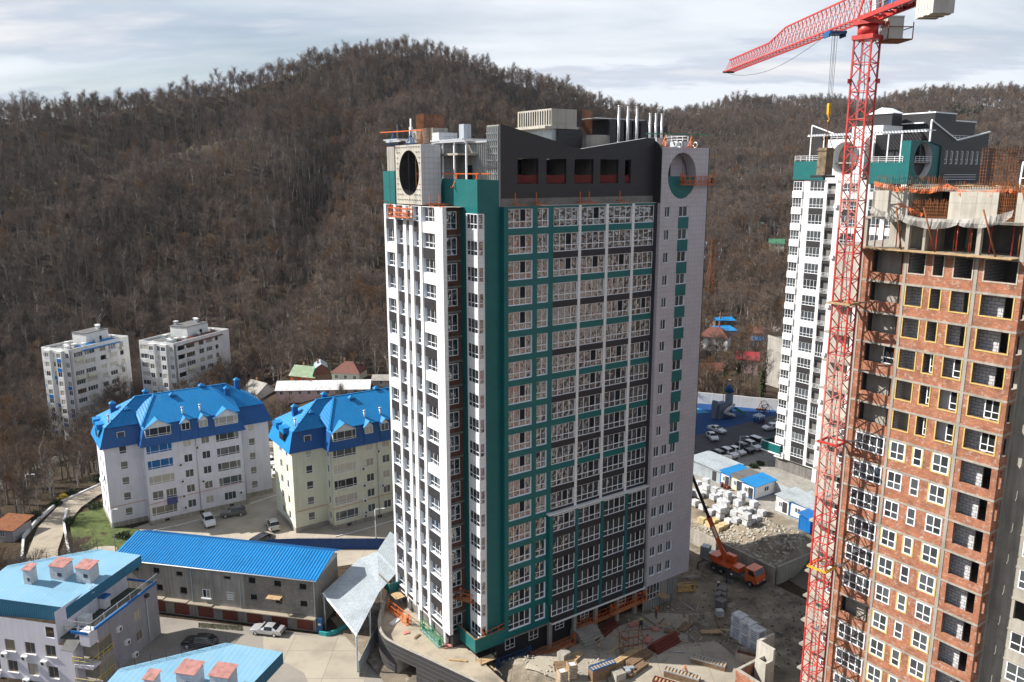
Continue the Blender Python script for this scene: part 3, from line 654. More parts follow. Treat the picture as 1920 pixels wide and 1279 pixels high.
def crownA():
    T=TA
    # roof slab of the main volume
    MB().mat('concrete').box(0.4,32.7,.7,17.9,58.55,58.85).build('roof_slab',T)
    # ---- dark crown wall along the right face (v = 1.2 behind), folded top
    fr=FR(.75); F=fr[0]; top=[(0,68.1),(11.75,65.55),(22.6,67.1)]
    opsC=[(2.39,5.37),(6.57,9.55),(10.78,13.79),(14.89,17.88),(18.98,20.0)]
    w=MB(); facade(w,fr,.0,24.1,59.8,64.4,[(a,b,61.45,64.35) for a,b in opsC],.4,'dark_panel','dark_panel'); w.mat('dark_panel')
    def tz(s): return lerp(68.1,65.55,s/11.75) if s<11.75 else lerp(65.55,67.1,(s-11.75)/10.85) if s<22.6 else 67.1
    for a,b in zip([0,11.75,22.6],[11.75,22.6,24.1]):
        w.mat('dark_panel'); w.face([F(a,0,64.4),F(b,0,64.4),F(b,0,tz(b)),F(a,0,tz(a))]); w.mat('aluminium'); w.face([F(a,.05,tz(a)),F(b,.05,tz(b)),F(b,-.45,tz(b)+.02),F(a,-.45,tz(a)+.02)]); w.mat('dark_panel'); w.face([F(b,-.4,64.4),F(a,-.4,64.4),F(a,-.4,tz(a)),F(b,-.4,tz(b))])
    w.build('crown_wall',T)
    g=MB().mat('interior_dark'); g.box(.4,24,4.8,5,59,64.3); g.mat('concrete_dark'); g.box(.4,24,1.2,4.8,64.45,64.7); g.build('attic_room',T)
    for a in (6.0,10.2,14.3,18.4): MB().mat('concrete_dark').box(a-.15,a+.15,1.3,4.8,59,64.4).build('attic_partition',T)
    for (a,b) in opsC:
        n=MB().mat('net_red'); k=8
        for j in range(k):
            x0,x1=a+(b-a)*j/k,a+(b-a)*(j+1)/k; s0=.12*math.sin(math.pi*j/k); s1=.12*math.sin(math.pi*(j+1)/k)
            n.face([(x0,.98,61.5),(x1,.98,61.5),(x1,.98+.03*(j%2),62.55-s1),(x0,.98+.03*((j+1)%2),62.55-s0)])
        n.build('safety_net',T)
    # unfinished strip with block work under the crown wall
    b=MB().mat('block_wall'); b.box(.1,24,.72,1.0,58.9,59.8); b.build('unclad_strip',T)
    MB().mat('old_plaster').box(-.2,.0,.7,3.2,58.9,68.0).build('unclad_end_wall',T)
    for k in range(6):
        m=MB().mat('galvanised'); v=.8+k*.42; m.box(-.34,-.21,v,v+.05,60,67.9)
        for z in np.arange(60.3,67.8,.75): m.box(-.42,-.34,v-.08,v+.14,z,z+.09)
        m.build('cladding_rail',T)
    # ---- teal crown corner block
    w=MB(); w.mat('teal_panel')
    w.face([(-3.12,9.05,59.3),(-3.12,.7,58.45),(-3.12,.7,61.95),(-3.12,9.05,62.05)])
    w.face([(-3.12,.69,58.4),(-.2,.69,58.4),(-.2,.69,61.85),(-3.12,.69,61.95)]); w.mat('concrete'); w.face([(-3.12,.69,61.95),(-.2,.69,61.9),(-.2,9.05,61.9),(-3.12,9.05,62.05)]); w.build('corner_parapet',T)
    # terrace floor and unclad inner wall behind the pergola
    MB().mat('concrete').box(-3.0,.0,.8,18,58.56,58.84).build('terrace_slab',T)
    w=MB().mat('old_plaster'); w.box(-.19,.25,3.2,9.8,58.9,66.3); w.build('inner_wall',T)
    w=MB().mat('interior_dark'); w.box(-.24,-.192,6.2,8.0,60.4,63.6); w.build('terrace_door',T)
    for k in range(16): MB().mat('galvanised').box(-.30,-.195,3.35+k*.4,3.41+k*.4,59,66.2 if not 7<k<12 else 60.3).build('cladding_rail',T)
    # ---- round portal
    fr=FL(-6); w=MB(); ring_wall(w,fr[0],-15.1,-8.4,59.0,66.0,-11.55,62.7,2.62,2.66,2.55,'concrete_light','dark_panel'); 
    w.mat('pale_tile'); w.face([(-6,8.4,59),(-3.4,8.4,59),(-3.4,8.4,66),(-6,8.4,66)]); w.mat('concrete_light'); w.face([(-6,15.1,59),(-6,15.1,66),(-3.4,15.1,66),(-3.4,15.1,59)]); w.face([(-6,8.4,66),(-3.4,8.4,66),(-3.4,15.1,66),(-6,15.1,66)]); w.build('round_portal',T)
    k=0
    br=MB().mat('dark_metal')
    for v in np.arange(8.8,15.0,.62):
        for z in np.arange(59.5,65.9,.62):
            if ((v-11.55)/2.85)**2+((z-62.7)/2.9)**2>1: br.box(-6.13,-6.002,v,v+.16,z,z+.07)
    br.build('brackets',T)['kind']='stuff'
    w=MB().mat('pale_tile'); w.box(-3.35,-.25,9.9,10.1,58.9,66.0); w.box(-3.35,-3.15,10.1,17.6,58.9,66.2); w.build('penthouse_wall',T)
    b=MB().mat('teal_panel'); b.box(-6.05,-5.75,15.35,18.6,58.9,62.95); b.mat('old_plaster'); b.box(-6.0,-5.8,15.35,17.4,62.96,65.9); b.build('rear_parapet',T)
    s=MB().mat('rust')
    for z in (60.6,62.6,64.4): s.beam((-5.2,11.2,z),(-5.2,9.6,z),.07)
    for v in (11.2,9.7): s.beam((-5.2,v,59.5),(-5.2,v,64.4),.08)
    s.build('scaffold_ladder',T)
    # ---- pergolas
    for (v0,v1,u0,u1,zz) in ((3.0,10.3,-3.3,-.2,66.35),(13.2,17.0,-6.3,-3.3,66.6)):
        p=MB().mat('frame_white'); p.box(u0,u0+.14,v0,v1,zz-.2,zz); p.box(u1-.14,u1,v0,v1,zz-.2,zz)
        p.build('pergola_beam',T)
        for v in np.arange(v0+.1,v1,.36): MB().mat('frame_white').box(u0-.3,u1+.1,v,v+.1,zz+.003,zz+.16).build('pergola_slat',T)
    for v in (3.3,6.0,8.7): MB().mat('frame_white').box(-3.0,-2.84,v-.08,v+.08,58.9,66.14).build('pergola_post',T)
    # ---- roof structures: lift house, stair box, chimneys
    MB().mat('concrete').box(-3.0,24,5.1,17.9,64.71,64.95).build('upper_roof',T)
    w=MB().mat('concrete_light'); w.box(12.7,16.9,8.0,15.5,68.6,70.8); w.mat('galvanised'); w.box(12.9,16.8,8.1,15.4,64.96,68.3); w.mat('concrete_light'); w.box(11.4,16.9,7.6,16.2,68.3,68.595); w.build('lift_house',T)
    w=MB().mat('dark_panel'); w.box(13.6,17.7,7.75,7.98,64.96,68.28); w.box(16.91,17.7,7.99,15,68.6,70.7); w.build('stair_cladding',T)
    w=MB().mat('interior_dark'); w.box(12.84,12.895,11.4,12.4,65.4,67.5); w.build('roof_door',T)
    for k in range(14): MB().mat('dark_metal').box(12.58,12.69,8.2+k*.52,8.25+k*.52,68.8,70.6).build('cladding_rail',T)
    w=MB().mat('concrete'); w.tube([(19.6,7.2,64.96),(19.6,7.2,67.6)],1.5,20); w.build('round_shaft',T)
    w=MB().mat('dark_panel')
    for k in range(5): w.box(22.5+k*1.42,23.6+k*1.42,7.8,14,64.0,69.85)
    w.box(22.5,29.4,8.2,14.2,64.0,69.8); w.build('dark_roof_block',T)
    MB().mat('aluminium').box(20.4,29.2,8.2,14.2,69.86,69.98).build('roof_coping',T)
    w=MB().mat('dark_panel')
    for k in range(4): w.box(29.9+k*1.2,30.8+k*1.2,8.9,13,63.5,69.3)
    w.box(29.8,34.2,9.3,13,63.5,69.25); w.build('dark_roof_block',T)
    for u,v,zt in ((21.2,4.6,71.2),(22.8,4.6,71.2),(24.4,4.6,71.2),(27.0,4.8,70.5),(28.1,4.8,70.5),(29.2,4.8,70.5)):
        m=MB().mat('aluminium'); m.tube([(u,v,64.9),(u,v,zt)],.17,10); m.tube([(u,v,zt),(u,v,zt+.1)],.21,10)
        for z in np.arange(65.5,zt,1.2): m.tube([(u,v,z),(u,v,z+.06)],.19,10)
        m.build('flue_pipe',T)
    # rebar cages on the roof
    for (u0,u1,v0,v1,z0,z1) in ((-4.0,-1.2,11.2,13.2,66.2,69.6),(17.9,20.6,9.2,11,67.4,70.9)):
        m=MB().mat('rust')
        for u in np.arange(u0,u1,.16): m.beam((u,v0,z0),(u,v0,z1),.035)
        for v in np.arange(v0,v1,.16): m.beam((u0,v,z0),(u0,v,z1),.035)
        for z in np.arange(z0,z1,.16): m.beam((u0,v0,z),(u1,v0,z),.035); m.beam((u0,v0,z),(u0,v1,z),.035)
        m.build('rebar_cage',T)
    w=MB().mat('concrete'); w.box(-3.3,-1.2,10.4,16.5,66.25,68.0); w.build('lift_core',T)
    w=MB().mat('pale_tile'); w.box(-3.35,-.8,8.8,10.38,66.3,67.4); w.build('roof_parapet',T)
    w=MB().mat('galvanised'); w.box(-1.4,-.4,6.3,7.4,66.5,68.3); w.build('vent_box',T)
    for u,v in ((-5.0,16.2),(-4.6,15.8)): MB().mat('dark_metal').box(u,u+.35,v,v+.35,66,68.6).build('vent_duct',T)
    m=MB().mat('frame_white'); m.tube([(-4.3,14.0,66),(-4.3,14.0,69.2)],.12,8); m.tube([(-4.3,14.0,67.2),(-4.3,14.0,68.2)],.24,8); m.build('vent_pipe',T)
    # ---- right end crown with round opening
    frw=FR(-.6); w=MB(); F=frw[0]; ring_wall(w,F,24.1,32.8,58.9,66.0,27.9,62.35,2.62,2.98,1.6,'grey_tile','grey_tile')
    w.mat('dark_panel'); w.face([(24.1,-.6,58.9),(24.1,-.6,66),(24.1,1.2,67.1),(24.1,1.2,58.9)]); w.face([(32.8,-.6,58.9),(32.8,9,58.9),(32.8,9,66),(32.8,-.6,66)]); w.mat('concrete'); w.face([(24.1,-.6,66),(32.8,-.6,66),(32.8,9,66),(24.1,9,66)])
    w.build('end_crown',T)
    m=MB().mat('teal_panel')
    P=[]
    for k in range(21):
        t=math.pi+math.pi*k/20; P.append((27.9+2.6*math.cos(t),-.45,62.35+2.96*math.sin(t)))
    m.face([(p[0],p[1],min(p[2],62.3)) for p in P]); m.build('loggia_parapet',T)
    w=MB().mat('dark_panel'); w.box(24.3,27.4,1.05,1.2,58.9,66); w.mat('grey_tile'); w.box(27.4,32.6,1.3,1.45,58.9,66); w.build('loggia_back_wall',T)
    # roof clutter on the right end
    for k,(u,v,du,dv,dz,mm) in enumerate(((24.6,1.0,1.6,1.0,1.2,'wrap_white'),(30.0,2.4,2.4,2.0,.9,'pale_tile'),(28.8,1.0,.9,.8,.7,'galvanised'))):
        MB().mat(mm).box(u,u+du,v,v+dv,66.003,66+dz).build('roof_unit',T)
    m=MB().mat('frame_white')
    for z in (66.9,67.3,67.7): m.beam((28.5,3.2,z),(32.7,3.2,z),.06); m.beam((32.7,3.2,z),(32.7,8,z),.06)
    for u in np.arange(28.5,32.8,1.05): m.beam((u,3.2,66),(u,3.2,67.7),.06)
    m.build('roof_railing',T)
    m=MB().mat('aluminium')
    for u in (27.6,28.5,31.4):
        m.tube([(u,.6+.35*math.cos(t),66.4+.35*math.sin(t)) for t in np.linspace(0,2*math.pi,13)],.07,6)
    m.build('cable_coil',T)
    w=MB().mat('concrete_light'); w.box(5.2,24,-.0,.7,58.9,58.98); w.build('ledge_slab',T)
crownA()
# ---------------------------------------------------------------- window cleaning style cradles (suspended platforms)
def cradle_mesh(L,m,Wd=.7,Hh=1.1):
    b=MB().mat(m)
    for y in (0,Wd):
        for z in (.0,Hh*.5,Hh): b.beam((0,y,z),(L,y,z),.055)
        n=int(L/1.0)
        for k in range(n+1): b.beam((L*k/n,y,0),(L*k/n,y,Hh),.05)
        for k in range(n): b.beam((L*k/n,y,0),(L*(k+1)/n,y,Hh*.5),.035)
    for x in (0,L):
        for z in (0,Hh*.5,Hh): b.beam((x,0,z),(x,Wd,z),.055)
        b.beam((x,Wd/2,0),(x,Wd/2,Hh+.5),.09); b.beam((x,0,Hh),(x,Wd/2,Hh+.5),.05); b.beam((x,Wd,Hh),(x,Wd/2,Hh+.5),.05)
    f=MB().mat('wood' if m!='green_paint' else 'galvanised').box(.03,L-.03,.03,Wd-.03,-.04,.0)
    return b,f,[MB().mat('dark_metal').box(x-.13,x+.13,Wd/2-.12,Wd/2+.12,.15,.85) for x in (.25,L-.25)]
def cradle(label,L,m,loc,rz,ropes=None,tilt=0.0,group='suspended facade platforms'):
    t=thing('facade_cradle',label,'platform',loc,rz,group); t.rotation_euler=(0,tilt,rz)
    b,f,h=cradle_mesh(L,m); b.build('cage',t); f.build('deck',t); [q.build('hoist',t) for q in h]
    if ropes:
        for x in (.0,L): MB().mat('dark_metal').beam((x,.35,1.6),(x,.35,ropes),.025).build('rope',t)
    return t
cradle('orange cradle hanging on the end wall in front of the round opening',6.0,'orange_paint',S(27.3,-1.55,61.2),ANG,ropes=6)
cradle('orange cradle below the round portal at the top left of the teal tower',5.2,'orange_paint',S(-6.95,15.6,57.4),ANG-math.pi/2,ropes=8)
cradle('orange cradle with a worker beside the brick strip low on the tower',4.6,'orange_paint',S(-4.9,4.6,9.5),ANG-math.pi/2+.55,ropes=40)
cradle('orange cradle lying inside the low teal balcony',3.2,'orange_paint',S(-2.9,.18,5.1),ANG,tilt=-.12)
cradle('orange cradle parked on the podium deck near the curved wall',5.0,'orange_paint',S(-8.6,16.5,3.3),ANG-math.pi/2+.1)
cradle('green cradle standing on the podium deck against the white wall',5.0,'green_paint',S(-7.1,9.6,3.3),ANG-math.pi/2)
cradle('blue cradle standing by the tower base below the teal balcony',5.0,'blue_paint',S(-1.6,-1.2,1.2),ANG)
cradle('long orange cradle on the ground below the teal corner',7.2,'orange_paint',S(3.4,-1.35,.35),ANG,tilt=-.02)
cradle('orange cradle on top of the concrete steps',6.9,'orange_paint',S(12.0,.0,1.4),ANG)
cradle('rusty orange cradle hanging at the right end of the ground floor',6.6,'orange_paint',S(17.6,-.9,2.2),ANG,tilt=-.03)
cradle('yellow cradle on the ground behind the grey base wall',3.0,'yellow_paint',S(32.0,1.0,.35),ANG-.5)
# roof gantries that carry the cradle ropes
def gantry(label,loc,rz,m='orange_paint',L=3.2):
    t=thing('rope_gantry',label,'gantry',loc,rz,'rope gantries on the tower ledge')
    b=MB().mat(m); b.beam((0,-.5,.35),(0,1.4,.35),.09); b.build('outrigger',t); b=MB().mat(m); b.beam((0,.2,.0),(0,.2,1.5),.09); b.build('mast',t)
    b=MB().mat(m); b.beam((0,.2,.1),(L,.2,.1),.08); b.build('cross_beam',t); return t
for k,u in enumerate((1.6,4.6,11.2,12.6,17.6)): gantry('small orange rope gantry on the ledge above the top window row',S(u,-.15,58.95 if u<7.2 else 58.98),ANG,L=1.6)
for k,(u,v) in enumerate(((-6.2,6.5),(-6.1,4.4),(-6.2,17.6))): gantry('short orange rope gantry at the edge of the white wall top',S(u,v,58.85),ANG-math.pi/2,L=1.0)
def roof_gantry(label,p,q,z,m1,m2):
    t=thing('roof_gantry',label,'gantry',S(p[0],p[1],z),ANG)
    d=Vector((q[0]-p[0],q[1]-p[1],0)); b=MB().mat(m1); b.beam((0,0,1.6),(d.x,d.y,1.6),.12); b.build('beam',t)
    for f in (.3,.72):
        c=d*f; b=MB().mat(m2); b.beam((c.x,c.y,0),(c.x,c.y,1.7),.12); b.beam((c.x-.6,c.y,0),(c.x,c.y,1.2),.08); b.beam((c.x+.6,c.y,0),(c.x,c.y,1.2),.08); b.beam((c.x-.8,c.y,.05),(c.x+.8,c.y,.05),.1); b.build('trestle',t)
    return t
roof_gantry('orange beam on blue trestles on the roof above the round portal',(-6.6,17.8),(-5.0,9.6),66.05,'orange_paint','blue_paint')
roof_gantry('orange gantry on the terrace behind the pergola posts',(-3.6,7.6),(-1.2,.9),61.0,'orange_paint','orange_paint')
roof_gantry('green beam leaning over the right roof edge',(22.6,.9),(31.5,-1.6),66.05,'green_paint','orange_paint')
# ---------------------------------------------------------------- podium with the curved dark wall
def podium():
    t=thing('podium','low podium with curved dark clad wall and bare concrete deck','podium',S(-6,6,0),ANG)
    O2=(-6,6)
    ctrl=[(-4.9,21.9),(-7.9,18.4),(-10.4,15.1),(-12.0,12.1),(-12.5,9.4),(-11.9,6.8),(-10.2,2.1),(-8.5,-2.7),(-7.4,-5.8),(-5,-12)]
    P=[]
    for i in range(len(ctrl)-1):
        p0=ctrl[max(i-1,0)];p1=ctrl[i];p2=ctrl[i+1];p3=ctrl[min(i+2,len(ctrl)-1)]
        for k in range(6):
            s=k/6; P.append(tuple(.5*((2*p1[j])+(-p0[j]+p2[j])*s+(2*p0[j]-5*p1[j]+4*p2[j]-p3[j])*s*s+(-p0[j]+3*p1[j]-3*p2[j]+p3[j])*s**3)-O2[j] for j in (0,1)))
    P.append((ctrl[-1][0]-O2[0],ctrl[-1][1]-O2[1]))
    inner=[]
    for i,p in enumerate(P):
        a=Vector((*P[max(i-1,0)],0)); b=Vector((*P[min(i+1,len(P)-1)],0)); d=(b-a).normalized(); nrm=Vector((-d.y,d.x,0)); inner.append((p[0]+nrm.x*.38,p[1]+nrm.y*.38))
    zb,zt=-3.0,4.3
    w=MB(); sdist=0
    rows=[zb,1.0,3.0,zt]
    openI=[(30,34),(38,42)]
    acc=[0]
    for i in range(len(P)-1): acc.append(acc[-1]+math.dist(P[i],P[i+1]))
    W=MB(); uvs=[]
    for i in range(len(P)-1):
        for (z0,z1) in ((zb,.0),(.0,2.4),(2.4,zt)):
            if z0==.0 and any(a<=i<b for a,b in openI): continue
            W.mat('dark_panel'); W.face([(*P[i],z0),(*P[i+1],z0),(*P[i+1],z1),(*P[i],z1)]); uvs.append([(acc[i],z0),(acc[i+1],z0),(acc[i+1],z1),(acc[i],z1)])
    me=W.mesh('curved_wall')
    uvl=me.uv_layers[0]; k=0
    for f in uvs:
        for q in f: uvl.data[k].uv=(q[0],q[1]); k+=1
    me.materials.clear(); me.materials.append(MATS['podium_panel']); link('curved_wall',me,t)
    c=MB().mat('concrete')
    for i in range(len(P)-1):
        c.face([(*P[i],zt),(*P[i+1],zt),(*inner[i+1],zt),(*inner[i],zt)]); c.face([(*inner[i+1],zt),(*inner[i+1],3.2),(*inner[i],3.2),(*inner[i],zt)][::-1])
    c.build('parapet',t)
    d=MB().mat('deck_concrete'); d.face([(*p,3.25) for p in inner]+[(-5+6,-12-6,3.25),(2,-12-6,3.25),(2,16,3.25)]); d.build('deck',t)
    g=MB().mat('interior_dark')
    for a,b in openI:
        q0,q1=Vector((*inner[a],0)),Vector((*inner[b],0)); n=(q1-q0).normalized(); n=Vector((-n.y,n.x,0))
        g.mat('concrete'); g.face([(*P[a],0.0),(*P[b],0.0),(q1.x+n.x*4,q1.y+n.y*4,0.0),(q0.x+n.x*4,q0.y+n.y*4,0.0)]); g.mat('concrete_dark'); g.face([(*P[a],2.4),(*P[b],2.4),(q1.x+n.x*4,q1.y+n.y*4,2.4),(q0.x+n.x*4,q0.y+n.y*4,2.4)]); g.mat('interior_dark'); g.face([(q0.x+n.x*4,q0.y+n.y*4,0.0),(q1.x+n.x*4,q1.y+n.y*4,0.0),(q1.x+n.x*4,q1.y+n.y*4,2.4),(q0.x+n.x*4,q0.y+n.y*4,2.4)])
        for (pp,qq) in ((P[a],q0),(P[b],q1)): g.mat('concrete'); g.face([(*pp,0.0),(qq.x+n.x*4,qq.y+n.y*4,0.0),(qq.x+n.x*4,qq.y+n.y*4,2.4),(*pp,2.4)])
    g.build('garage_opening',t)
mat('podium_panel',(.060,.056,.060),.5,.08,.6,grid=(60,.62,.022,(.17,.17,.18),0,.1))
mat('deck_concrete',(.40,.34,.26),.95,.28,.3,bump=.3,bscale=4,fine=.2,c2=(.22,.19,.15))
podium()
# ================================================================ tower C: brick tower under construction
CU,CV=22.0,-45.6
TC=thing('unfinished_tower','unfinished brick and concrete tower with open floors and props, beside the red crane','tower',S(CU,CV),ANG)
def towerC():
    T=TC; P=3.068; ztop=55.49; DB=26.0; rr=random.Random(5)
    zs=[ztop-P*k for k in range(19)]                  # top of each slab
    X=lambda v:v-CV                                   # local y from tower v
    D=26.0; yL,yR=X(-30.72),0.0
    c1,c2=(X(-35.45),X(-35.2)),(X(-41.9),X(-41.6))
    cols=[(X(-35.04),X(-31.91),'w1'),(X(-37.15),X(-35.6),'w2'),(X(-38.86),X(-37.94),'w3'),(X(-41.4),X(-39.82),'w4'),(X(-45.07),X(-42.43),'w5')]
    fr=FL(0.0)                                        # s = -y
    for k,zt in enumerate(zs):
        # slab edge (concrete band) and floor
        MB().mat('concrete').prism([(-.03,-.02),(2.0,-.02),(2.0,.3),(D,.3),(D,yL),(-.03,yL)],zt-.2,zt).build('floor_slab',T)
        if k==len(zs)-1: break
        z0=zs[k+1]; z1=zt-.2
        ops=[];wn=[]
        for (a,b,n) in cols:
            sill_=z0+1.02; top=z1-.02
            if n=='w1' and k in (0,): continue
            if n=='w5' and k>=6: sill_=z0+.75
            ops.append((-b,-a,sill_,top)); wn.append((n,-b,-a,sill_,top))
        if k==0: ops.append((-cols[0][1],-cols[0][0],z0+.75,z1-.02))
        if k==12: pass
        w=MB(); facade(w,fr,-yL+.28,0,z0,z1,ops,.25,'brick','brick')
        w.mat('brick'); w.face([(0,0,z0),(.35,0,z0),(.35,0,z1),(0,0,z1)])
        w.build('brick_wall',T)
        # columns of the frame
        for (a,b) in ((c1),(c2),(yL-.28,yL)): MB().mat('concrete').box(-.045,.3,a,b,z0,z1).build('frame_column',T)
        # rooms: partitions, back wall, sunlit bits of block work
        for y in (X(-35.33),X(-37.5),X(-39.3),X(-41.75)): MB().mat('block').box(.3,5.0,y-.1,y+.1,z0,z1).build('partition',T)
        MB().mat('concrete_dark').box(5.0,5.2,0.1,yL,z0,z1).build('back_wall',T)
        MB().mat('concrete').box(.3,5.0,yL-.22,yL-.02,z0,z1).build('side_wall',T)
        if k>0:
            yb=cols[3][1]; MB().mat('block' if k!=5 and k!=4 else 'white_paint').box(1.0,1.2,yb-.62,yb+.4,z0,z1).build('partition',T)
            yb=cols[1][1]; MB().mat('block' if k<4 else 'concrete').box(1.5,1.7,yb-1.25,yb+.3,z0,z1).build('partition',T)
            yb=cols[4][1]; MB().mat('block').box(1.1,1.3,yb-1.45,yb+.4,z0,z1).build('partition',T)
        MB().mat('concrete').box(1.3,1.6,cols[0][0]+.9,cols[0][1]+.2,z0,z1).build('partition',T)
        # yellow insulation frames or white windows
        for (n,a,b,s0,s1) in wn:
            w_,h_=b-a,s1-s0
            if n=='w5' and k>=6:
                MB().mat('brick').box(-.01,.34,0.002,.5,s0+.002,z1-.002).build('corner_pillar',T) if False else None
                continue
            if n=='w1':
                if k in (3,): 
                    window(T,fr,a+w_*.55,s0,w_*.45,h_,1,inset=.6,name='window_frame_only',gl='interior_dark'); continue
                if k<6 or k==12: continue
                window(T,fr,a+.02,s0,w_-.04,h_-.02,4,inset=-.02,split=True,var=rr.randrange(5),fw=.11,gl='glass_flat',tr=.4); continue
            if k>=6 or (n in ('w3','w4') and k>=3) or (n=='w5' and k in (4,5)):
                if k>=6: window(T,fr,a+.02,s0,w_-.04,h_-.02,1 if n=='w3' else 2,inset=.02,split=True,var=rr.randrange(5),fw=.11,gl='glass_flat',tr=.4)
                else: window(T,fr,a+w_*.45,s0+.02,w_*.5,h_-.04,2 if n=='w5' else 1,inset=.5,name='new_window',fw=.09,gl='interior_dark',tr=.35)
            m='concrete_light' if k==0 else 'insulation'
            if k<7 or rr.random()<.35:
                f=MB().mat(m); t=.11; F=fr[0]
                def bar(s_a,s_b,z_a,z_b): f.box(-.035,-.004,-s_b,-s_a,z_a,z_b)
                bar(a-t,b+t,s0-t,s0); bar(a-t,a,s0,s1); bar(b,b+t,s0,s1); f.build('insulation_frame',T)
        if 6<=k: MB().mat('brick').box(.9,1.2,.01,.4,z0+.0,z1).build('corner_pillar',T)
    # the side that faces the teal tower
    frb=FB(yL); w=MB(); opsb=[]
    for k in range(18):
        for s in (-24.6,-20.4,-16.2,-12.0,-7.8,-3.6): opsb.append((s,s+2.6 if int(s*5)%2 else s+1.6,zs[k+1]+1.0,zs[k]-.22))
    facade(w,frb,-D+.2,-.32,0,ztop-.21,opsb,.25,lambda s,z:'concrete_light' if ((ztop-z)%P)<.26 or abs((s%4.2)-1.0)<.25 else ('brick' if int(s/4.2)%2 else 'block'),'concrete'); w.build('north_wall',T)
    for q,o in enumerate(opsb):
        if q%7!=3: window(T,frb,o[0]+.02,o[2],o[1]-o[0]-.04,o[3]-o[2],2,inset=.04,fw=.11,gl='glass_flat',tr=.4,name='north_window')
    # shaded return wall and projecting sunlit concrete wall to the right
    w=MB(); ops=[]
    for k in range(len(zs)-1): ops.append((.45,1.5,zs[k+1]+.9,zs[k]-.45))
    facade(w,FR(0.0),0.36,2.0,0,55.3,ops,.3,lambda s,z:'brick' if s<1.7 and ((ztop-z)%P)>.25 else 'concrete','concrete'); w.build('return_wall',T)
    w=MB(); ops=[(2.0,3.9,zs[k+1]+1.0,zs[k]-.15) for k in range(2,18)]+[(5.2,7.2,zs[k+1]+1.0,zs[k]-.15) for k in range(2,18)]
    facade(w,FL(2.0),0.0,9.0,0,58.2,ops,.3,'concrete','concrete'); w.mat('concrete'); w.face([(2.0,-9,0),(14,-9,0),(14,-9,58.2),(2.0,-9,58.2)]); w.build('concrete_wall',T)
    for k in range(2,18):
        for s in (2.02,5.22):
            if (k*3+int(s))%5!=2: window(T,FL(2.0),s,zs[k+1]+1.02,1.9,P-1.2,2,inset=.05,fw=.11,gl='glass_flat',tr=.4)
    for k in range(19): MB().mat('concrete').box(.36,14,-8.9,.55,zs[k]-.2,zs[k]).build('floor_slab',T) if False else None
    for k in range(0,19): MB().mat('concrete').box(1.95,14,-8.95,-.03,zs[k]-.2,zs[k]+.002).build('floor_slab',T)
    # recessed beige wall left of the brick facade
    w=MB(); ops=[(-X(-28.9)-.4+.2,-X(-28.9)+1.2,zs[k+1]+1.0,zs[k]-.15) for k in range(2,18)]
    facade(w,FL(2.2),-X(-26.5),-yL,0,ztop,ops,.3,'concrete_light','concrete'); w.mat('concrete'); w.box(2.2,D,yL,X(-26.5),ztop-.2,ztop); w.build('recessed_wall',T)
    for k in range(6,18): window(T,FL(2.2),-X(-28.9)-.18,zs[k+1]+1.02,1.36,P-1.2,2,inset=.05,fw=.11,gl='glass_flat',tr=.4)
    for k in range(2,18): MB().mat('concrete').box(1.2,2.2,yL,X(-26.5),zs[k]-.2,zs[k]).build('balcony_slab',T)
    # ---- open floor with props on top
    MB().mat('wood').box(-1.2,.2,.6,yL+.3,55.5,55.58).build('scaffold_deck',T)
    for y in np.arange(1.0,yL,1.6): MB().mat('wood').beam((-1.1,y,55.46),(1.5,y,55.46),.14).build('scaffold_joist',T)
    zc=58.3
    for y,u in ((.2,.1),(X(-41.75),.1),(X(-35.3),.1),(yL-.3,.1),(.2,6),(X(-38),6)): MB().mat('concrete').box(u,u+.4,y,y+.35,55.5,zc).build('frame_column',T)
    MB().mat('concrete').box(0,D,-.02,yL,zc,zc+.22).build('floor_slab',T)
    MB().mat('concrete').box(4.0,4.25,X(-36.5),yL-.3,55.5,zc).build('core_wall',T); MB().mat('concrete').box(.6,4.0,X(-36.6),X(-36.35),55.5,zc).build('core_wall',T); MB().mat('concrete_dark').box(7,7.2,.2,yL,55.5,zc).build('core_wall',T)
    for i,(y,u) in enumerate([(1.0,.8),(1.9,1.6),(3.4,.9),(5.0,.9),(5.6,1.8),(6.2,.8),(6.9,1.7),(8.0,.7),(8.8,1.2),(11.4,.6),(12.0,1.0),(13.3,.9),(13.9,.5)]):
        MB().mat('crane_red' if i%3 else 'rust').tube([(u,y,55.6),(u+rr.uniform(-.1,.1),y,zc)],.055,6).build('steel_prop',T)
    for (y0,y1) in ((2.2,3.4),(7.4,8.6),(-1.0,.6),(10.6,11.2)): MB().mat('rust').tube([(-.5,y0,55.6),(-1.0,y1,61.5 if y0<0 else 59.6)],.07,6).build('raking_pole',T)
    # ---- concrete storey
    z0,z1=zc+.22,61.0
    for (ya,yb) in ((X(-34.4),yL),(X(-42.4),X(-38.2)),(-.2,X(-43.9))): MB().mat('concrete_light').box(1.0,1.3,ya,yb,z0,z1).build('concrete_panel',T)
    MB().mat('concrete_light').box(1.3,6,X(-34.6),X(-34.4),z0,z1).build('concrete_panel',T); MB().mat('concrete_light').box(1.0,6,yL-.3,yL-.02,z0,z1-.1).build('concrete_panel',T); MB().mat('concrete_dark').box(4.5,4.8,0,yL-.3,z0,z1-.05).build('concrete_panel',T)
    MB().mat('concrete').box(1.4,D,.2,yL-.35,z1,z1+.2).build('floor_slab',T)
    MB().mat('interior_dark').box(3.6,3.7,X(-37.9),X(-36.2),z0,z1-.1).build('doorway',T)
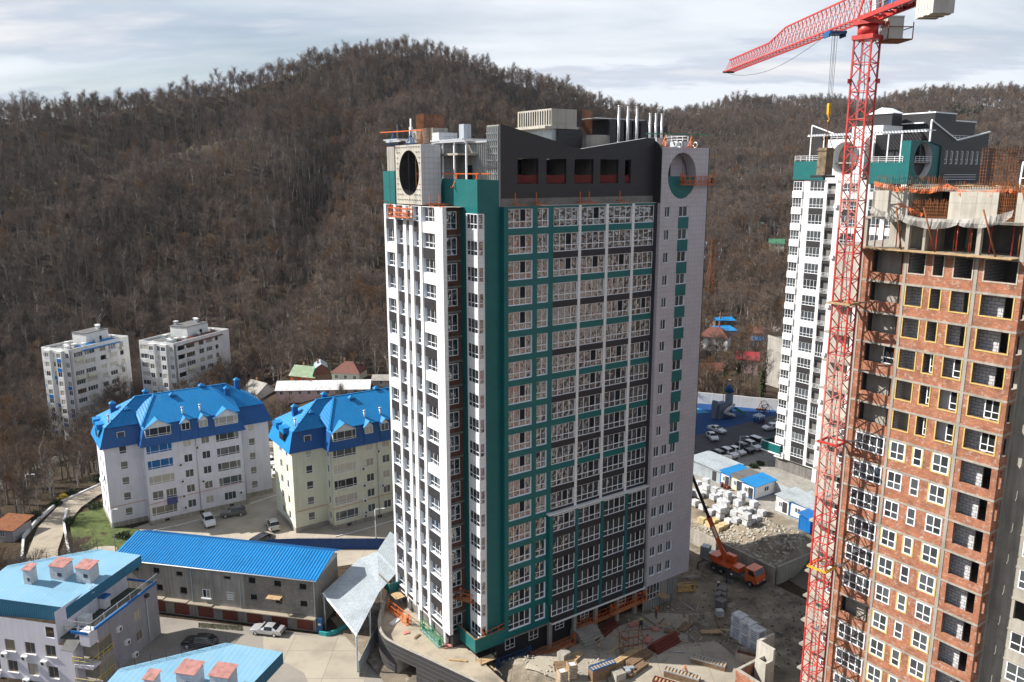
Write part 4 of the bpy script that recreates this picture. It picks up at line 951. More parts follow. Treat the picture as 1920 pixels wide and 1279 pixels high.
    # rebar forests and cages
    def rebar(name,u0,u1,y0,y1,za,zb,st,mesh=True):
        m=MB().mat('rust')
        for y in np.arange(y0,y1,st): m.beam((u0,y,za),(u0+rr.uniform(-.04,.04),y+rr.uniform(-.05,.05),zb+rr.uniform(-.25,.1)),.035); m.beam((u1,y,za),(u1,y,zb+rr.uniform(-.25,.1)),.035)
        if mesh:
            for z in np.arange(za+.2,zb-.2,.3): m.beam((u0,y0,z),(u0,y1,z),.028); m.beam((u1,y0,z),(u1,y1,z),.028)
            for y in (y0,y1):
                for z in np.arange(za+.2,zb-.2,.22): m.beam((u0,y,z),(u1,y,z),.03)
        o=m.build(name,T); o['kind']='stuff'; return o
    rebar('starter_bars',1.15,1.5,X(-37.6),yL,61.0,62.4,.2,False); rebar('starter_bars',2.2,3.6,0,X(-38),61.1,61.9,.22,False); rebar('starter_bars',1.12,1.3,X(-38),X(-34.6),58.5,60.3,.2,True)
    rebar('starter_bars',1.14,1.35,X(-43.9),X(-42.4),58.5,61.8,.14,True)
    for (u,y,du,dy,za,zb) in ((7.6,X(-40.6),2.2,3.2,61.2,65.2),(8.0,X(-44.8),2.0,3.0,61.2,66.8),(10.5,X(-47.5),1.6,2.0,61.2,66.5)):
        rebar('rebar_cage',u,u+du,y,y+dy,za,zb,.26)
    # concrete storey of the right wing + timber, formwork, netting
    MB().mat('concrete').box(2.0,14,-9,-.03,58.2,58.45).build('floor_slab',T)
    MB().mat('concrete_light').box(3,3.3,-9,-.1,58.45,61).build('concrete_panel',T)
    for i in range(26): 
        u,y=rr.uniform(1.8,4.2),rr.uniform(.5,yL-1); a=rr.uniform(-.5,.5); L=rr.uniform(.8,2.4)
        MB().mat('wood').beam((u,y,61.26+rr.uniform(0,.35)),(u+L*math.sin(a)*.4,y+L*math.cos(a),61.26+rr.uniform(0,.35)),.16,.06).build('plank',T)
    for i,(y,wd) in enumerate(((X(-45.1),1.5),(X(-46.9),1.4),(X(-43.3),1.2))):
        m=MB().mat('frame_white'); u=5.2
        m.beam((u,y,61.3),(u+.2,y,63.6),.12); m.beam((u,y+wd,61.3),(u+.2,y+wd,63.6),.12); m.beam((u+.2,y,63.6),(u+.2,y+wd,63.6),.12); m.beam((u,y,62.2),(u,y+wd,62.2),.08); m.build('formwork_frame',T)
    def net(name,pts,m,sag,hh):
        n=MB().mat(m); K=14
        for (p,q) in zip(pts[:-1],pts[1:]):
            for j in range(K):
                f0,f1=j/K,(j+1)/K
                a=Vector(p).lerp(Vector(q),f0); b=Vector(p).lerp(Vector(q),f1); s0=sag*4*f0*(1-f0); s1=sag*4*f1*(1-f1)
                n.face([(a.x-.25*math.sin(j),a.y,a.z-hh-s0*1.4),(b.x-.25*math.sin(j+1),b.y,b.z-hh-s1*1.4),(b.x,b.y,b.z-s1*.5),(a.x,a.y,a.z-s0*.5)])
        return n.build(name,T)
    net('debris_net',[(-.3,yL-.6,59.6),(-.4,X(-34.6),58.9),(-.5,X(-40.0),58.7),(-.5,X(-44.4),59.6)],'debris_mesh',.42,.55)
    net('orange_net',[(1.0,yL,61.9),(1.0,X(-35.2),61.2),(1.0,X(-37.9),61.7),(1.2,X(-40),61.0),(1.2,X(-43),61.5),(1.2,X(-45.4),61.0)],'net_orange',.18,.38)
    net('orange_net',[(.9,X(-33.4),60.0),(.9,X(-36),58.95)],'net_orange',.1,.3)
towerC()
# ================================================================ tower B: finished white and teal tower behind
TB=thing('finished_tower','finished white tower with grey bands and teal crown behind the crane','tower',S(78,0),ANG)
def towerB():
    T=TB; rr=random.Random(9); rows=[59.54-3.0*k for k in range(18)]; Z0,Z1=7.35,61.6
    MB().mat('concrete_dark').box(.5,26,-8,19.0,4.72,61).build('core',T)
    fr=FL(0); w=MB(); ops=[]
    cw=[(12.4,15.4,4,1.85),(5.6,8.6,4,1.85),(1.2,3.6,3,1.85),(-1.8,.4,3,1.85)]
    for z in rows:
        for (a,b,n,h) in cw: ops.append((-b,-a,z,z+h))
        ops.append((-11.8,-10.1,z-.35,z+2.1))
    facade(w,fr,-16.8,3.0,Z0,Z1,ops,.3,'white_panel','white_panel')
    w.mat('white_panel'); w.face([(0,16.8,Z0),(0,16.8,Z1),(1.4,16.8,Z1),(1.4,16.8,Z0)]); w.face([(0,-3,Z0),(1,-3,Z0),(1,-3,Z1),(0,-3,Z1)]); w.face([(0,-3,Z0),(0,16.8,Z0),(1.2,16.8,Z0),(1.2,-3,Z0)])
    w.build('west_wall',T)
    sc={}
    for i,z in enumerate(rows):
        for j,(a,b,n,h) in enumerate(cw):
            window(T,fr,-b,z,b-a,h,n,inset=.1,var=rr.randrange(4),gl='glass_flat',tr=.3)
            dk=(i in (1,3,5,7,9,11,12,13,14,15,16,17)) if j==0 else i%2
            if dk: 
                if j not in sc: sc[j]=MB().mat('spandrel_dark').box(-.02,-.003,a+.02,b-.02,0,1.12).mesh('spandrel')
                link('spandrel',sc[j],T,(0,0,z-1.135))
        # open loggia: back wall, floor, railing, grey panel
        glazed=i in (10,14)
        MB().mat('pale_tile').box(1.0,1.1,10.1,11.8,z-.35,z+2.1).build('loggia_wall',T)
        MB().mat('spandrel_dark').box(-.02,-.003,10.12,11.78,z-1.0,z-.37).build('spandrel',T)
        if glazed: window(T,fr,-11.78,z-.3,1.66,2.35,3,inset=.1,gl='glass_flat',tr=.3)
        else:
            m=MB().mat('frame_white')
            for q in (z-.1,z+.15,z+.4): m.beam((-.01,10.15,q),(-.01,11.75,q),.04)
            m.beam((-.01,10.3,z-.35),(-.01,10.3,z+.4),.04); m.beam((-.01,11.6,z-.35),(-.01,11.6,z+.4),.04); m.build('railing',T)
        if i%3==1: MB().mat('white_paint').box(-.42,-.02,9.35,10.0,z+.1,z+.75).build('air_conditioner',T)
        # corner bay on the left
        zt=z+1.75
        MB().mat('white_panel').box(-.25,2.6,16.8,18.95,z-1.25,z).build('bay_spandrel',T)
        p=MB().mat('white_panel'); p.box(-.1,.05,16.8,16.95,z,zt); p.build('bay_post',T)
        window(T,FL(.0),-18.9,z+.002,1.9,zt-z-.004,3,inset=.0,name='bay_window',gl='glass_flat',var=rr.randrange(4))
        MB().mat('white_panel').box(.3,2.6,16.95,18.6,z,zt).build('bay_core',T)
    # teal parapet, balcony below, base
    MB().mat('teal_panel').box(-.3,3,12.6,19.0,61.6,64.9).build('teal_parapet',T)
    w=MB().mat('teal_panel'); w.box(-.5,-.3,17.4,21.9,8.2,9.9); w.box(-.3,3,21.75,21.9,8.2,9.9); w.mat('frame_white'); w.box(-.55,3,17.35,21.95,7.9,8.2); w.box(-.53,-.27,17.38,21.95,9.9,9.98); w.mat('wood_dark'); w.box(2.6,2.7,19.1,21.7,8.2,9.7); w.build('balcony',T)
    w=MB().mat('dark_panel'); w.box(1.0,25,-8,19.2,4.72,7.34); w.mat('white_panel'); w.box(-.05,1,9.3,10.2,4.72,7.34); w.build('base_wall',T)
    window(T,FL(1.0),-13.2,5.6,1.6,1.4,2,inset=-.05,gl='glass_flat')
    def rail(pts,z):
        m=MB().mat('frame_white')
        for p,q in zip(pts[:-1],pts[1:]):
            for h in (.3,.6,.95): m.beam((*p,z+h),(*q,z+h),.06)
            L=math.dist(p,q); n=max(1,int(L/1.2))
            for k in range(n+1): f=k/n; m.beam((lerp(p[0],q[0],f),lerp(p[1],q[1],f),z),(lerp(p[0],q[0],f),lerp(p[1],q[1],f),z+.95),.06)
        m.build('roof_railing',T)
    rail([(-.2,18.9),(-.2,12.7)],64.9); rail([(-.2,3.8),(-.2,-1.9)],64.5)
    # white round portal
    w=MB(); ring_wall(w,fr[0],-12.4,-5.2,61.0,68.6,-8.8,65.3,2.75,2.85,2.2,'white_panel','white_panel'); w.mat('white_panel'); w.face([(0,5.2,61),(2.2,5.2,61),(2.2,5.2,68.6),(0,5.2,68.6)]); w.face([(0,5.2,68.6),(2.2,5.2,68.6),(2.2,12.4,68.6),(0,12.4,68.6)]); w.build('round_portal',T)
    rail([(-.1,11.8),(-.1,5.8)],68.6)
    # teal block with oval opening on the right hand face
    w=MB().mat('teal_panel'); w.face([(-.1,4.0,61.0),(-.1,-3,61.0),(-.1,-3,67.95),(-.1,-1.4,67.95),(-.1,-1.4,64.6),(-.1,4.0,64.6)]); w.mat('concrete'); w.face([(-.1,-1.4,64.6),(3,-1.4,64.6),(3,4,64.6),(-.1,4,64.6)]); w.face([(-.1,-3,67.95),(9.2,-3,67.95),(9.2,-1,67.95),(-.1,-1.4,67.95)]); ring_wall(w,FR(-3)[0],-.1,9.4,60.5,68.0,4.0,64.9,2.75,2.9,1.2,'teal_panel','white_paint'); w.build('teal_block',T)
    MB().mat('dark_panel').box(.5,9,-1.9,-1.5,60.5,67.8).build('oval_back_wall',T)
    rail([(1.6,-3.0),(6.4,-3.0)],64.5)
    # dark R wall with windows and folded top
    w=MB(); opsd=[(10.4+1.75*k,11.2+1.75*k,64.3,66.5) for k in range(8)]
    facade(w,FR(-3.2),9.0,28,61,67.2,opsd,.3,'dark_panel','white_paint'); F=FR(-3.2)[0]; w.mat('dark_panel')
    for (a,za,b,zb) in ((5.0,71.2,13.7,68.2),(13.7,68.2,24.8,69.9)):
        if a<9: w.face([F(5,0,67.96),F(9,0,67.2),F(13.7,0,67.2),F(b,0,zb),F(a,0,za)])
        else: w.face([F(a,0,67.2),F(b,0,67.2),F(b,0,zb),F(a,0,za)])
        w.mat('frame_white'); w.beam(F(a,.05,za+.1),F(b,.05,zb+.1),.25,.22); w.mat('dark_panel')
    w.mat('frame_white'); w.beam(F(5,.05,67.9),F(5,.05,71.2),.22)
    w.build('dark_crown_wall',T)
    for o in opsd: window(T,FR(-3.2),o[0],o[2],.8,2.2,1,inset=.1,gl='glass_flat')
    # pergola, left gable frame, roof boxes
    w=MB().mat('frame_white'); w.box(-.15,0,-5.6,16.6,69.25,69.45); w.build('pergola_beam',T)
    for v in np.arange(-5.4,16.6,.55): MB().mat('frame_white').box(-.6,2.6,v,v+.12,69.46,69.6).build('pergola_slat',T)
    for v in (15.9,13.2,3.7,1.0,-1.3): MB().mat('frame_white').box(-.12,.04,v-.09,v+.09,64.5,69.24).build('pergola_post',T)
    MB().mat('dark_panel').box(2.7,3.0,12.5,17,61,69.2).build('terrace_wall',T); MB().mat('dark_panel').box(2.7,3,-3,5,64.7,69.2).build('terrace_wall',T); w=MB().mat('dark_panel'); w.face([(1,16.6,69.5),(1,11.9,69.5),(1,16.6,71.2)]); w.mat('frame_white'); w.beam((1,16.6,69.4),(1,16.6,71.3),.18); w.beam((1,16.6,71.3),(1,11.9,69.6),.18); w.build('gable_frame',T)
    w=MB().mat('white_panel'); w.box(3.0,9,4.0,9.8,64,70.8); w.build('penthouse',T)
    w=MB().mat('dark_panel'); w.box(6.0,9.0,4.3,8.4,70.8,72.9); w.mat('frame_white'); w.prism([(5.8,4.1),(9.2,4.1),(9.2,8.6),(5.8,8.6)],72.9,73.0); w.face([(5.8,4.1,73),(5.8,8.6,73),(5.8,6.3,74)]); w.face([(9.2,4.1,73),(9.2,8.6,73),(9.2,6.3,74)][::-1]); w.face([(5.8,4.1,73),(9.2,4.1,73),(9.2,6.3,74),(5.8,6.3,74)]); w.face([(9.2,8.6,73),(5.8,8.6,73),(5.8,6.3,74),(9.2,6.3,74)]); w.build('stair_tower',T)
    w=MB().mat('dark_panel'); w.box(11.0,18,-.5,6,66,72.9); w.box(18,26,0,6,66,71.8); w.mat('frame_white'); w.box(10.9,18.1,-.6,6.1,72.9,73.1); w.box(18.1,26.1,-.1,6.1,71.8,72.0); w.box(10.2,10.98,1,6,71.2,71.4); w.build('lift_house',T)
    MB().mat('curtain_glass').box(10.93,10.99,2.2,3.4,68.0,70.0).build('roof_door',T)
    MB().mat('concrete').box(1,27,-2.8,18.9,64.4,64.65).build('upper_roof',T)
    rail([(13,-2.6),(20,-2.6),(27,-2.6),(27,4)],68.2)
    m=MB().mat('frame_white')
    for z in (61.7,62.1,62.5): m.beam((9.4,-4.0,z),(20,-4.0,z),.07)
    m.build('balcony_railing',T)
    for x in (13.5,15.3): MB().mat('steel').tube([(x,2,73.3),(x+1.2,2,73.3)],.22,10).build('roof_vent',T)
towerB()
# ================================================================ tower crane
CRX,CRY=S(19.45,-30.96).x,S(19.45,-30.96).y
def crane():
    T=thing('tower_crane','red lattice tower crane with concrete counterweights','crane',(CRX,CRY,0),ANG+R(6))
    hw=.82; seg=2.5; ztop=75.0; rr=random.Random(2)
    n=int(ztop/seg)
    for k in range(n):
        z0,z1=k*seg,(k+1)*seg
        pale=(13<=(z0/1.0)<16) or 29<z0<44 or 57<z0<62
        m=MB().mat('crane_pale' if pale else 'crane_red')
        C=[(-hw,-hw),(hw,-hw),(hw,hw),(-hw,hw)]
        for (x,y) in C: m.beam((x,y,z0),(x,y,z1),.15)
        for i in range(4):
            a,b=C[i],C[(i+1)%4]; 
            m.beam((*a,z0+.05),(*b,z0+.05),.08); m.beam((*a,z0+.05),(*b,z0+seg*.5),.075); m.beam((*b,z0+seg*.5),(*a,z1),.075)
        m.mat('steel'); 
        m.beam((-.25,.35,z0),(-.25,.35,z1),.035); m.beam((.05,.35,z0),(.05,.35,z1),.035)
        for q in range(6): m.beam((-.25,.35,z0+q*.42),(.05,.35,z0+q*.42),.025)
        if k%3==0: m.box(-.65,.65,-.7,-.1,z0+.1,z0+.14)
        m.build('mast_section',T)
    # electric cable inside the mast
    MB().mat('dark_metal').tube([(.2+.12*math.sin(z),.1+.1*math.cos(z*1.3),z) for z in np.arange(0,75,1.5)],.035,5).build('power_cable',T)
    for z,m in ((50.2,'wood'),(22.1,'yellow_paint'),(35.9,'crane_red')):
        b=MB().mat(m)
        for (x0,y0,x1,y1) in ((-1.1,-1.0,1.1,-1.0),(1.0,-1.1,1.0,1.1),(1.1,1.0,-1.1,1.0),(-1.0,1.1,-1.0,-1.1)): b.beam((x0,y0,z),(x1,y1,z),.18,.2)
        b.build('tie_collar',T); b=MB().mat('steel'); b.beam((1,-.9,z),(4.2,-2.2,z),.16); b.beam((1,.9,z),(2.8,.5,z),.16); b.beam((1,-.9,z),(2.8,.9,z),.12); b.build('wall_tie',T)
    t=MB().mat('crane_red'); t.box(-1.0,1.0,-1.0,1.0,74.6,75.0); t.tube([(0,0,75.0),(0,0,75.9)],.9,18); t.box(-1.05,1.05,-1.05,1.05,75.9,76.25); 
    for (x,y) in ((-hw,-hw),(hw,-hw),(hw,hw),(-hw,hw)): t.beam((x,y,71),(x*1.25,y*1.25,71),.2,.4)
    t.build('slewing_ring',T)
    jd=(Vector((30.4,116,0))-Vector((CRX,CRY,0))).normalized(); ja=math.atan2(jd.y,jd.x)-(ANG+R(6))
    J=MB().mat('crane_red'); L=39.5; zb=76.6; base=Matrix.Rotation(ja,4,'Z')
    def jp(x,y,z): return tuple(base@Vector((x,y,z)))
    def jh(x): return 2.5 if x<20 else (2.5-(x-20)*.2 if x<24.5 else 1.55)
    secs=[]; x=.6
    nseg=8; dx=L/nseg
    for k in range(nseg):
        m=MB().mat('crane_red'); x0,x1=k*dx,(k+1)*dx
        for y in (-.65,.65): m.beam(jp(x0,y,zb),jp(x1,y,zb),.15)
        m.beam(jp(x0,0,zb+jh(x0)),jp(x1,0,zb+jh(x1)),.15)
        q=5; st=dx/q
        for j in range(q):
            a,b,c=x0+j*st,x0+(j+.5)*st,x0+(j+1)*st
            for y in (-.65,.65): m.beam(jp(a,y,zb),jp(b,0,zb+jh(b)),.045); m.beam(jp(b,0,zb+jh(b)),jp(c,y,zb),.045)
            m.beam(jp(a,-.65,zb),jp(a,.65,zb),.045); m.beam(jp(a,-.65,zb),jp(c,.65,zb),.035)
        m.build('jib_section',T)
    m=MB().mat('dark_metal'); m.box(L-.1,L+.5,-.75,.75,zb-.15,zb+.12,F=jp); m.build('jib_tip',T)
    # counter jib toward the camera, with machinery and concrete blocks
    m=MB().mat('crane_red'); Lc=12.5
    for y in (-.8,.8): m.beam(jp(0,y,zb-.1),jp(-Lc,y,zb-.1),.26,.42)
    for j in range(9): m.beam(jp(-j*1.5,-.8,zb-.1),jp(-j*1.5,.8,zb-.1),.14)
    for j in range(8): m.beam(jp(-j*1.5,-.8,zb-.1),jp(-(j+1)*1.5,.8,zb-.1),.08)
    m.build('counter_jib',T)
    for (kx) in range(6): MB().mat('counterweight').box(-9.4-kx*.42,-9.4-kx*.42-.38,-.85,.85,zb-1.9+.05*(kx%2),zb+1.0,F=jp).build('counterweight',T)
    m=MB().mat('steel')
    for y in (-1.0,1.0):
        for h in (.5,1.0): m.beam(jp(-1,y,zb+h),jp(-9,y,zb+h),.05)
        for j in range(6): m.beam(jp(-1-j*1.6,y,zb),jp(-1-j*1.6,y,zb+1.0),.05)
    m.build('walkway_railing',T)
    m=MB().mat('blue_paint'); m.box(-6.4,-4.4,-.6,.6,zb+.1,zb+1.1,F=jp); m.mat('dark_metal'); m.box(-4.3,-3.4,-.5,.5,zb+.1,zb+.9,F=jp); m.build('hoist_winch',T)
    m=MB().mat('white_paint'); m.box(-1.0,-.3,-.55,-.05,zb+.3,zb+1.6,F=jp); m.build('electric_cabinet',T)
    m=MB().mat('crane_red'); 
    for y in (-.6,.6): m.beam(jp(1.0,y,zb),jp(0,0,zb+4.2),.15); m.beam(jp(-1.4,y,zb),jp(0,0,zb+4.2),.15)
    m.build('tower_head',T)
    # cab on the right of the mast
    m=MB().mat('white_paint'); m.box(-.9,.9,-2.9,-1.5,zb-2.0,zb-1.9,F=jp); m.box(-.9,.9,-2.9,-1.5,zb-.1,zb,F=jp)
    for (xx,yy) in ((-.87,-2.87),(.83,-2.87),(-.87,-1.53),(.83,-1.53)): m.box(xx,xx+.06,yy,yy+.06,zb-1.9,zb-.1,F=jp)
    m.build('cab',T); MB().mat('curtain_glass').box(-.84,.84,-2.84,-1.56,zb-1.88,zb-.12,F=jp).build('cab_glass',T)
    m=MB().mat('rust')
    for z in (zb-2.05,zb-1.0): 
        m.beam(jp(-1.2,-1.3,z),jp(-1.2,-3.6,z),.07); m.beam(jp(-1.2,-3.6,z),jp(1.2,-3.6,z),.07)
    for (xx,yy) in ((-1.2,-1.3),(-1.2,-3.6),(1.2,-3.6)): m.beam(jp(xx,yy,zb-2.05),jp(xx,yy,zb-.6),.07)
    m.box(-1.2,1.2,-3.6,-1.3,zb-2.12,zb-2.06,F=jp); m.build('cab_platform',T)
    # trolley, ropes, hook block
    tx=6.8; m=MB().mat('blue_paint'); m.box(tx-.8,tx+.8,-.85,.85,zb-.42,zb-.2,F=jp); 
    for y in (-.8,.8): m.box(tx-.6,tx+.6,y-.07,y+.07,zb-.7,zb-.1,F=jp)
    m.build('trolley',T)
    for (ox,oy) in ((-.25,-.15),(.25,-.15),(-.25,.15),(.25,.15)): MB().mat('dark_metal').beam(jp(tx+ox,oy,zb-.4),jp(tx+ox*.5,oy,69.6),.03).build('hoist_rope',T)
    m=MB().mat('yellow_paint'); m.box(tx-.22,tx+.22,-.14,.14,68.5,69.6,F=jp); m.tube([jp(tx,0,68.5),jp(tx,0,68.2)],.1,8); m.tube([jp(tx+.18*math.cos(t),0,68.0+.2*math.sin(t)) for t in np.linspace(1.6,5.8,8)],.05,6); m.build('hook_block',T)
    MB().mat('dark_metal').tube([jp(tx+.2+(31.5-tx)*0,.6,zb-.3)]+[jp(tx+k*(L-tx)/8,.6,zb-.3-1.6*math.sin(math.pi*k/8)) for k in range(1,8)]+[jp(L,.6,zb-.1)],.025,5).build('slack_cable',T)
    hook=base@Vector((tx,0,0)); hw_=Matrix.Rotation(ANG+R(6),4,'Z')@hook+Vector((CRX,CRY,0))
    t=thing('concrete_skip','stained brown concrete bucket hanging from the crane hook','bucket',(hw_.x,hw_.y,62.2),ANG)
    b=MB().mat('skip_brown'); b.prism([(-.62,-.5),(.62,-.5),(.62,.5),(-.62,.5)],.25,3.0); b.box(-.7,.7,-.58,.58,2.7,2.85); b.build('shell',t); b=MB().mat('dark_panel'); b.box(-1.3,.9,-.7,.7,0,.24); b.build('tray',t)
    b=MB().mat('rust')
    for (x,y) in ((-.5,-.4),(.5,-.4),(.5,.4),(-.5,.4)): b.beam((x,y,3.0),(0,0,4.6),.05)
    b.beam((0,0,4.6),(0,0,5.8),.07); b.build('chain',t)
mat('counterweight',(.58,.55,.50),.9,.12,.8,stain=.2); mat('skip_brown',(.22,.17,.11),.9,.35,2.0,stain=.4)
crane()

# ================================================================ tower D: unseen tower added behind the teal tower to shade playground and parked cars
def towerD():
    T=thing('added_shade_tower','unseen white tower added behind the teal tower to cast shade','tower',S(50,44),ANG)
    MB().mat('concrete_dark').box(.3,13.7,.3,39.7,0,64.8).build('core',T)
    for nm,fr,s0,s1 in (('front_wall',FR(0),0,14),('left_wall',FL(0),-40,0),('right_wall',FE(14),0,40),('rear_wall',FB(40),-14,0)):
        ops=[(s0+1.2+k*4.4,s0+4.4+k*4.4,5.4+3.0*i,7.4+3.0*i) for k in range(int((s1-s0-1)/4.4)) for i in range(19)]
        w=MB(); facade(w,fr,s0,s1,0,65,ops,.3,'white_panel','reveal_white'); w.build(nm,T)
        if nm in ('front_wall','right_wall'):
            for o in ops: window(T,fr,o[0],o[2],3.2,2.0,4,inset=.12,name='facade_window' if nm=='front_wall' else 'side_window')
    MB().mat('concrete').box(.0,14,.0,40,65.0,65.3).build('roof',T)
    MB().mat('dark_panel').box(3,11,12,26,65.3,67.5).build('lift_house',T)
towerD()
# ================================================================ mansard apartment houses (lilac and cream)
def box_on(T,name,m,*b): return MB().mat(m).box(*b).build(name,T)
def mansard_house(label,wall,origin,seed,rz_extra=0.0):
    """local x along the front (0 = left end of the projecting middle block), y into the house; middle block 0..17.2"""
    rr=random.Random(seed); T=thing('mansard_house',label,'apartment house',S(*origin),ANG+rz_extra,'blue roofed mansard apartment houses')
    L=17.2; wl,wr=-6.0,23.2; yb=13.0; yw=2.9; ze=15.2; rows=[1.62+2.95*i for i in range(5)]
    plinth='concrete'
    def face(name,fr,s0,s1,ops,z0=.9,z1=ze,m=wall): 
        w=MB(); facade(w,fr,s0,s1,z0,z1,ops,.2,m,'reveal_white'); w.build(name,T)
    front=[]; wins=[]
    for i,z in enumerate(rows):
        if i==1 and wall=='lilac_wall': wide=[(.7,2.6,2),(3.0,4.9,3)]
        else: wide=[(.35,4.75,4)]
        for (a,b,n) in wide: wins.append((a,z,b-a,1.75,[0,.17,.5,.83,1] if n==4 else n,'wide'))
        wins.append((6.6,z+.2,1.5,1.5,2,'n')); wins.append((9.8,z+.2,1.5,1.5,2,'n'))
        wins.append((12.4,z,4.3,1.75,[0,.17,.5,.83,1],'wide')) if not (i==0 and wall=='lilac_wall') else wins.append((13.2,z,2.2,1.6,3,'n'))
    ops=[(a,a+w,z,z+h) for (a,z,w,h,n,k) in wins]
    face('front_wall',FR(0),0,L,ops)
    gls=['glass_flat','curtain_glass','glass_flat','curtain_glass','glass_flat']
    for q,(a,z,w,h,n,k) in enumerate(wins):
        g=rr.choice(gls); 
        if wall=='lilac_wall' and (q%4==1 and z>9 or (k=='wide' and a<1 and 10<z<11)): g='blue_glass'
        window(T,FR(0),a,z,w,h,n,inset=.08,gl=g,tr=.22 if k=='wide' else None,var=rr.randrange(5),fw=.07)
    # sides of the middle block, wings, end walls
    sw=[(-1.9,z+.1,.8,1.45,1) for z in rows]
    face('side_wall',FL(0),-yw,0,[(a,a+w,z,z+h) for (a,z,w,h,n) in sw])
    for (a,z,w,h,n) in sw: window(T,FL(0),a,z,w,h,n,inset=.08,gl='glass_flat',tr=None)
    face('side_wall',FE(L),0,yw,[])
    for (s0,s1,wx) in ((wl,0,-3.6),(L,wr,19.2)):
        ws=[(wx,z+.1,1.25,1.5,1) for z in rows]
        face('wing_wall',FR(yw),s0,s1,[(a,a+w,z,z+h) for (a,z,w,h,n) in ws])
        for (a,z,w,h,n) in ws: window(T,FR(yw),a,z,w,h,n,inset=.08,gl=rr.choice(['glass_flat','curtain_glass']),tr=.3)
    es=[(-9.6,z+.1,1.3,1.5,2) for z in rows]+[(-6.2,z+.1,1.0,1.5,1) for z in rows]
    face('end_wall',FL(wl),-yb,-yw,[(a,a+w,z,z+h) for (a,z,w,h,n) in es])
    for (a,z,w,h,n) in es: window(T,FL(wl),a,z,w,h,n,inset=.08,gl='glass_flat',tr=None)
    face('end_wall',FE(wr),yw,yb,[]); face('rear_wall',FB(yb),-wr,-wl,[])
    p=MB().mat(plinth); o=.06; p.prism([(wl-o,yw-o),(-o,yw-o),(-o,-o),(L+o,-o),(L+o,yw-o),(wr+o,yw-o),(wr+o,yb+o),(wl-o,yb+o)],-1.0,.9); p.build('plinth',T)
    for x in (2.4,8.5,14): MB().mat('interior_dark').box(x,x+.8,-.1,-.065,.3,.7).build('basement_window',T)
    # roof: steep dark skirt following the plan, bright upper roof
    sk=[(wl,yw),(0,yw),(0,0),(L,0),(L,yw),(wr,yw),(wr,yb),(wl,yb)]
    def offs(P,d):
        n=len(P); R_=[]
        for i in range(n):
            a,b,c=Vector(P[i-1]),Vector(P[i]),Vector(P[(i+1)%n]); d1=(b-a).normalized(); d2=(c-b).normalized(); n1=Vector((d1.y,-d1.x)); n2=Vector((d2.y,-d2.x)); q=b+(n1+n2)*d/(1+n1.dot(n2)); R_.append((q.x,q.y))
        return R_
    lo=offs(sk,.7); hi=offs(sk,-.55); zk=18.7
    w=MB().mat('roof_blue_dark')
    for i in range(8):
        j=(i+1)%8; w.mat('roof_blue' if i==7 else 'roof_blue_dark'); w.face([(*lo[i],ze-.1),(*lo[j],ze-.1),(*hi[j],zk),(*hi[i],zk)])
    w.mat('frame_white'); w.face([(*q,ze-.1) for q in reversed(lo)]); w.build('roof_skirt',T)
    r=MB().mat('roof_blue'); zr=22.6; yr=7.0; o=.45; hl=offs(sk,-.2)
    x0,x1=wl-.2+.6,wr-.4; A=(x0,yw+.3,zk-.05); 
    # main hipped roof with ridge, plus lower gable over the middle block
    r.face([(x0,yw+.1,zk-.1),(x1,yw+.1,zk-.1),(x1-6,yr,zr),(x0+6,yr,zr)]); r.face([(x1,yb-.3,zk-.1),(x0,yb-.3,zk-.1),(x0+6,yr,zr),(x1-6,yr,zr)]); r.face([(x0,yb-.3,zk-.1),(x0,yw+.1,zk-.1),(x0+6,yr,zr)]); r.face([(x1,yw+.1,zk-.1),(x1,yb-.3,zk-.1),(x1-6,yr,zr)])
    r.build('main_roof',T)
    r=MB().mat('roof_blue'); r.face([(-.1,.2,zk-.02),(L+.1,.2,zk-.02),(L-3.5,6.4,zr+.08),(3.5,6.4,zr+.08)]); r.face([(-.1,.2,zk-.02),(3.5,6.4,zr+.08),(-.1,5.6,zk+1.9)]); r.face([(L+.1,.2,zk-.02),(L+.1,5.6,zk+1.9),(L-3.5,6.4,zr+.08)]); r.build('middle_roof',T)
    for pts in (((x0,yw+.1,zk),(x0+6,yr,zr+.08)),((x0+6,yr,zr+.08),(x1-6,yr,zr+.08)),((-.1,.2,zk+.05),(3.5,6.4,zr+.15))): MB().mat('roof_blue').beam(*pts,.3,.1).build('ridge_cap',T)
    # dormers
    def dormer(x,w,big):
        zb=16.6 if big else 16.9; h=1.75 if big else 1.45; gz_=zb+h; pk=gz_+(1.35 if big else .9); yf=-.25; ym=4.2 if big else 2.9
        d=MB().mat('white_paint'); d.face([(x,yf,gz_),(x+w,yf,gz_),(x+w/2,yf,pk)]); 
        d.mat(wall); d.face([(x,yf,zb),(x,yf,gz_),(x,1.5,gz_),(x,1.5,zb)]); d.face([(x+w,yf,zb),(x+w,1.5,zb),(x+w,1.5,gz_),(x+w,yf,gz_)]); d.mat('roof_blue_dark'); d.face([(x-.2,yf-.05,zb),(x+w+.2,yf-.05,zb),(x+w+.2,-.7,ze),(x-.2,-.7,ze)]); d.build('dormer',T)
        q=MB().mat('roof_blue'); ov=.3
        q.face([(x-ov,yf-.35,gz_-.1),(x+w/2,yf-.35,pk+.1),(x+w/2,ym,pk+.1),(x-ov,ym*.45,gz_-.1)][::-1]); q.face([(x+w+ov,yf-.35,gz_-.1),(x+w/2,yf-.35,pk+.1),(x+w/2,ym,pk+.1),(x+w+ov,ym*.45,gz_-.1)]); q.build('dormer_roof',T)
        window(T,FR(yf),x+.06,zb+.04,w-.12,h-.06,[0,.17,.5,.83,1] if big else 2,inset=.02,gl=rr.choice(['glass_flat','curtain_glass']),tr=.22 if big else None)
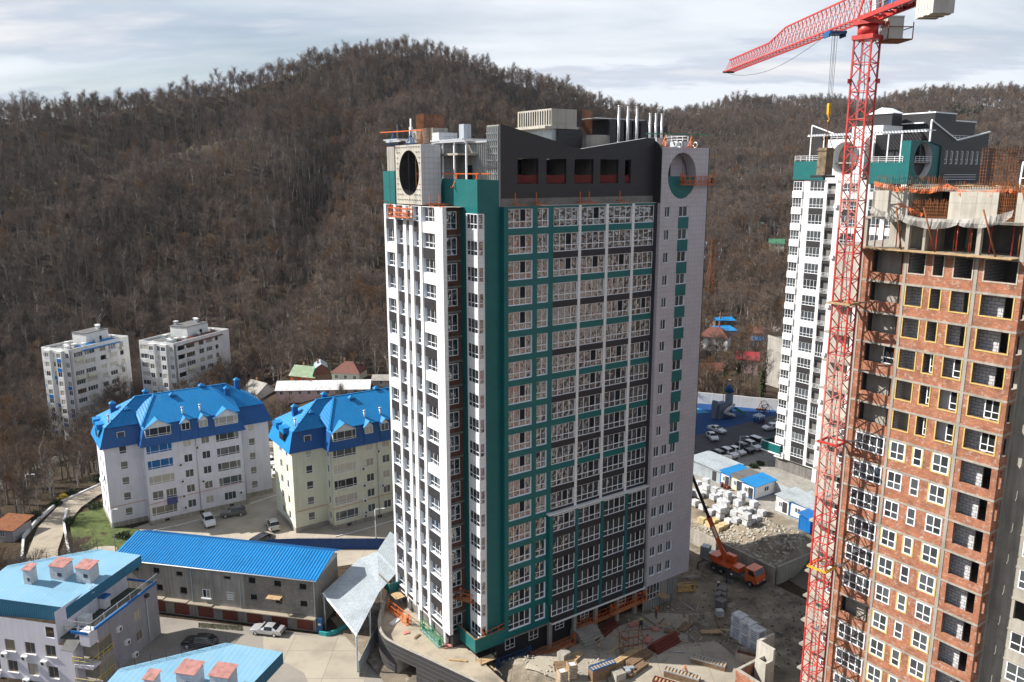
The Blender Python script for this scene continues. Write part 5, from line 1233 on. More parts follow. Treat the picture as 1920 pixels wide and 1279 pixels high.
    for (x,w,b) in ((.4,4.4,True),(6.5,1.6,False),(9.6,1.6,False),(12.4,4.3,True)): dormer(x,w,b)
    window(T,FR(yw-.12),-3.7,16.0,1.3,1.7,1,inset=0,gl='glass_flat',tr=None)
    # end dormers on the lit side, chimneys, flues
    q=MB().mat('roof_blue'); q.box(wl-.5,wl+1.2,5.2,7.6,17.9,18.9); q.box(wl-.5,wl+1.2,9,11,17.9,18.9); q.mat('interior_dark'); q.box(wl-.55,wl-.5,5.4,7.4,16.6,17.9); q.build('end_dormer',T)
    for (x,y) in ((-1.2,5.4),(2.6,8.6),(-3.2,8.2),(6.6,5.6),(12.2,6.9),(16.4,5.2),(19,7.5)):
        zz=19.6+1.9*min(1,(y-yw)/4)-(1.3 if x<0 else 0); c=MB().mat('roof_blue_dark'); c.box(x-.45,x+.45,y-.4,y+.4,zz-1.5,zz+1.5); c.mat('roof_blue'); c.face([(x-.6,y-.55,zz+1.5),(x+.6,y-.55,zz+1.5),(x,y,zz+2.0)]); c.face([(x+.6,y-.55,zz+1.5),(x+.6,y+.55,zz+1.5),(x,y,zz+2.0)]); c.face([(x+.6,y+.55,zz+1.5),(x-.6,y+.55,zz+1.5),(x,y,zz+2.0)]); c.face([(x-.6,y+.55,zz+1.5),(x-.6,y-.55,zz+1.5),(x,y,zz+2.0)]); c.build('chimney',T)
    for (x,y,z) in ((-4.6,4.3,18.5),(7.3,1.6,18.6),(10.4,1.6,18.6)):
        c=MB().mat('aluminium'); c.tube([(x,y,z),(x,y,z+2.0)],.16,8); c.tube([(x,y,z+2.0),(x,y,z+2.25)],.24,8); c.build('flue_pipe',T)
    for (x,z) in ((5.5,10.2),(5.6,7.0),(8.6,12.9),(9.2,6.2),(5.6,4.1),(5.7,1.8),(15.9,2.4),(5.6,1.1) )[:6+seed%3]:
        c=MB().mat('white_paint'); c.box(x,x+.85,-.38,-.02,z,z+.6); c.mat('dark_metal'); c.tube([(x+.35,-.385,z+.3),(x+.35,-.4,z+.3)],.22,12); c.build('air_conditioner',T)
    for x in (-.15,7.9+.9,L+.1): MB().mat('galvanised').tube([(x,-.12,.2),(x,-.12,ze-.1)],.06,6).build('downpipe',T)
    MB().mat('orange_paint').tube([(wl,yw-.08,3.9),(-.1,yw-.08,4.0),(-.12,-.1,4.0),(7,-.1,4.4),(L,-.1,4.6)],.035,5).build('gas_pipe',T)
    MB().mat('white_paint').tube([(L+.6,-.6,.14),(wr+1.5,yw-1.8,.14),(wr+2.2,yw+1,.14)],.12,4).build('pavement_kerb',T)
    MB().mat('white_paint').tube([(-1,-2.6,.1),(4,-2.8,.1),(12,-2.2,.1)],.1,4).build('pavement_kerb',T)
    return T
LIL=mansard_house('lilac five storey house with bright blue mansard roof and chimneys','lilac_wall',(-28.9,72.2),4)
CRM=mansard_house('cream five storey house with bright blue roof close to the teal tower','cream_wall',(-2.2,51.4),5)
b=MB().mat('ink_blue'); b.box(3.0,4.8,-.42,-.36,3.4,4.7); b.build('drying_cloth',LIL)
d=MB().mat('white_paint'); d.tube([(-6.3,6.3,8.4),(-6.5,6.2,8.5)],.6,14); d.build('satellite_dish',LIL)
# ================================================================ garage block with the long blue roof
def garage():
    d=Vector((.9784,-.2066,0)); rz=math.atan2(d.y,d.x); T=thing('garage_block','grey block garage building with red doors under a long blue roof','garage',(-27.2,100.5,0),rz)
    L=31.0; D=7.5; zE=8.05
    dx=[-3.05-3.85*k for k in range(8)]; ops=[]
    for x in dx: ops.append((x,x+2.5,.08,2.0))
    up=[(-2.4,6.16,1.14,.98),(-6.2,6.2,1.14,.98),(-10.1,6.25,1.14,1.0),(-13.9,6.5,1.1,.5),(-21.5,6.1,1.1,.8),(-25.2,6.2,1.1,.9),(-28.6,6.2,1.1,.9)]
    lo=[(-2.35,3.6,1.1,.95),(-6.15,3.65,1.1,.95),(-10.0,3.7,1.1,.95),(-21.1,3.4,1.2,1.1),(-24.9,3.5,1.1,1.0)]
    for (x,z,w,h) in up+lo: ops.append((x,x+w,z,z+h))
    w=MB(); facade(w,FR(0),-L,0,0,zE,ops,.3,lambda s,z:'block_wall' if s>-11.4 or z<2.2 else 'old_plaster','old_plaster'); w.build('front_wall',T)
    w=MB(); w.mat('block_wall'); w.face([(0,0,0),(0,D,0),(0,D,8.2),(0,5.5,9.2),(0,0,zE)]); w.face([(-L,0,0),(-L,0,zE),(-L,5.5,9.2),(-L,D,8.2),(-L,D,0)]); w.face([(0,D,0),(-L,D,0),(-L,D,8.2),(0,D,8.2)]); w.build('side_walls',T)
    MB().mat('interior_dark').box(-L+.1,-.1,.32,.4,2.2,zE-.1).build('dark_rooms',T)
    for x in dx: 
        g=MB().mat('garage_door'); g.box(x,x+1.245,.14,.2,.08,2.0); g.build('garage_door',T); g=MB().mat('garage_door'); g.box(x+1.255,x+2.5,.14,.2,.08,2.0); g.build('garage_door',T)
    window(T,FR(0),-17.4,3.3,1.2,1.3,2,inset=.0,gl='glass_flat',tr=None); MB().mat('white_paint').box(-17.6,-16.0,-.25,.02,3.12,3.29).build('window_sill',T)
    m=MB().mat('white_paint'); m.box(-13.7,-12.4,-.06,-.01,4.5,4.6)
    for z in (3.4,3.65,3.9,4.15): m.box(-13.6,-12.5,-.05,-.012,z,z+.14)
    m.build('boarded_opening',T)
    # sloping plank awning over one window
    m=MB().mat('wood'); m.face([(-7.0,-1.0,4.85),(-4.9,-1.0,4.85),(-4.7,.0,5.15),(-6.9,0,5.15)]); m.face([(-7.0,-1.0,4.80),(-6.9,0,5.1),(-4.7,0,5.1),(-4.9,-1.0,4.80)]); m.beam((-6.8,-.95,4.8),(-6.6,0,4.0),.07); m.beam((-5.0,-.95,4.8),(-5.1,0,4.0),.07); m.build('plank_awning',T)
    for (a,b,z) in ((-15.6,.1,2.15),(-19.6,-15.7,2.3),(-23.4,-19.7,2.4),(-L,-23.5,2.5)): MB().mat('path_earth').box(a,b,-.75,-.002,z,z+.14).build('door_canopy',T)
    # corrugated roof, ribs modelled
    r=MB().mat('roof_blue'); n=int((L+1.2)/.46)
    for k in range(n):
        x0=-L-.6+k*.46; x1=x0+.46
        for (ya,za,yb_,zb) in ((-.55,zE+.02,5.5,9.55),(5.5,9.55,D+.4,8.6)):
            r.face([(x0,ya,za),(x0+.24,ya,za),(x0+.24,yb_,zb),(x0,yb_,zb)]); r.face([(x0+.24,ya,za),(x0+.29,ya,za+.09),(x0+.29,yb_,zb+.09),(x0+.24,yb_,zb)]); r.face([(x0+.29,ya,za+.09),(x0+.41,ya,za+.09),(x0+.41,yb_,zb+.09),(x0+.29,yb_,zb+.09)]); r.face([(x0+.41,ya,za+.09),(x1,ya,za),(x1,yb_,zb),(x0+.41,yb_,zb+.09)])
    r.build('roof',T)
    m=MB().mat('frame_white'); m.tube([(-L-.6,-.6,zE-.02),(.5,-.6,zE-.02)],.07,6); m.build('gutter',T); MB().mat('galvanised').face([(.58,-.5,zE-.05),(.58,5.5,9.45),(.58,D+.3,8.5),(.58,D,8.1),(.58,0,zE-.3)]) 
    for x in (-.1,-11.4,-19.0): MB().mat('galvanised').tube([(x,-.1,.1),(x,-.1,zE-.1)],.07,6).build('downpipe',T)
    m=MB().mat('galvanised'); m.face([(.05,-.3,zE-.2),(.05,5.5,9.3),(.05,D,8.3),(.05,D,7.9),(.05,0,7.6)]); m.build('gable_flashing',T)
    m=MB().mat('blue_paint'); m.box(.15,.9,-.2,.1,0,2.3); m.mat('white_paint'); m.box(.3,.7,-.22,-.2,1.2,1.5); m.build('notice_panel',T)
garage()
# ================================================================ canopy over the ramp
def canopy():
    T=thing('metal_canopy','sloping corrugated metal canopy over the driveway beside the garages','canopy',(-22,101,0),0)
    o=Vector((-22,101)); P=[(-26.3,101.2,5.6),(-19.6,90.8,5.6),(-18.4,100.9,5.9),(-16.6,106.1,6.2),(-17.2,115.5,6.6),(-19.5,118.5,6.6),(-23.0,110.2,6.1)]
    w=MB().mat('zinc_sheet'); 
    a=P[0];b=P[1];m=P[2];rest=P
    # two sheets with a fold, each a thin solid
    def sheet_(pts,name):
        q=MB().mat('zinc_sheet'); top=[(p[0]-o.x,p[1]-o.y,p[2]) for p in pts]; bot=[(x,y,z-.07) for x,y,z in top]; q.face(top); q.face(bot[::-1])
        for i in range(len(top)): j=(i+1)%len(top); q.face([top[i],bot[i],bot[j],top[j]])
        q.build(name,T)
    sheet_([P[0],P[1],P[2],P[6]],'front_sheet'); sheet_([P[6],P[2],P[3],(-20.4,111.5,6.7)],'middle_sheet'); sheet_([(-20.4,111.5,6.7),P[3],P[4],P[5]],'rear_sheet')
    MB().mat('frame_white').beam((P[0][0]-o.x,P[0][1]-o.y,5.5),(P[1][0]-o.x,P[1][1]-o.y,5.5),.14,.22).build('eave_beam',T)
    for (x,y,z) in ((-26.2,101.3,5.5),(-19.8,91.4,5.5),(-19.0,96.7,5.6),(-18.3,101.5,5.8),(-17.3,105,6)): 
        MB().mat('galvanised').tube([(x-o.x,y-o.y,-1.5),(x-o.x,y-o.y,z)],.11,8).build('post',T)
        m=MB().mat('galvanised'); m.beam((x-o.x,y-o.y,z-1.4),(x-o.x-.9,y-o.y+1.1,z-.1),.08); m.build('brace',T)
    MB().mat('orange_paint').tube([(-25.2-o.x,104.0-o.y,0),(-25.2-o.x,104.0-o.y,5)],.07,6).build('prop',T)
canopy()
t=thing('teal_kerb','turquoise painted curved kerb wall under the canopy','kerb',(-25,99.6,0),0)
m=MB().mat('teal_paint') if 'teal_paint' in MATS else MB().mat('green_paint')
mat('turquoise',(.03,.33,.34),.6,.1,1)
m=MB().mat('turquoise'); P=[(-1.7,.2),(-.6,-.1),(.6,.6),(1.6,1.8),(2.2,3.2)]
for a,b in zip(P[:-1],P[1:]): m.beam((*a,.3),(*b,.3),.3,.6)
m.build('kerb_body',t)
def fence_line(label,pts,h,m,name='sheet_fence',post='galvanised',z=0.0,w=2.0,group=None,cat='fence'):
    """a fence of separate panels and posts along world points"""
    p0=Vector((*pts[0][:2],z)); T=thing(name,label,cat,p0,0,group)
    for a,b in zip(pts[:-1],pts[1:]):
        a=Vector((*a[:2],0))-Vector((p0.x,p0.y,0)); b=Vector((*b[:2],0))-Vector((p0.x,p0.y,0)); L=(b-a).length; n=max(1,round(L/w))
        for k in range(n):
            q=a.lerp(b,k/n); r=a.lerp(b,(k+1)/n); e=(r-q).normalized()*.03
            MB().mat(m).beam((q+e)+Vector((0,0,h/2)),(r-e)+Vector((0,0,h/2)),.05,h).build('panel',T)
            MB().mat(post).box(q.x-.05,q.x+.05,q.y-.05,q.y+.05,0,h+.05).build('post',T)
    return T
mat('fence_blue',(.012,.06,.22),.5,.1,1,ribs=(.25,'X')); mat('fence_grey',(.42,.45,.48),.5,.12,.6,ribs=(.3,'X'),metal=.2)
fence_line('dark blue sheet metal fence behind the garages',[gz(500,1032),gz(560,1030),gz(640,1030),gz(738,1030)],2.0,'fence_blue',post='fence_blue')
fence_line('grey panel fence between the canopy posts and the podium',[(-19.4,90.4),(-18.7,96.7),(-17.9,101.5),(-16.8,105.5)],2.2,'fence_grey')
# ================================================================ front left houses with light blue mono-pitch roofs
def mono_house(label,corner,rz,full):
    """corner = near right corner of the wall; local x to the right wall (+x outside), local -x along the front, y away"""
    T=thing('mono_pitch_house',label,'apartment house',(*corner,0),rz,'houses with light blue roofs')
    zP=7.9; LF=16.0; LR=12.8
    wallm='lilac_wall'
    if full:
        rows=[-2.6,.35,3.3]; ops=[];wl=[]
        for i,z in enumerate((-2.2,.8,3.75)):
            for s in (-15.2,-12.6,-9.6,-6.6): ops.append((s,s+1.5,z,z+1.6)); wl.append((s,z,1.5,1.6))
        w=MB(); facade(w,FR(0),-LF,-2.6,-6,5.6,ops,.25,wallm,'reveal_white'); w.mat(wallm); w.face([(-2.6,0,5.6),(-2.6,0,-6),(-2.6,1.4,-6),(-2.6,1.4,7.9)][::-1]); w.build('front_wall',T)
        for i,(s,z,a,b) in enumerate(wl): window(T,FR(0),s,z,a,b,2,inset=.14,gl='curtain_glass' if i%3==0 else 'glass_flat',fm='wood',tr=None); MB().mat('white_paint').box(s-.08,s+a+.08,-.12,.02,z-.09,z-.01).build('window_sill',T)
        for i,(s,z) in enumerate(((-13.1,2.9),(-10.1,2.9),(-10.3,-.4),(-14.6,-.2),(-7.3,2.6))):
            c=MB().mat('white_paint'); c.box(s,s+.85,-.42,-.02,z,z+.6); c.mat('dark_metal'); c.tube([(s+.35,-.425,z+.3),(s+.35,-.44,z+.3)],.22,12); c.build('air_conditioner',T)
        # upper white storey wall under the roof
        w=MB(); facade(w,FR(0),-LF,-4.6,5.6,8.4,[(-6.4,-5.0,6.4,7.9)],.2,wallm,'reveal_white'); w.mat(wallm); w.face([(-4.6,0,5.6),(-4.6,LR,5.6),(-4.6,LR,10.0),(-4.6,0,10.0)]); w.build('attic_wall',T)
        # corner loggias with yellow rails
        for i,z in enumerate((-2.6,.35,3.3)):
            window(T,FR(1.4),-2.5,z+.2,2.3,2.2,2,inset=.02,gl='curtain_glass',fm='wood',tr=None)
            window(T,FE(.0),1.2,z+.2,2.4,2.2,3,inset=-.01,gl='curtain_glass',fm='wood',tr=None)
            m=MB().mat('yellow_rail')
            for h in (.5,1.0): m.beam((-2.7,-.1,z+h),(.06,-.1,z+h),.06); m.beam((.12,.0,z+h),(.12,3.6,z+h),.06)
            for x in (-2.7,-1.8,-.9,0): m.beam((x,-.1,z-.1),(x,-.1,z+1),.05)
            for y in (.9,1.8,2.7,3.6): m.beam((.12,y,z-.1),(.12,y,z+1),.05)
            m.build('balcony_railing',T); MB().mat(wallm).box(-2.6,.0,-.05,1.4,z-.5,z-.1).build('balcony_slab',T)
        MB().mat(wallm).box(-2.6,-2.4,.1,1.4,-6,6.2).build('loggia_pier',T); MB().mat(wallm).box(-1.4,-.01,.02,1.39,5.9,7.8).build('corner_wall',T)
        m=MB().mat('roof_felt'); m.face([(-3.4,-1.0,5.7),(-1.5,-1.0,5.7),(-1.5,.3,6.5),(-3.4,.3,6.5)]); m.face([(-3.4,-1.0,5.64),(-3.4,.3,6.44),(-1.5,.3,6.44),(-1.5,-1.0,5.64)]); m.build('porch_roof',T)
        ops=[(8.0,9.2,4.6,5.9),(8.0,9.2,1.6,2.9),(8.0,9.2,-1.4,-.1)]
        w=MB(); facade(w,FE(0),1.4,LR,-6,zP-.28,ops,.2,'grey_wall','reveal_white'); w.build('right_wall',T)
        for (a,b,c,d) in ops: window(T,FE(0),a,c,b-a,d-c,2,inset=.1,gl='curtain_glass',tr=None,fm='wood')
        for (y,z) in ((4.4,5.2),(5.6,2.6),(6.8,.0)): c=MB().mat('white_paint'); c.box(.02,.42,y,y+.8,z,z+.6); c.mat('dark_metal'); c.tube([(.425,y+.45,z+.3),(.44,y+.45,z+.3)],.22,12); c.build('air_conditioner',T)
        MB().mat('galvanised').tube([(.1,10.4,-6),(.1,10.4,6.9)],.08,8).build('downpipe',T); MB().mat('dark_metal').box(.02,.5,10.15,10.65,6.9,7.3).build('rain_head',T)
        MB().mat('grey_wall').face([(0,LR,-6),(-LF,LR,-6),(-LF,LR,9.8),(0,LR,zP)])
        # terrace, parapet and railing
        MB().mat('terrace_green').box(-4.5,-.02,.3,LR,6.3,6.42).build('terrace',T)
        m=MB().mat('blue_trim'); m.box(-.16,.12,1.0,LR,zP-.28,zP); m.box(-2.6,-.17,-.02,.1,zP-.45,zP-.1); m.box(-4.4,-.17,LR-.2,LR,zP-.28,zP); m.build('parapet_cap',T)
        m=MB().mat('aluminium')
        for h in (.12,.95): m.beam((0,.4,zP+h),(0,LR+.3,zP+h),.05); m.beam((-3.8,.4,zP+h),(0,.4,zP+h),.05)
        for y in np.arange(.4,LR+.3,.22): m.beam((0,y,zP+.12),(0,y,zP+.95),.022)
        for x in np.arange(-3.8,0,.22): m.beam((x,.4,zP+.12),(x,.4,zP+.95),.022)
        for y in np.arange(.4,LR+.3,2.4): m.beam((0,y,zP-.3),(0,y,zP+1.05),.09)
        m.build('terrace_railing',T)
        m=MB().mat('white_paint'); m.box(-4.45,-3.2,3.2,4.4,6.43,7.5); m.build('terrace_cabinet',T); m=MB().mat('white_paint'); m.box(-4.45,-3.6,7.2,8.2,6.43,7.9); m.mat('blue_trim'); m.box(-4.5,-3.5,7.1,8.3,7.9,8.1); m.build('terrace_locker',T)
        c=MB().mat('white_paint'); c.box(-4.55,-4.1,1.2,2.1,6.9,7.6); c.build('air_conditioner',T)
        m=MB().mat('frame_white')
        for y in (5.6,6.1): m.beam((-4.3,y,6.4),(-4.3,y,10.6),.05)
        for z in np.arange(6.6,10.5,.3): m.beam((-4.3,5.6,z),(-4.3,6.1,z),.035)
        for z in (8.6,9.6,10.5): m.tube([(-4.3+.45*math.sin(t),5.85+.45*math.cos(t),z) for t in np.linspace(0,math.pi,8)],.025,5)
        m.build('roof_ladder',T)
    # the roof
    zr0,zr1=9.6,11.2
    Rf=[(-LF-2,1.0,zr0+.6),(-4.6,1.8,zr0),(-2.6,LR+.8,zr1-.1),(-9.5,LR+.8,zr1+.1),(-LF-2,7.0,zr1)]
    r=MB().mat('roof_sky'); r.face(Rf); r.build('roof',T)
    f=MB().mat('fascia_teal'); 
    for (a,b,h0,h1) in ((0,1,2.6,1.9),(1,2,1.6,1.4),(2,3,1.2,1.2),(3,4,1.0,1.0)):
        p,q=Rf[a],Rf[b]; f.face([(p[0],p[1],p[2]-h0),(q[0],q[1],q[2]-h1),(q[0],q[1],q[2]-.01),(p[0],p[1],p[2]-.01)])
    f.face([(x,y,z-1.05) for x,y,z in reversed(Rf)]); f.build('fascia',T)
    for (x,y,w_,d_,h_) in ((-10.6,6.2,2.1,1.7,1.9),(-7.0,6.6,2.1,1.7,1.8),(-13.0,4.4,1.1,1.1,2.1)):
        zz=10.2+.05*y; c=MB().mat('pale_tile'); c.box(x,x+w_,y,y+d_,zz-.4,zz+h_); c.build('chimney',T)
        k=MB().mat('chimney_cap'); k.face([(x-.15,y-.15,zz+h_),(x+w_+.15,y-.15,zz+h_),(x+w_+.15,y+d_+.15,zz+h_+.35),(x-.15,y+d_+.15,zz+h_+.35)]); k.face([(x-.15,y-.15,zz+h_-.05),(x-.15,y+d_+.15,zz+h_+.3),(x+w_+.15,y+d_+.15,zz+h_+.3),(x+w_+.15,y-.15,zz+h_-.05)]); k.build('chimney_cap',T); MB().mat('dark_metal').box(x+w_*.55,x+w_*.85,y-.03,y-.005,zz+.5,zz+1.0).build('vent_grille',T)
    m=MB().mat('dark_metal'); p,q=Vector(Rf[4]),Vector(Rf[3])
    for h in (.3,.55,.8): m.beam(p+Vector((0,0,h)),q+Vector((0,0,h)),.03)
    for k in range(8): g=p.lerp(q,k/7); m.beam(g,g+Vector((0,0,.85)),.04); m.beam(g+Vector((.3,-.4,0)),g+Vector((0,0,.8)),.03)
    m.build('snow_guard',T)
    return T
mat('yellow_rail',(.62,.52,.18),.6,.15,2); mat('terrace_green',(.05,.065,.055),.9,.2,1); mat('blue_trim',(.01,.14,.42),.5,.06,1); mat('chimney_cap',(.36,.17,.15),.6,.3,1.5)
mono_house('lilac rendered house with light blue roof, roof terrace and railing',(-51.6,87.7),R(-12.4),True)
mono_house('light blue roof of the house nearest the camera, three red capped chimneys',(-25.6,64.9),R(-12.4),False)
# ================================================================ far ten storey blocks
def far_block(label,px,py,Y,LR,LL,seed):
    rr=random.Random(seed); P=gy(px,py,Y); ztop=P.z; az=R(20); rz=R(90)-az; zb=hz(P.x,P.y)-2
    T=thing('ten_storey_block',label,'apartment block',(P.x,P.y,0),rz,'white ten storey blocks at the foot of the hill')
    w=MB(); rows=[ztop-2.9*(k+1)+.4 for k in range(10)]; ops=[];wl=[]
    for z in rows:
        for (s,wd,n) in ((1.6,3.2,4),(5.4,3.8,4),(11.2,2.2,2),(14.6,2.8,3),(19.0,1.4,2)):
            if s+wd<LR-1: ops.append((s,s+wd,z,z+1.5)); wl.append((s,z,wd,1.5,n))
    facade(w,FR(0),0,LR,zb,ztop,ops,.35,'flat_white'); w.build('right_wall',T)
    for (s,z,wd,h,n) in wl:
        if rr.random()<.9: window(T,FR(0),s,z,wd,h,n,inset=.15,gl=rr.choice(['glass_flat','curtain_glass']),tr=None,fm=rr.choice(['frame_white','frame_white','wood']))
        if rr.random()<.35: MB().mat(rr.choice(['flat_white','flat_white','wood_dark','cream_wall'])).box(s,s+wd,-.9,-.003,z-1.0,z-.05).build('balcony',T)
        if rr.random()<.2: MB().mat('white_paint').box(s+wd+.1,s+wd+.8,-.35,-.01,z-.3,z+.3).build('air_conditioner',T)
    # stepped sunlit side with bays
    y=0.0; k=0; steps=((0,2.2,0),(2.2,4.6,-1.0),(4.6,7.0,-.2),(7.0,9.4,-1.0),(9.4,LL,0))
    for (a,b,o) in steps:
        w=MB(); ops=[];ws=[]
        for z in rows:
            if b-a>1.8: ops.append((-b+.35,-a-.35,z,z+1.55)); ws.append((-b+.35,z,b-a-.7,1.55))
        facade(w,FL(o),-b,-a,zb,ztop-.2,ops,.3,'flat_white'); w.mat('flat_white'); w.face([(o,a,zb),(1,a,zb),(1,a,ztop-.2),(o,a,ztop-.2)]); w.face([(o,b,zb),(o,b,ztop-.2),(1,b,ztop-.2),(1,b,zb)]); w.face([(o,a,ztop-.2),(1,a,ztop-.2),(1,b,ztop-.2),(o,b,ztop-.2)]); w.build('bay_wall',T)
        for (s,z,wd,h) in ws:
            window(T,FL(o),s,z,wd,h,2 if wd<2 else 3,inset=.1,gl=rr.choice(['glass_flat','curtain_glass']),tr=None)
            if seed==1 and rr.random()<.30: MB().mat('blue_trim').box(o-.06,o-.01,-s-wd,-s,z-1.2,z-.05).build('blue_panel',T)
        m=MB().mat('galvanised'); m.face([(o-.05,a+.2,ztop-2.6),(o-.05,b-.2,ztop-2.6),(o+1.2,(a+b)/2+.5,ztop+.6),(o+1.2,(a+b)/2-.5,ztop+.6)][::-1]) if k%2 else None
        if k%2: m.build('bay_hood',T)
        k+=1
    MB().mat('flat_white').box(.35,LR-.3,LL-.3,LL+.01,zb,ztop).build('rear_wall',T); MB().mat('flat_white').box(LR-.3,LR,.003,LL,zb,ztop+.002).build('end_wall',T)
    MB().mat('roof_felt').box(.3,LR-.3,.3,LL-.3,ztop-.5,ztop-.3).build('roof',T)
    for b_ in ((0,LR,.003,.25),(0,LR,LL-.25,LL-.003),(.003,.25,.25,LL-.25),(LR-.25,LR-.003,.25,LL-.25)): MB().mat('flat_white').box(*b_,ztop-.4,ztop+.35).build('parapet',T)
    w=MB().mat('flat_white'); w.box(LR*.42,LR*.8,LL*.3,LL*.8,ztop-.3,ztop+3.2); w.build('lift_house',T); MB().mat('roof_felt').box(LR*.42-.2,LR*.8+.2,LL*.3-.2,LL*.8+.2,ztop+3.2,ztop+3.4).build('lift_house_roof',T)
    MB().mat('interior_dark').box(LR*.64,LR*.68,LL*.3-.05,LL*.3-.005,ztop-.2,ztop+1.6).build('roof_door',T)
    for (x,y) in ((2,3),(3.5,5),(5,3.5),(7,2),(LR*.55,LL*.2),(LR*.85,LL*.25),(LR*.5,LL*.5+3.5),(LR*.72,LL*.5),(LR*.77,LL*.62),(LR*.3,LL*.75)):
        if x<LR-1 and y<LL-1:
            zz=ztop-.3 if not(LR*.42<x<LR*.8 and LL*.3<y<LL*.8) else ztop+3.4
            c=MB().mat('flat_white' if seed==1 else 'galvanised'); c.box(x-.5,x+.5,y-.5,y+.5,zz,zz+1.1); c.mat('white_paint'); c.prism([(x-.65,y-.65),(x+.65,y-.65),(x+.65,y+.65),(x-.65,y+.65)],zz+1.1,zz+1.25); c.build('vent_stack',T)
    m=MB().mat('roof_blue' if seed==1 else 'brown_roof'); m.face([(4.5,-.6,ztop-1.0),(LR-3.5,-.6,ztop-1.0),(LR-3.5,3.0,ztop+.4),(4.8,3.0,ztop+.4)]); m.face([(4.5,-.6,ztop-1.06),(4.8,3.0,ztop+.3),(LR-3.5,3.0,ztop+.3),(LR-3.5,-.6,ztop-1.06)]); m.build('balcony_roof',T)
far_block('white ten storey block with blue balcony panels, leftmost at the foot of the hill',129,658,235,22.8,11.3,1)
far_block('white ten storey block with brown balcony roof behind the lilac house',325,646,245,26.0,13.9,2)
# ================================================================ vehicles
def car_meshes(kind,paintm):
    """loft along x (front at +x). returns dict of meshes"""
    if kind=='suv':   L,W,zb=4.6,.93,.28; st=[(2.30,.55,.62,.70,.60),(2.22,.90,.93,.86,.72),(1.75,1.03,1.06,.92,.76),(1.10,1.08,1.12,.93,.78),(.95,1.08,1.16,.93,.78),(.35,1.08,1.66,.93,.70),(-.6,1.08,1.74,.93,.70),(-1.55,1.08,1.70,.93,.69),(-2.15,1.08,1.30,.91,.72),(-2.25,1.0,1.06,.88,.74),(-2.32,.55,.62,.80,.70)]
    elif kind=='sedan': L,W,zb=4.7,.88,.25; st=[(2.35,.50,.56,.66,.58),(2.28,.74,.77,.80,.70),(1.7,.86,.90,.86,.74),(.98,.92,.96,.88,.76),(.82,.93,1.0,.88,.76),(.15,.93,1.36,.88,.62),(-.55,.93,1.42,.88,.62),(-1.05,.93,1.36,.88,.62),(-1.65,.95,1.02,.87,.74),(-2.25,.92,.96,.83,.72),(-2.36,.5,.58,.76,.66)]
    elif kind=='van': L,W,zb=4.9,.96,.3; st=[(2.45,.6,.7,.74,.66),(2.38,1.0,1.04,.9,.76),(1.85,1.12,1.18,.95,.8),(1.7,1.12,1.24,.96,.8),(1.05,1.14,1.88,.96,.78),(.2,1.14,1.95,.96,.78),(-1.2,1.14,1.95,.96,.78),(-2.2,1.14,1.92,.96,.77),(-2.40,1.14,1.4,.95,.8),(-2.44,.9,1.0,.93,.8),(-2.46,.55,.62,.85,.75)]
    else: L,W,zb=4.2,.87,.26; st=[(2.1,.52,.58,.66,.58),(2.02,.80,.83,.8,.7),(1.55,.92,.95,.86,.74),(1.0,.96,1.0,.87,.75),(.88,.96,1.04,.87,.75),(.25,.96,1.46,.87,.64),(-.5,.96,1.50,.87,.64),(-1.35,.96,1.44,.87,.63),(-1.95,.98,1.14,.85,.68),(-2.05,.9,.96,.82,.7),(-2.12,.5,.58,.74,.64)]
    rings=[]
    for (x,b,r,w,wr) in st:
        half=[(w*.86,zb),(w,zb+.14),(w*1.0,(zb+b)/2+.05),(w*.985,b),(wr,r-.05*(r-b>.2)),(wr*.72,r)]
        rings.append([(x,-y,z) for y,z in half]+[(x,y,z) for y,z in reversed(half)])
    body=MB().mat(paintm); gl=MB().mat('car_glass'); body.smooth=True; gl.smooth=False
    n=12
    for i in range(len(rings)-1):
        a,b=rings[i],rings[i+1]; cab=(st[i][2]-st[i][1]>.2) or (st[i+1][2]-st[i+1][1]>.2)
        for j in range(n-1):
            q=[a[j],b[j],b[j+1],a[j+1]]
            side=j in (3,7); roofj=j in (4,5,6)
            inner=4<=i<=8
            if side and inner and (st[i][2]-st[i][1]>.2 and st[i+1][2]-st[i+1][1]>.2): gl.face(q)
            elif roofj and i in (4,) : gl.face(q)
            elif roofj and i==7: gl.face(q)
            else: body.face(q)
        body.face([a[0],a[11],b[11],b[0]])
    body.face(rings[0]); body.face(rings[-1][::-1])
    wheels=[]; wr_=.36 if kind in('suv','van') else .31
    ax=(L*.30,-L*.29)
    t=MB().mat('rubber'); t.tube([(0,-.11,0),(0,.11,0)],wr_,18); rim=MB().mat('aluminium'); rim.tube([(0,-.125,0),(0,.125,0)],wr_*.62,12)
    hl=MB().mat('lamp_clear'); hl.box(-.06,.03,-.16,.16,-.07,.07); tl=MB().mat('lamp_red'); tl.box(-.03,.05,-.08,.08,-.14,.14)
    return dict(body=body.mesh('body'),glass=gl.mesh('windows'),tyre=t.mesh('tyre'),rim=rim.mesh('rim'),hl=hl.mesh('headlight'),tl=tl.mesh('tail_light'),wr=wr_,ax=ax,W=W,L=L,st=st)
mat('lamp_clear',(.75,.76,.78),.2,.05,1,spec=.6); mat('lamp_red',(.35,.02,.02),.3,.05,1)
CARC={}
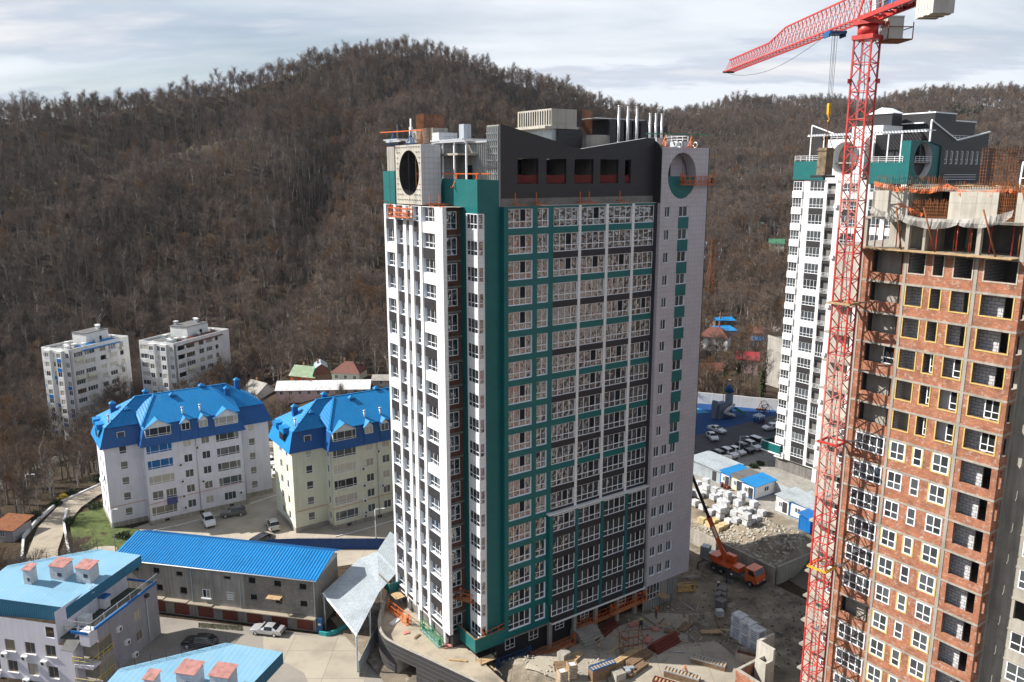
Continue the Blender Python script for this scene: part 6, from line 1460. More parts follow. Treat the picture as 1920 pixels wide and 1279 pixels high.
def car(kind,paintm,label,loc,rz,group=None):
    k=(kind,paintm)
    if k not in CARC: CARC[k]=car_meshes(kind,paintm)
    c=CARC[k]; T=thing('parked_car',label,'car',loc,rz,group)
    link('body',c['body'],T); link('windows',c['glass'],T)
    for x in c['ax']:
        for s in (-1,1):
            w=link('wheel',c['tyre'],T,(x,s*(c['W']-.11),c['wr'])); link('rim',c['rim'],w)
    st=c['st']
    for s in (-1,1): link('headlight',c['hl'],T,(st[1][0]-.02,s*.56,st[1][1]-.12)); link('tail_light',c['tl'],T,(st[-2][0]-.03,s*(c['W']-.17),st[-2][1]-.1))
    m=MB().mat('black_plastic'); m.box(st[0][0]-.12,st[0][0]+.02,-c['W']*.72,c['W']*.72,.3,.48); m.build('bumper',T); m=MB().mat('black_plastic'); m.box(st[-1][0]-.03,st[-1][0]+.1,-c['W']*.75,c['W']*.75,.3,.5); m.build('bumper',T)
    for s in (-1,1): MB().mat(paintm).box(.75,.95,s*(c['W']+.02)-.09,s*(c['W']+.02)+.09,.95,1.1).build('mirror',T)
    return T
def pz(px,py,z=0): p=gz(px,py,z); return (p.x,p.y,z+.02)
car('suv','car_black','black sport utility car on the road below the garages',(-42.2,97.0,.02),R(172))
car('sedan','car_silver','silver saloon car with dark windows in front of the red garage doors',(-34.0,100.2,.03),R(170))
car('suv','car_white','white sport utility car parked in front of the lilac house',(-55.4,135.6,.03),R(-58))
car('suv','car_grey','grey sport utility car close to the lilac house wall',(-52.2,139.3,.03),R(200))
car('suv','car_beige','pale silver sport utility car beside the cream house',(-43.2,134.0,.03),R(118))
car('suv','car_white','white sport utility car in the gap between lilac and cream houses',(-53.2,166.0,.03),R(-62))
car('hatch','car_white','white hatchback half hidden behind the cream house',(-50.2,160.5,.03),R(-75))
car('van','car_navy','dark van behind the end of the blue fence',(-43.0,127.2,.03),R(65))
vc=on_ground(72,866); car('hatch','car_white','small white car on the valley road among bare trees',(vc.x,vc.y,vc.z+.42),R(15))
zP=4.76
car('sedan','car_white','white saloon car at the edge of the playground',tuple(S(86.5,41.2,zP-.03)),ANG+R(-92))
car('hatch','car_white','white hatchback standing alone on the dark asphalt',tuple(S(81.6,38.2,zP-.03)),ANG+R(-120))
car('hatch','car_white','white hatchback parked close to the finished tower',tuple(S(98.0,35.2,zP-.03)),ANG+R(170))
car('hatch','car_navy','dark car parked beside the finished tower',tuple(S(101.5,36.4,zP-.03)),ANG+R(170))
row=[('suv','car_grey','dark grey car with white roof side, first in the parked row'),('suv','car_white','white sport utility car, second in the parked row'),('hatch','car_white','small white car, third in the parked row'),('suv','car_navy','dark pickup, fourth in the parked row'),('suv','car_white','white sport utility car, fifth in the parked row'),('van','car_silver','silver van, last in the parked row near the tower')]
for i,(k,p,l) in enumerate(row): car(k,p,l,tuple(S(73.4+2.6*i,28.6+.1*i,zP-.03)),ANG+R(-95),'cars parked in a row by the plaza')
# ---------------------------------------------------------------- truck crane
def truck_crane():
    P=S(41.2,2.0); u0=suv(1395,1090); T=thing('truck_crane','orange truck crane with raised boom beside the retaining wall','truck',tuple(S(43.6,-3.4,.35)),ANG+R(-86))
    # local +x = front (cab), from 0 back to -9
    c=MB().mat('truck_orange'); P_=[(-.1,.75),(2.0,.75),(2.05,1.3),(1.85,2.0),(1.45,2.85),(-.1,2.9)]
    for s in (-1.2,1.2): c.face([(x,s,z) for x,z in (P_ if s<0 else P_[::-1])])
    for i in range(len(P_)): a,b=P_[i],P_[(i+1)%len(P_)]; c.face([(a[0],-1.2,a[1]),(a[0],1.2,a[1]),(b[0],1.2,b[1]),(b[0],-1.2,b[1])])
    c.build('cab',T)
    g=MB().mat('car_glass'); g.face([(1.87,-1.05,2.05),(1.87,1.05,2.05),(1.5,1.0,2.78),(1.5,-1.0,2.78)]); 
    for s in (-1.205,1.205): g.face([(.5,s,1.95),(1.7,s,1.95),(1.38,s,2.7),(.5,s,2.7)])
    g.build('cab_windows',T); MB().mat('black_plastic').box(1.9,2.2,-1.2,1.2,.45,.85).build('bumper',T)
    for s in (-.8,.8): MB().mat('lamp_clear').box(2.06,2.12,s-.15,s+.15,.95,1.15).build('headlight',T)
    m=MB().mat('dark_metal'); m.box(-8.2,0,-.45,.45,.75,1.05); m.box(-8.2,-.3,-1.2,1.2,1.06,1.2); m.build('chassis',T)
    for x in (1.0,-4.4,-5.8):
        for s in (-1,1):
            w=MB().mat('rubber').tube([(x,s*1.2-.17,.52),(x,s*1.2+.17,.52)],.52,18).build('wheel',T); MB().mat('steel').tube([(x,s*1.2-.19,.52),(x,s*1.2+.19,.52)],.26,12).build('hub',w)
    for x in (-2.4,-8.0):
        for s in (-1,1): m=MB().mat('dark_metal'); m.beam((x,s*.6,.95),(x,s*2.5,.95),.2); m.beam((x,s*2.5,.95),(x,s*2.5,.0),.15); m.box(x-.25,x+.25,s*2.5-.25,s*2.5+.25,0,.06); m.build('outrigger',T)
    m=MB().mat('truck_orange'); m.box(-6.6,-3.0,-1.15,1.15,1.35,1.6); m.box(-6.9,-5.4,-1.15,1.15,1.6,2.5); m.box(-4.9,-3.2,.35,1.15,1.6,2.9); m.build('turntable',T); MB().mat('car_glass').box(-4.6,-3.4,1.16,1.19,1.9,2.75).build('operator_window',T)
    MB().mat('truck_orange').box(-2.8,-1.4,-.9,.9,1.22,2.0).build('counter_frame',T)
    # boom rises up and back toward the upper left of the picture
    Minv=(Matrix.Translation(S(43.6,-3.4,.35))@Matrix.Rotation(ANG+R(-86),4,'Z')).inverted()
    tip=Minv@gy(1293,880,117.5); foot=Vector((-4.6,-.1,2.3)); d=tip-foot
    a=foot+d*.46
    MB().mat('truck_orange').beam(foot,a,.62,.72).build('boom_base',T); MB().mat('black_plastic').beam(a-d.normalized()*.4,tip,.40,.48).build('boom_extension',T)
    MB().mat('orange_paint').beam(foot+d*.435,a+d*.005,.68,.80).build('boom_collar',T); MB().mat('white_paint').beam(foot+d*.24,foot+d*.37,.64,.30).build('boom_marking',T)
    MB().mat('truck_orange').tube([(-3.3,0,1.7),tuple(foot+d*.22)],.11,8).build('lift_ram',T)
    MB().mat('dark_metal').beam(tip,tip+Vector((0,0,-5)),.04).build('hoist_rope',T)
truck_crane()
T=thing('dump_truck','beige tipper body of a truck half hidden behind the tower end','truck',tuple(S(40.6,10.6,.3)),ANG+R(92))
m=MB().mat('cream_wall'); m.box(-2.6,2.6,-1.2,-1.12,1.3,2.6); m.box(-2.6,2.6,1.12,1.2,1.3,2.6); m.box(-2.6,-2.52,-1.12,1.12,1.3,2.6); m.box(2.52,2.6,-1.12,1.12,1.3,2.9); m.box(-2.52,2.52,-1.12,1.12,1.3,1.4); m.build('tipper_body',T)
m=MB().mat('dark_metal'); m.box(-2.6,4.6,-.45,.45,.8,1.2); m.build('chassis',T)
MB().mat('cream_wall').box(2.9,4.7,-1.15,1.15,1.21,2.9).build('cab',T)
for x in (3.9,-.6,-1.8):
    for s in (-1,1): MB().mat('rubber').tube([(x,s-.16,.5),(x,s+.16,.5)],.5,16).build('wheel',T)
# ---------------------------------------------------------------- retaining walls and site fences
def wall_line(label,pts,z0,z1,th=.3,m='concrete',name='retaining_wall',w=2.4,cat='wall'):
    p0=S(*pts[0]); T=thing(name,label,cat,(p0.x,p0.y,z0),ANG)
    for (a,b) in zip(pts[:-1],pts[1:]):
        a=Vector((a[0]-pts[0][0],a[1]-pts[0][1],0)); b=Vector((b[0]-pts[0][0],b[1]-pts[0][1],0)); n=max(1,round((b-a).length/w)); rr=random.Random(int(a.x*7+b.y*3))
        for k in range(n):
            q,r=a.lerp(b,k/n),a.lerp(b,(k+1)/n); e=(r-q).normalized()*.012; h=(z1-z0)+rr.uniform(-.04,.04)
            MB().mat(m).beam(q+e+Vector((0,0,h/2)),r-e+Vector((0,0,h/2)),th,h).build('panel',T)
    return T
wall_line('concrete panel retaining wall between the sunken yard and the dirt terrace',[(46.7,29),(46.7,-5.7)],0,2.9)
wall_line('concrete panel wall turning toward the crane along the terrace edge',[(47.0,-5.85),(60.0,-5.85)],0,3.0)
fence_line('white sheet fence between the parked cars and the site cabins',[S(61,31),S(69,27.5),S(72,24.5)],2.2,'white_paint',z=4.72)
fence_line('grey sheet fence along the plaza behind the cabins',[S(67.5,17),S(67.3,8.5),S(66.0,2.5)],2.2,'fence_grey',z=4.72)
wall_line('white concrete wall behind the playground with a shaded right half',[(96.0,66.5),(112,44.0),(121,32)],4.7,7.6,.25,'white_paint',name='playground_wall',w=4)
# ---------------------------------------------------------------- site cabins
def cabin(label,u,v,L,W,h,wall,roofm,trim,rz=0.0,door=True,win=True):
    T=thing('site_cabin',label,'cabin',tuple(S(u,v,4.72)),ANG+rz,'site cabins along the plaza fence')
    n=max(3,int(W/1.2))
    for k in range(n): MB().mat(wall).box(0.02,L-.02,W*k/n+.008,W*(k+1)/n-.008,.15,h).build('wall_panel',T)
    m=MB().mat(trim)
    for (x,y) in ((0,0),(L-.12,0),(0,W-.12),(L-.12,W-.12)): m.box(x-.03,x+.12,y-.03,y+.12,.0,h+.02)
    for z in (.02,h-.06): m.box(-.03,L+.03,-.04,.0,z,z+.14); m.box(-.04,0,-.03,W+.03,z,z+.14)
    m.build('corner_trim',T)
    r=MB().mat(roofm); r.face([(-.25,-.25,h+.06),(L+.25,-.25,h+.06),(L+.25,W+.25,h+.5),(-.25,W+.25,h+.5)]); r.face([(-.25,-.25,h),(-.25,W+.25,h+.44),(L+.25,W+.25,h+.44),(L+.25,-.25,h)]); 
    for (a,b) in (((-.25,-.25,h),(L+.25,-.25,h)),((-.25,W+.25,h+.44),(-.25,-.25,h))): r.face([a,b,(b[0],b[1],b[2]+.06),(a[0],a[1],a[2]+.06)])
    r.build('roof',T)
    if door: MB().mat('dark_metal').box(-.05,-.005,W*.12,W*.12+.9,.2,2.1).build('door',T)
    if win: window(T,FL(0),-W*.75,1.0,W*.28,.95,2,inset=-.03,gl='glass_flat',tr=None); window(T,FR(0),L*.45,1.0,L*.22,.95,2,inset=-.03,gl='glass_flat',tr=None)
    return T
cabin('open sided metal store with rusty zinc roof next to the cable drums',62.6,19.4,6.5,8.2,2.4,'galvanised','zinc_sheet','galvanised',R(2),door=True,win=False)
cabin('white cabin with blue trim and red barrels in front',62.4,16.9,5.6,2.3,2.4,'white_paint','roof_blue','blue_trim')
cabin('beige plank cabin with dark felt roof and black door',62.4,14.0,5.4,2.7,2.4,'cream_wall','roof_felt','wood')
cabin('white container cabin with worn bright blue roof',61.6,10.6,6.0,3.0,2.5,'white_paint','roof_blue','blue_trim')
cabin('white cabin with black door under a grey sheet roof',61.2,3.0,5.5,2.6,2.5,'white_paint','zinc_sheet','white_paint')
cabin('long white cabin with blue edge near the crane mast',61.3,-1.4,6.2,4.2,2.5,'white_paint','zinc_sheet','blue_trim',door=False)
cabin('small dark blue cabin beside the crane mast',58.0,-3.6,2.6,2.2,2.4,'blue_trim','blue_trim','blue_trim',door=False,win=False)
for i,(u,v) in enumerate(((61.6,17.3),(61.2,16.4),(61.7,18.1))): 
    t=thing('red_barrel','red drum in front of the blue trimmed cabin','barrel',tuple(S(u,v,4.72)),0,'red drums by the cabins'); m=MB().mat('net_orange' if 0 else 'garage_door'); m.tube([(0,0,0),(0,0,.9)],.3,14); m.build('drum',t); MB().mat('garage_door').tube([(0,0,.44),(0,0,.48)],.315,14).build('hoop',t)
for i,(u,v,a) in enumerate(((62.2,29.2,20),(63.4,31.0,10))):
    t=thing('cable_drum',('wooden cable drum nearest the tower end wall','wooden cable drum half hidden behind the other drum')[i],'cable drum',tuple(S(u,v,4.72+1.1)),ANG+R(a)); m=MB().mat('path_earth')
    MB().mat('wood').tube([(-.5,0,0),(-.42,0,0)],1.1,22).build('flange',t); MB().mat('wood').tube([(.42,0,0),(.5,0,0)],1.1,22).build('flange',t); MB().mat('wood_dark').tube([(-.42,0,0),(.42,0,0)],.7,16).build('core',t)
# ---------------------------------------------------------------- pallets of wrapped blocks on the terrace
rp=random.Random(21)
def terz(u,v): return min(2.75+.7*(v+5.6),terz0(u,v))
def terz0(u,v): return 2.35+2.38*float(sm(np.array(u+1.5*fbm(np.array([u/4]),np.array([v/4]),44,3)[0]*4),49.5,56))+.9*float(fbm(np.array([u/3.2]),np.array([v/3.2]),51,4)[0])*(1-float(sm(np.array(u),56,59.5)))
wrap=[MB().mat('wrap_white').box(-.5,.5,-.6,.6,.12,1.15).mesh('wrapped_blocks'),MB().mat('wrap_yellow' if 0 else 'wrap_white').box(-.52,.52,-.58,.58,.12,1.02).mesh('wrapped_blocks')]
mat('wrap_sand',(.50,.40,.22),.6,.2,1.5,bump=.4,bscale=4)
wrap.append(MB().mat('wrap_sand').box(-.55,.55,-.65,.65,.12,1.1).mesh('wrapped_blocks'))
palm=MB().mat('wood'); 
for y in (-.5,0,.5): palm.box(-.5,.5,y-.07,y+.07,0,.09)
for x in (-.42,-.14,.14,.42): palm.box(x-.06,x+.06,-.57,.57,.09,.118)
palm=palm.mesh('pallet')
pl=[]
for r_ in range(7):
    for c_ in range(9):
        u=50.4+r_*1.32+rp.uniform(-.2,.2); v=5.2+c_*1.95+rp.uniform(-.3,.3)
        if rp.random()<.22 or (v<10 and u>58) or (u<52.5 and (v>15 or v<9)): continue
        pl.append((u,v))
for i,(u,v) in enumerate(pl):
    sand=(u<53 and 9<v<15); g='sand coloured pallet loads' if sand else 'white wrapped pallet loads'
    zz=terz(u,v)-.05
    for lev in range(2 if rp.random()<.3 else 1):
        t=thing('pallet_load','pallet of sand coloured wrapped blocks at the terrace edge' if sand else 'white wrapped pallet of blocks in the store below the cabins','pallet',tuple(S(u,v,zz+lev*1.16)),ANG+rp.uniform(-.2,.2),g)
        link('wrapped_blocks',wrap[2] if sand else wrap[rp.randrange(2)],t); link('pallet',palm,t)
# rubble on the slope
def rubble(name,label,spots,n,sz,m,zf,seed):
    r=random.Random(seed); b=MB().mat(m)
    for k in range(n):
        u,v=spots(r); s=r.uniform(*sz); p=S(u,v,zf(u,v)); pts=[]
        ax=Vector((r.uniform(-1,1),r.uniform(-1,1),r.uniform(-1,1))).normalized(); M=Matrix.Rotation(r.uniform(0,6),3,ax)
        c=[M@Vector((x*s*r.uniform(.5,1.2),y*s*r.uniform(.4,1),z*s*r.uniform(.3,.8))) for x in(-1,1) for y in(-1,1) for z in(-1,1)]; c=[q+p for q in c]
        for q in ((0,1,3,2),(4,6,7,5),(0,4,5,1),(2,3,7,6),(0,2,6,4),(1,5,7,3)): b.face([c[i] for i in q])
    o=b.build(name); o['kind']='stuff'; o['label']=label; o['category']='rubble'; return o
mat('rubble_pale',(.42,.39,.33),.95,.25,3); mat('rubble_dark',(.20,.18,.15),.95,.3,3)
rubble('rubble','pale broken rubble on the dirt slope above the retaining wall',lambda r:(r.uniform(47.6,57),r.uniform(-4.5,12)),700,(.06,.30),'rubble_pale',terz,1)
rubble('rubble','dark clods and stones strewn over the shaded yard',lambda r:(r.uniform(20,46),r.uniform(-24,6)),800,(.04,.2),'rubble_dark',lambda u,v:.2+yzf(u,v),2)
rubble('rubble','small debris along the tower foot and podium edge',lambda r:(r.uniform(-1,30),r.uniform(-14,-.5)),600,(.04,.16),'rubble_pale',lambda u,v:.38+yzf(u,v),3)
# ---------------------------------------------------------------- stacks of material in the yard
def Tn(name,label,cat,u,v,rz=0.0,group=None,z=.36): return thing(name,label,cat,tuple(yardpt(u,v,z)),ANG+rz,group)
def plank_stack(label,u,v,L,W,h,rz,m='wood',rows=4,group='timber stacks in the yard'):
    T=Tn('timber_stack',label,'timber',u,v,rz,group); r=random.Random(int(u*31+v*17)); n=max(2,int(W/.22)); hh=h/rows
    for i in range(rows):
        for j in range(n): o=r.uniform(-.15,.15); MB().mat(m).box(o,L+o,j*W/n,(j+.85)*W/n,i*hh,i*hh+hh*.8).build('plank',T)
    return T
def form_stack(label,u,v,L,W,h,rz,m,rows,group='formwork panel stacks'):
    """stack of framed formwork panels lying flat, ladder-like on top"""
    T=Tn('formwork_stack',label,'formwork',u,v,rz,group); hh=h/rows
    for i in range(rows):
        b=MB().mat(m if i==rows-1 else 'wood_dark'); z=i*hh
        b.box(0,L,0,.08,z,z+hh*.85); b.box(0,L,W-.08,W,z,z+hh*.85); k=int(L/.42)
        for j in range(k+1): x=j*(L-.08)/k; b.box(x,x+.08,.08,W-.08,z,z+hh*.8)
        b.mat('wood'); b.box(.02,L-.02,.082,W-.082,z+.0,z+hh*.25); b.build('panel',T)
    return T
form_stack('tall stack of formwork panels with blue edges, standing in the sun',7.2,-8.9,3.4,1.0,1.7,R(-6),'blue_paint',9)
form_stack('long grey formwork panel stack near the orange helmet worker',15.4,-13.0,4.2,1.0,1.0,R(-62),'aluminium',5)
form_stack('stack of red edged formwork panels in the sunlit yard corner',12.6,-13.8,4.0,1.0,1.1,R(-62),'garage_door',6)
form_stack('low grey formwork stack beside the red edged one',10.8,-14.0,4.2,.9,.7,R(-62),'galvanised',4)
form_stack('dark formwork panels lying in the shade by the red beams',20.5,-12.8,4.2,1.0,.7,R(-62),'steel',4)
plank_stack('long stack of yellow timber beams in the yard shade',10.6,-8.4,6.0,.8,.7,R(6),'wood',4)
plank_stack('flat stack of long grey planks beside the timber beams',13.2,-9.6,4.0,1.2,.6,R(8),'wood_dark',3)
plank_stack('stack of short planks behind the block pallets',11.6,-11.0,3.6,.9,.5,R(10),'wood_dark',3)
plank_stack('pale planks near the bottom edge of the yard',9.4,-15.2,4.6,1.6,.35,R(-58),'wood',2)
plank_stack('loose boards lying in front of the tower steps',6.8,-4.9,3.2,1.1,.35,R(20),'wood',2)
plank_stack('plank pile left of the crate by the cradle',4.8,-4.4,2.4,1.6,.4,R(-30),'wood_dark',2)
T=Tn('pink_pipe_stack','stack of dark red steel beams lying in the yard','steel beams',18.2,-9.2,R(4))
for i in range(4):
    for j in range(4-i): m=MB().mat('garage_door'); x=j*.5+i*.25; m.box(0,4.4,x,x+.34,i*.3,i*.3+.26); m.build('beam',T)
T=Tn('beam_pile','dark red channel beams lying beside the steel cage','steel beams',13.2,-2.8,R(18))
for i in range(6): MB().mat('garage_door').box(rp.uniform(-.3,.3),6+rp.uniform(-.5,.3),i*.28,i*.28+.2,.0+.2*(i%2),.2+.2*(i%2)).build('beam',T)
def steel_cage(label,u,v,rz):
    T=Tn('steel_cage',label,'steel frame',u,v,rz); m=MB().mat('garage_door')
    for x in (0,1.3,2.6):
        for y in (0,1.4): MB().mat('rust').beam((x,y,0),(x,y,2.3),.08).build('post',T)
    for z in (.1,1.2,2.3):
        b=MB().mat('rust'); b.beam((0,0,z),(2.6,0,z),.07); b.beam((2.6,0,z),(2.6,1.4,z),.07); b.beam((2.6,1.4,z),(0,1.4,z),.07); b.beam((0,1.4,z),(0,0,z),.07); b.beam((0,0,z),(1.3,1.4,z),.05); b.build('rail',T)
steel_cage('dark rusty steel frame cage standing on the concrete apron',14.4,-6.6,R(-20))
def wrapped_tower(label,u,v,rz,n):
    T=Tn('wrapped_pallet',label,'pallet',u,v,rz,'tall white wrapped pallets')
    for k in range(2):
        MB().mat('wrap_white').box(0,1.45,0,1.6,.12+k*1.62,1.7+k*1.62).build('wrapped_stack',T); link('pallet',palm,T,(.7,.8,k*1.62))
        for j in range(5): MB().mat('ink_blue').box(.25,1.1,-.012,-.003,.3+k*1.62+j*.27,.4+k*1.62+j*.27).build('printed_line',T); MB().mat('ink_blue').box(-.012,-.003,.3,1.2,.3+k*1.62+j*.27,.38+k*1.62+j*.27).build('printed_line',T)
    return T
wrapped_tower('tall white wrapped pallet stack, the one farthest from the camera',29.4,-13.4,R(0),0)
wrapped_tower('tall white wrapped pallet stack, the middle one of three',29.0,-15.2,R(0),0)
wrapped_tower('tall white wrapped pallet stack, nearest the concrete pillars',28.6,-17.0,R(0),0)
T=Tn('rubbish_skip','open rusty skip full of rubbish beside the wrapped pallets','skip',25.6,-15.8,R(-60))
m=MB().mat('concrete'); m.box(0,3.2,0,.08,0,1.1); m.box(0,3.2,1.6,1.68,0,1.1); m.box(0,.08,.08,1.6,0,1.1); m.box(3.12,3.2,.08,1.6,0,1.1); m.build('shell',T); MB().mat('rust').box(.08,3.12,.08,1.6,.0,.5).build('contents',T)
for (l,u,v,m,s) in (('stack of grey concrete blocks near the planks',9.6,-10.6,'concrete',(1.4,1.1,.9)),('pale yellow insulation packs stacked near the crate',3.2,-7.4,'foam_yellow',(1.5,1.2,1.3)),('tall slatted timber crate wrapped in film',5.0,-6.9,'wood',(1.1,1.1,2.1)),('plastic wrapped block pallet beside the concrete blocks',11.4,-10.4,'galvanised',(1.3,1.0,.7)),('small pile of blocks by the steps',6.8,-3.6,'concrete',(1.3,1.2,.9)),('pallet of dark slabs in the middle of the yard',33.2,-7.0,'concrete_dark',(1.3,1.3,1.5)),('pallet of dark slabs next to the white box',34.6,-6.0,'concrete_dark',(1.3,1.3,1.6)),('pallet of dark slabs farthest from the cage',36.2,-4.9,'concrete_dark',(1.4,1.3,1.5)),('white carton and boards on the shaded ground',31.6,-7.6,'wrap_white',(1.0,.9,.9)),('white machine boxes by the retaining wall',44.2,5.6,'galvanised',(1.4,1.4,1.8)),('white machine box nearest the truck crane',43.6,3.6,'galvanised',(1.5,1.2,1.6))):
    T=Tn('material_pile',l,'building material',u,v,rp.uniform(-.4,.4)); nx,ny,nz_=2,2,max(2,int(s[2]/.4))
    if 'crate' in l:
        for k in range(7): z=.1+k*.29; b=MB().mat('wood'); b.box(0,1.1,0,.04,z,z+.12); b.box(0,1.1,1.06,1.1,z,z+.12); b.box(0,.04,.04,1.06,z,z+.12); b.box(1.06,1.1,.04,1.06,z,z+.12); b.build('slat',T)
        MB().mat('wrap_white').box(.1,1.0,.1,1.0,.1,1.8).build('wrapped_goods',T)
    else:
        for i in range(nx):
            for j in range(ny):
                for k in range(nz_): 
                    if rp.random()<.93: MB().mat(m).box(i*s[0]/nx+.01,(i+1)*s[0]/nx-.01,j*s[1]/ny+.01,(j+1)*s[1]/ny-.01,.1+k*s[2]/nz_,.1+(k+1)*s[2]/nz_-.015).build('block',T)
        link('pallet',palm,T,(s[0]/2,s[1]/2,0))
for i,(u,v,m,s) in enumerate(((19.6,-2.6,'pink_foam',(1.6,.9,.5)),(21.0,-4.6,'pink_foam',(1.0,.8,.5)),(18.6,-6.6,'pink_foam',(1.5,.9,.5)),(22.6,-5.6,'wood',(2.2,1.0,.25)),(27.6,-5.6,'wood',(1.6,1.2,.3)),(24.6,-7.4,'wood_dark',(2.6,1.2,.3)),(26.4,-8.8,'wood',(2.8,.9,.25)))):
    pass
mat('pink_foam',(.50,.22,.18),.8,.15,2)
for i,(u,v,m,s,l) in enumerate(((19.6,-2.6,'pink_foam',(1.6,.9,.5),'pink insulation bundle beside the worker in the yellow helmet'),(21.4,-4.9,'pink_foam',(1.0,.8,.5),'pink insulation bundle next to the dark boards'),(18.8,-6.8,'pink_foam',(1.5,.9,.5),'pink insulation bundle nearest the steel cage'),(22.6,-5.9,'wood_dark',(2.2,1.0,.25),'grey boards lying flat in the shaded yard'),(24.8,-7.6,'wood_dark',(2.6,1.2,.3),'pile of dark boards in front of the slab pallets'),(26.6,-9.2,'wood',(2.8,.9,.25),'light boards scattered left of the wrapped pallets'))):
    T=Tn('board_pile',l,'boards',u,v,rp.uniform(-1,1))
    for k in range(3): MB().mat(m).box(rp.uniform(-.1,.1),s[0]+rp.uniform(-.1,.1),k*s[1]/3,(k+.9)*s[1]/3,rp.uniform(0,.1),s[2]*.6+rp.uniform(0,.15)).build('board',T)
for i in range(34):
    u,v=rp.uniform(8,33),rp.uniform(-12,-2.5); L_=rp.uniform(1.2,3.4); k=i%3
    T=Tn('loose_board',('loose grey board lying in the shaded yard','loose steel pipe lying in the shaded yard','loose yellow plank lying in the yard')[k],('board','pipe','board')[k],u,v,rp.uniform(0,3.1),('loose grey boards','loose steel pipes','loose yellow planks')[k],z=.4)
    if k==1: MB().mat('steel').tube([(0,0,.06),(L_,0,.06)],.05,7).build('pipe',T)
    else: MB().mat('wood_dark' if k==0 else 'wood').box(0,L_,-.12,.12,0,.05).build('plank',T)
# steps and concrete block at the tower entrance
T=Tn('entrance_steps','grey concrete entrance steps under the orange cradle','steps',11.4,-2.6,0)
for k in range(5): MB().mat('concrete').box(0,3.4,.4*k,3.4,.0+.24*k,.24*(k+1)).build('step',T)
T=Tn('scaffold_tower','thin scaffold with plank decks at the podium edge','scaffold',-4.6,-1.6,R(0))
for x in (0,2.2):
    for y in (0,1.2): MB().mat('dark_metal').beam((x,y,0),(x,y,4.0),.05).build('standard',T)
for z in (1.4,3.0): MB().mat('wood').box(0,2.2,0,1.2,z,z+.06).build('deck',T); b=MB().mat('dark_metal'); b.beam((0,0,z+.9),(2.2,0,z+.9),.04); b.beam((0,0,z-.8),(2.2,0,z+.8),.035); b.build('brace',T)
for (l,u,v,z) in (('plank deck scaffold against the white wall above the podium',-7.6,15.6,3.3),('small scaffold by the unclad base wall',26.8,-1.6,.3)):
    T=thing('scaffold_tower',l,'scaffold',tuple(S(u,v,z)),ANG)
    for x in (0,1.4):
        for y in (0,1.8): MB().mat('dark_metal').beam((x,y,0),(x,y,2.2),.05).build('standard',T)
    MB().mat('wood').box(0,1.4,0,1.8,1.7,1.76).build('deck',T)
# concrete shaft and brick box by the crane foot
T=thing('concrete_shaft','bare concrete shaft walls at the bottom right beside the crane','concrete walls',tuple(yardpt(25.6,-19.6,-.3)),ANG)
MB().mat('concrete_light').box(0,.35,-1.8,.6,0,5.0).build('wall',T); MB().mat('concrete_light').box(.36,2.9,.25,.6,0,5.0).build('wall',T); MB().mat('concrete_light').box(-1.3,-.01,-1.8,-1.5,0,3.6).build('wall',T); MB().mat('concrete_light').box(-1.3,-1.0,-1.49,-.3,0,3.6).build('wall',T); MB().mat('concrete_light').box(-.99,-.01,-.6,-.3,0,3.6).build('wall',T)
wall_line('low concrete wall running from the shaft toward the crane',[(27.6,-20.4),(34,-20.4)],0,2.6,.3,'concrete')
T=thing('brick_box','low open brick box at the foot of the crane','brick walls',tuple(yardpt(21.5,-24.0,-.8)),ANG)
for b_ in ((0,.3,-2.0,4.5),(.31,4,4.2,4.5)): MB().mat('brick').box(*b_,0,3.2).build('wall',T); MB().mat('concrete').box(b_[0]-.02,b_[1]+.02,b_[2]-.02,b_[3]+.02,3.2,3.34).build('coping',T)
for i,(u,v,m,sx,sy,l) in enumerate(((-9.6,12.6,'white_paint',1.8,.7,'white sheet panel lying on the podium deck'),(-9.4,9.8,'pink_foam',.9,.6,'small pink insulation slab on the podium deck'),(-6.6,4.0,'pink_foam',1.6,.9,'pink insulation slabs by the podium corner'),(-8.6,8.0,'wood_dark',1.2,.3,'dark board lying on the podium deck'),(-7.4,1.6,'wood',2.4,.3,'light plank at the podium edge'))):
    T=thing('deck_board',l,'board',tuple(S(u,v,3.27)),ANG+rp.uniform(-1,1))
    MB().mat(m).box(0,sx,0,sy,0,.06).build('sheet',T); MB().mat(m).box(.15,sx-.1,.05,sy+.06,.062,.12).build('sheet',T)
# ---------------------------------------------------------------- people
def person_mat(name,top,legs,helmet=None):
    m=bpy.data.materials.new(name); m.use_nodes=True; nt=m.node_tree; L=nt.links.new; b=nt.nodes['Principled BSDF']; b.inputs['Roughness'].default_value=.8
    tc=N(nt,'ShaderNodeTexCoord'); sp=N(nt,'ShaderNodeSeparateXYZ'); L(tc.outputs['Object'],sp.inputs[0]); cr=N(nt,'ShaderNodeValToRGB'); cr.color_ramp.interpolation='CONSTANT'
    dv=N(nt,'ShaderNodeMath',operation='DIVIDE'); dv.inputs[1].default_value=2.0; L(sp.outputs[2],dv.inputs[0]); e=cr.color_ramp.elements; e[0].color=(.02,.02,.02,1); e[1].position=.05; e[1].color=(*legs,1)
    for pos,c in ((.46,top),(.745,(.42,.24,.17))): q=cr.color_ramp.elements.new(pos); q.color=(*c,1)
    L(dv.outputs[0],cr.inputs[0]); L(cr.outputs[0],b.inputs['Base Color']); MATS[name]=m
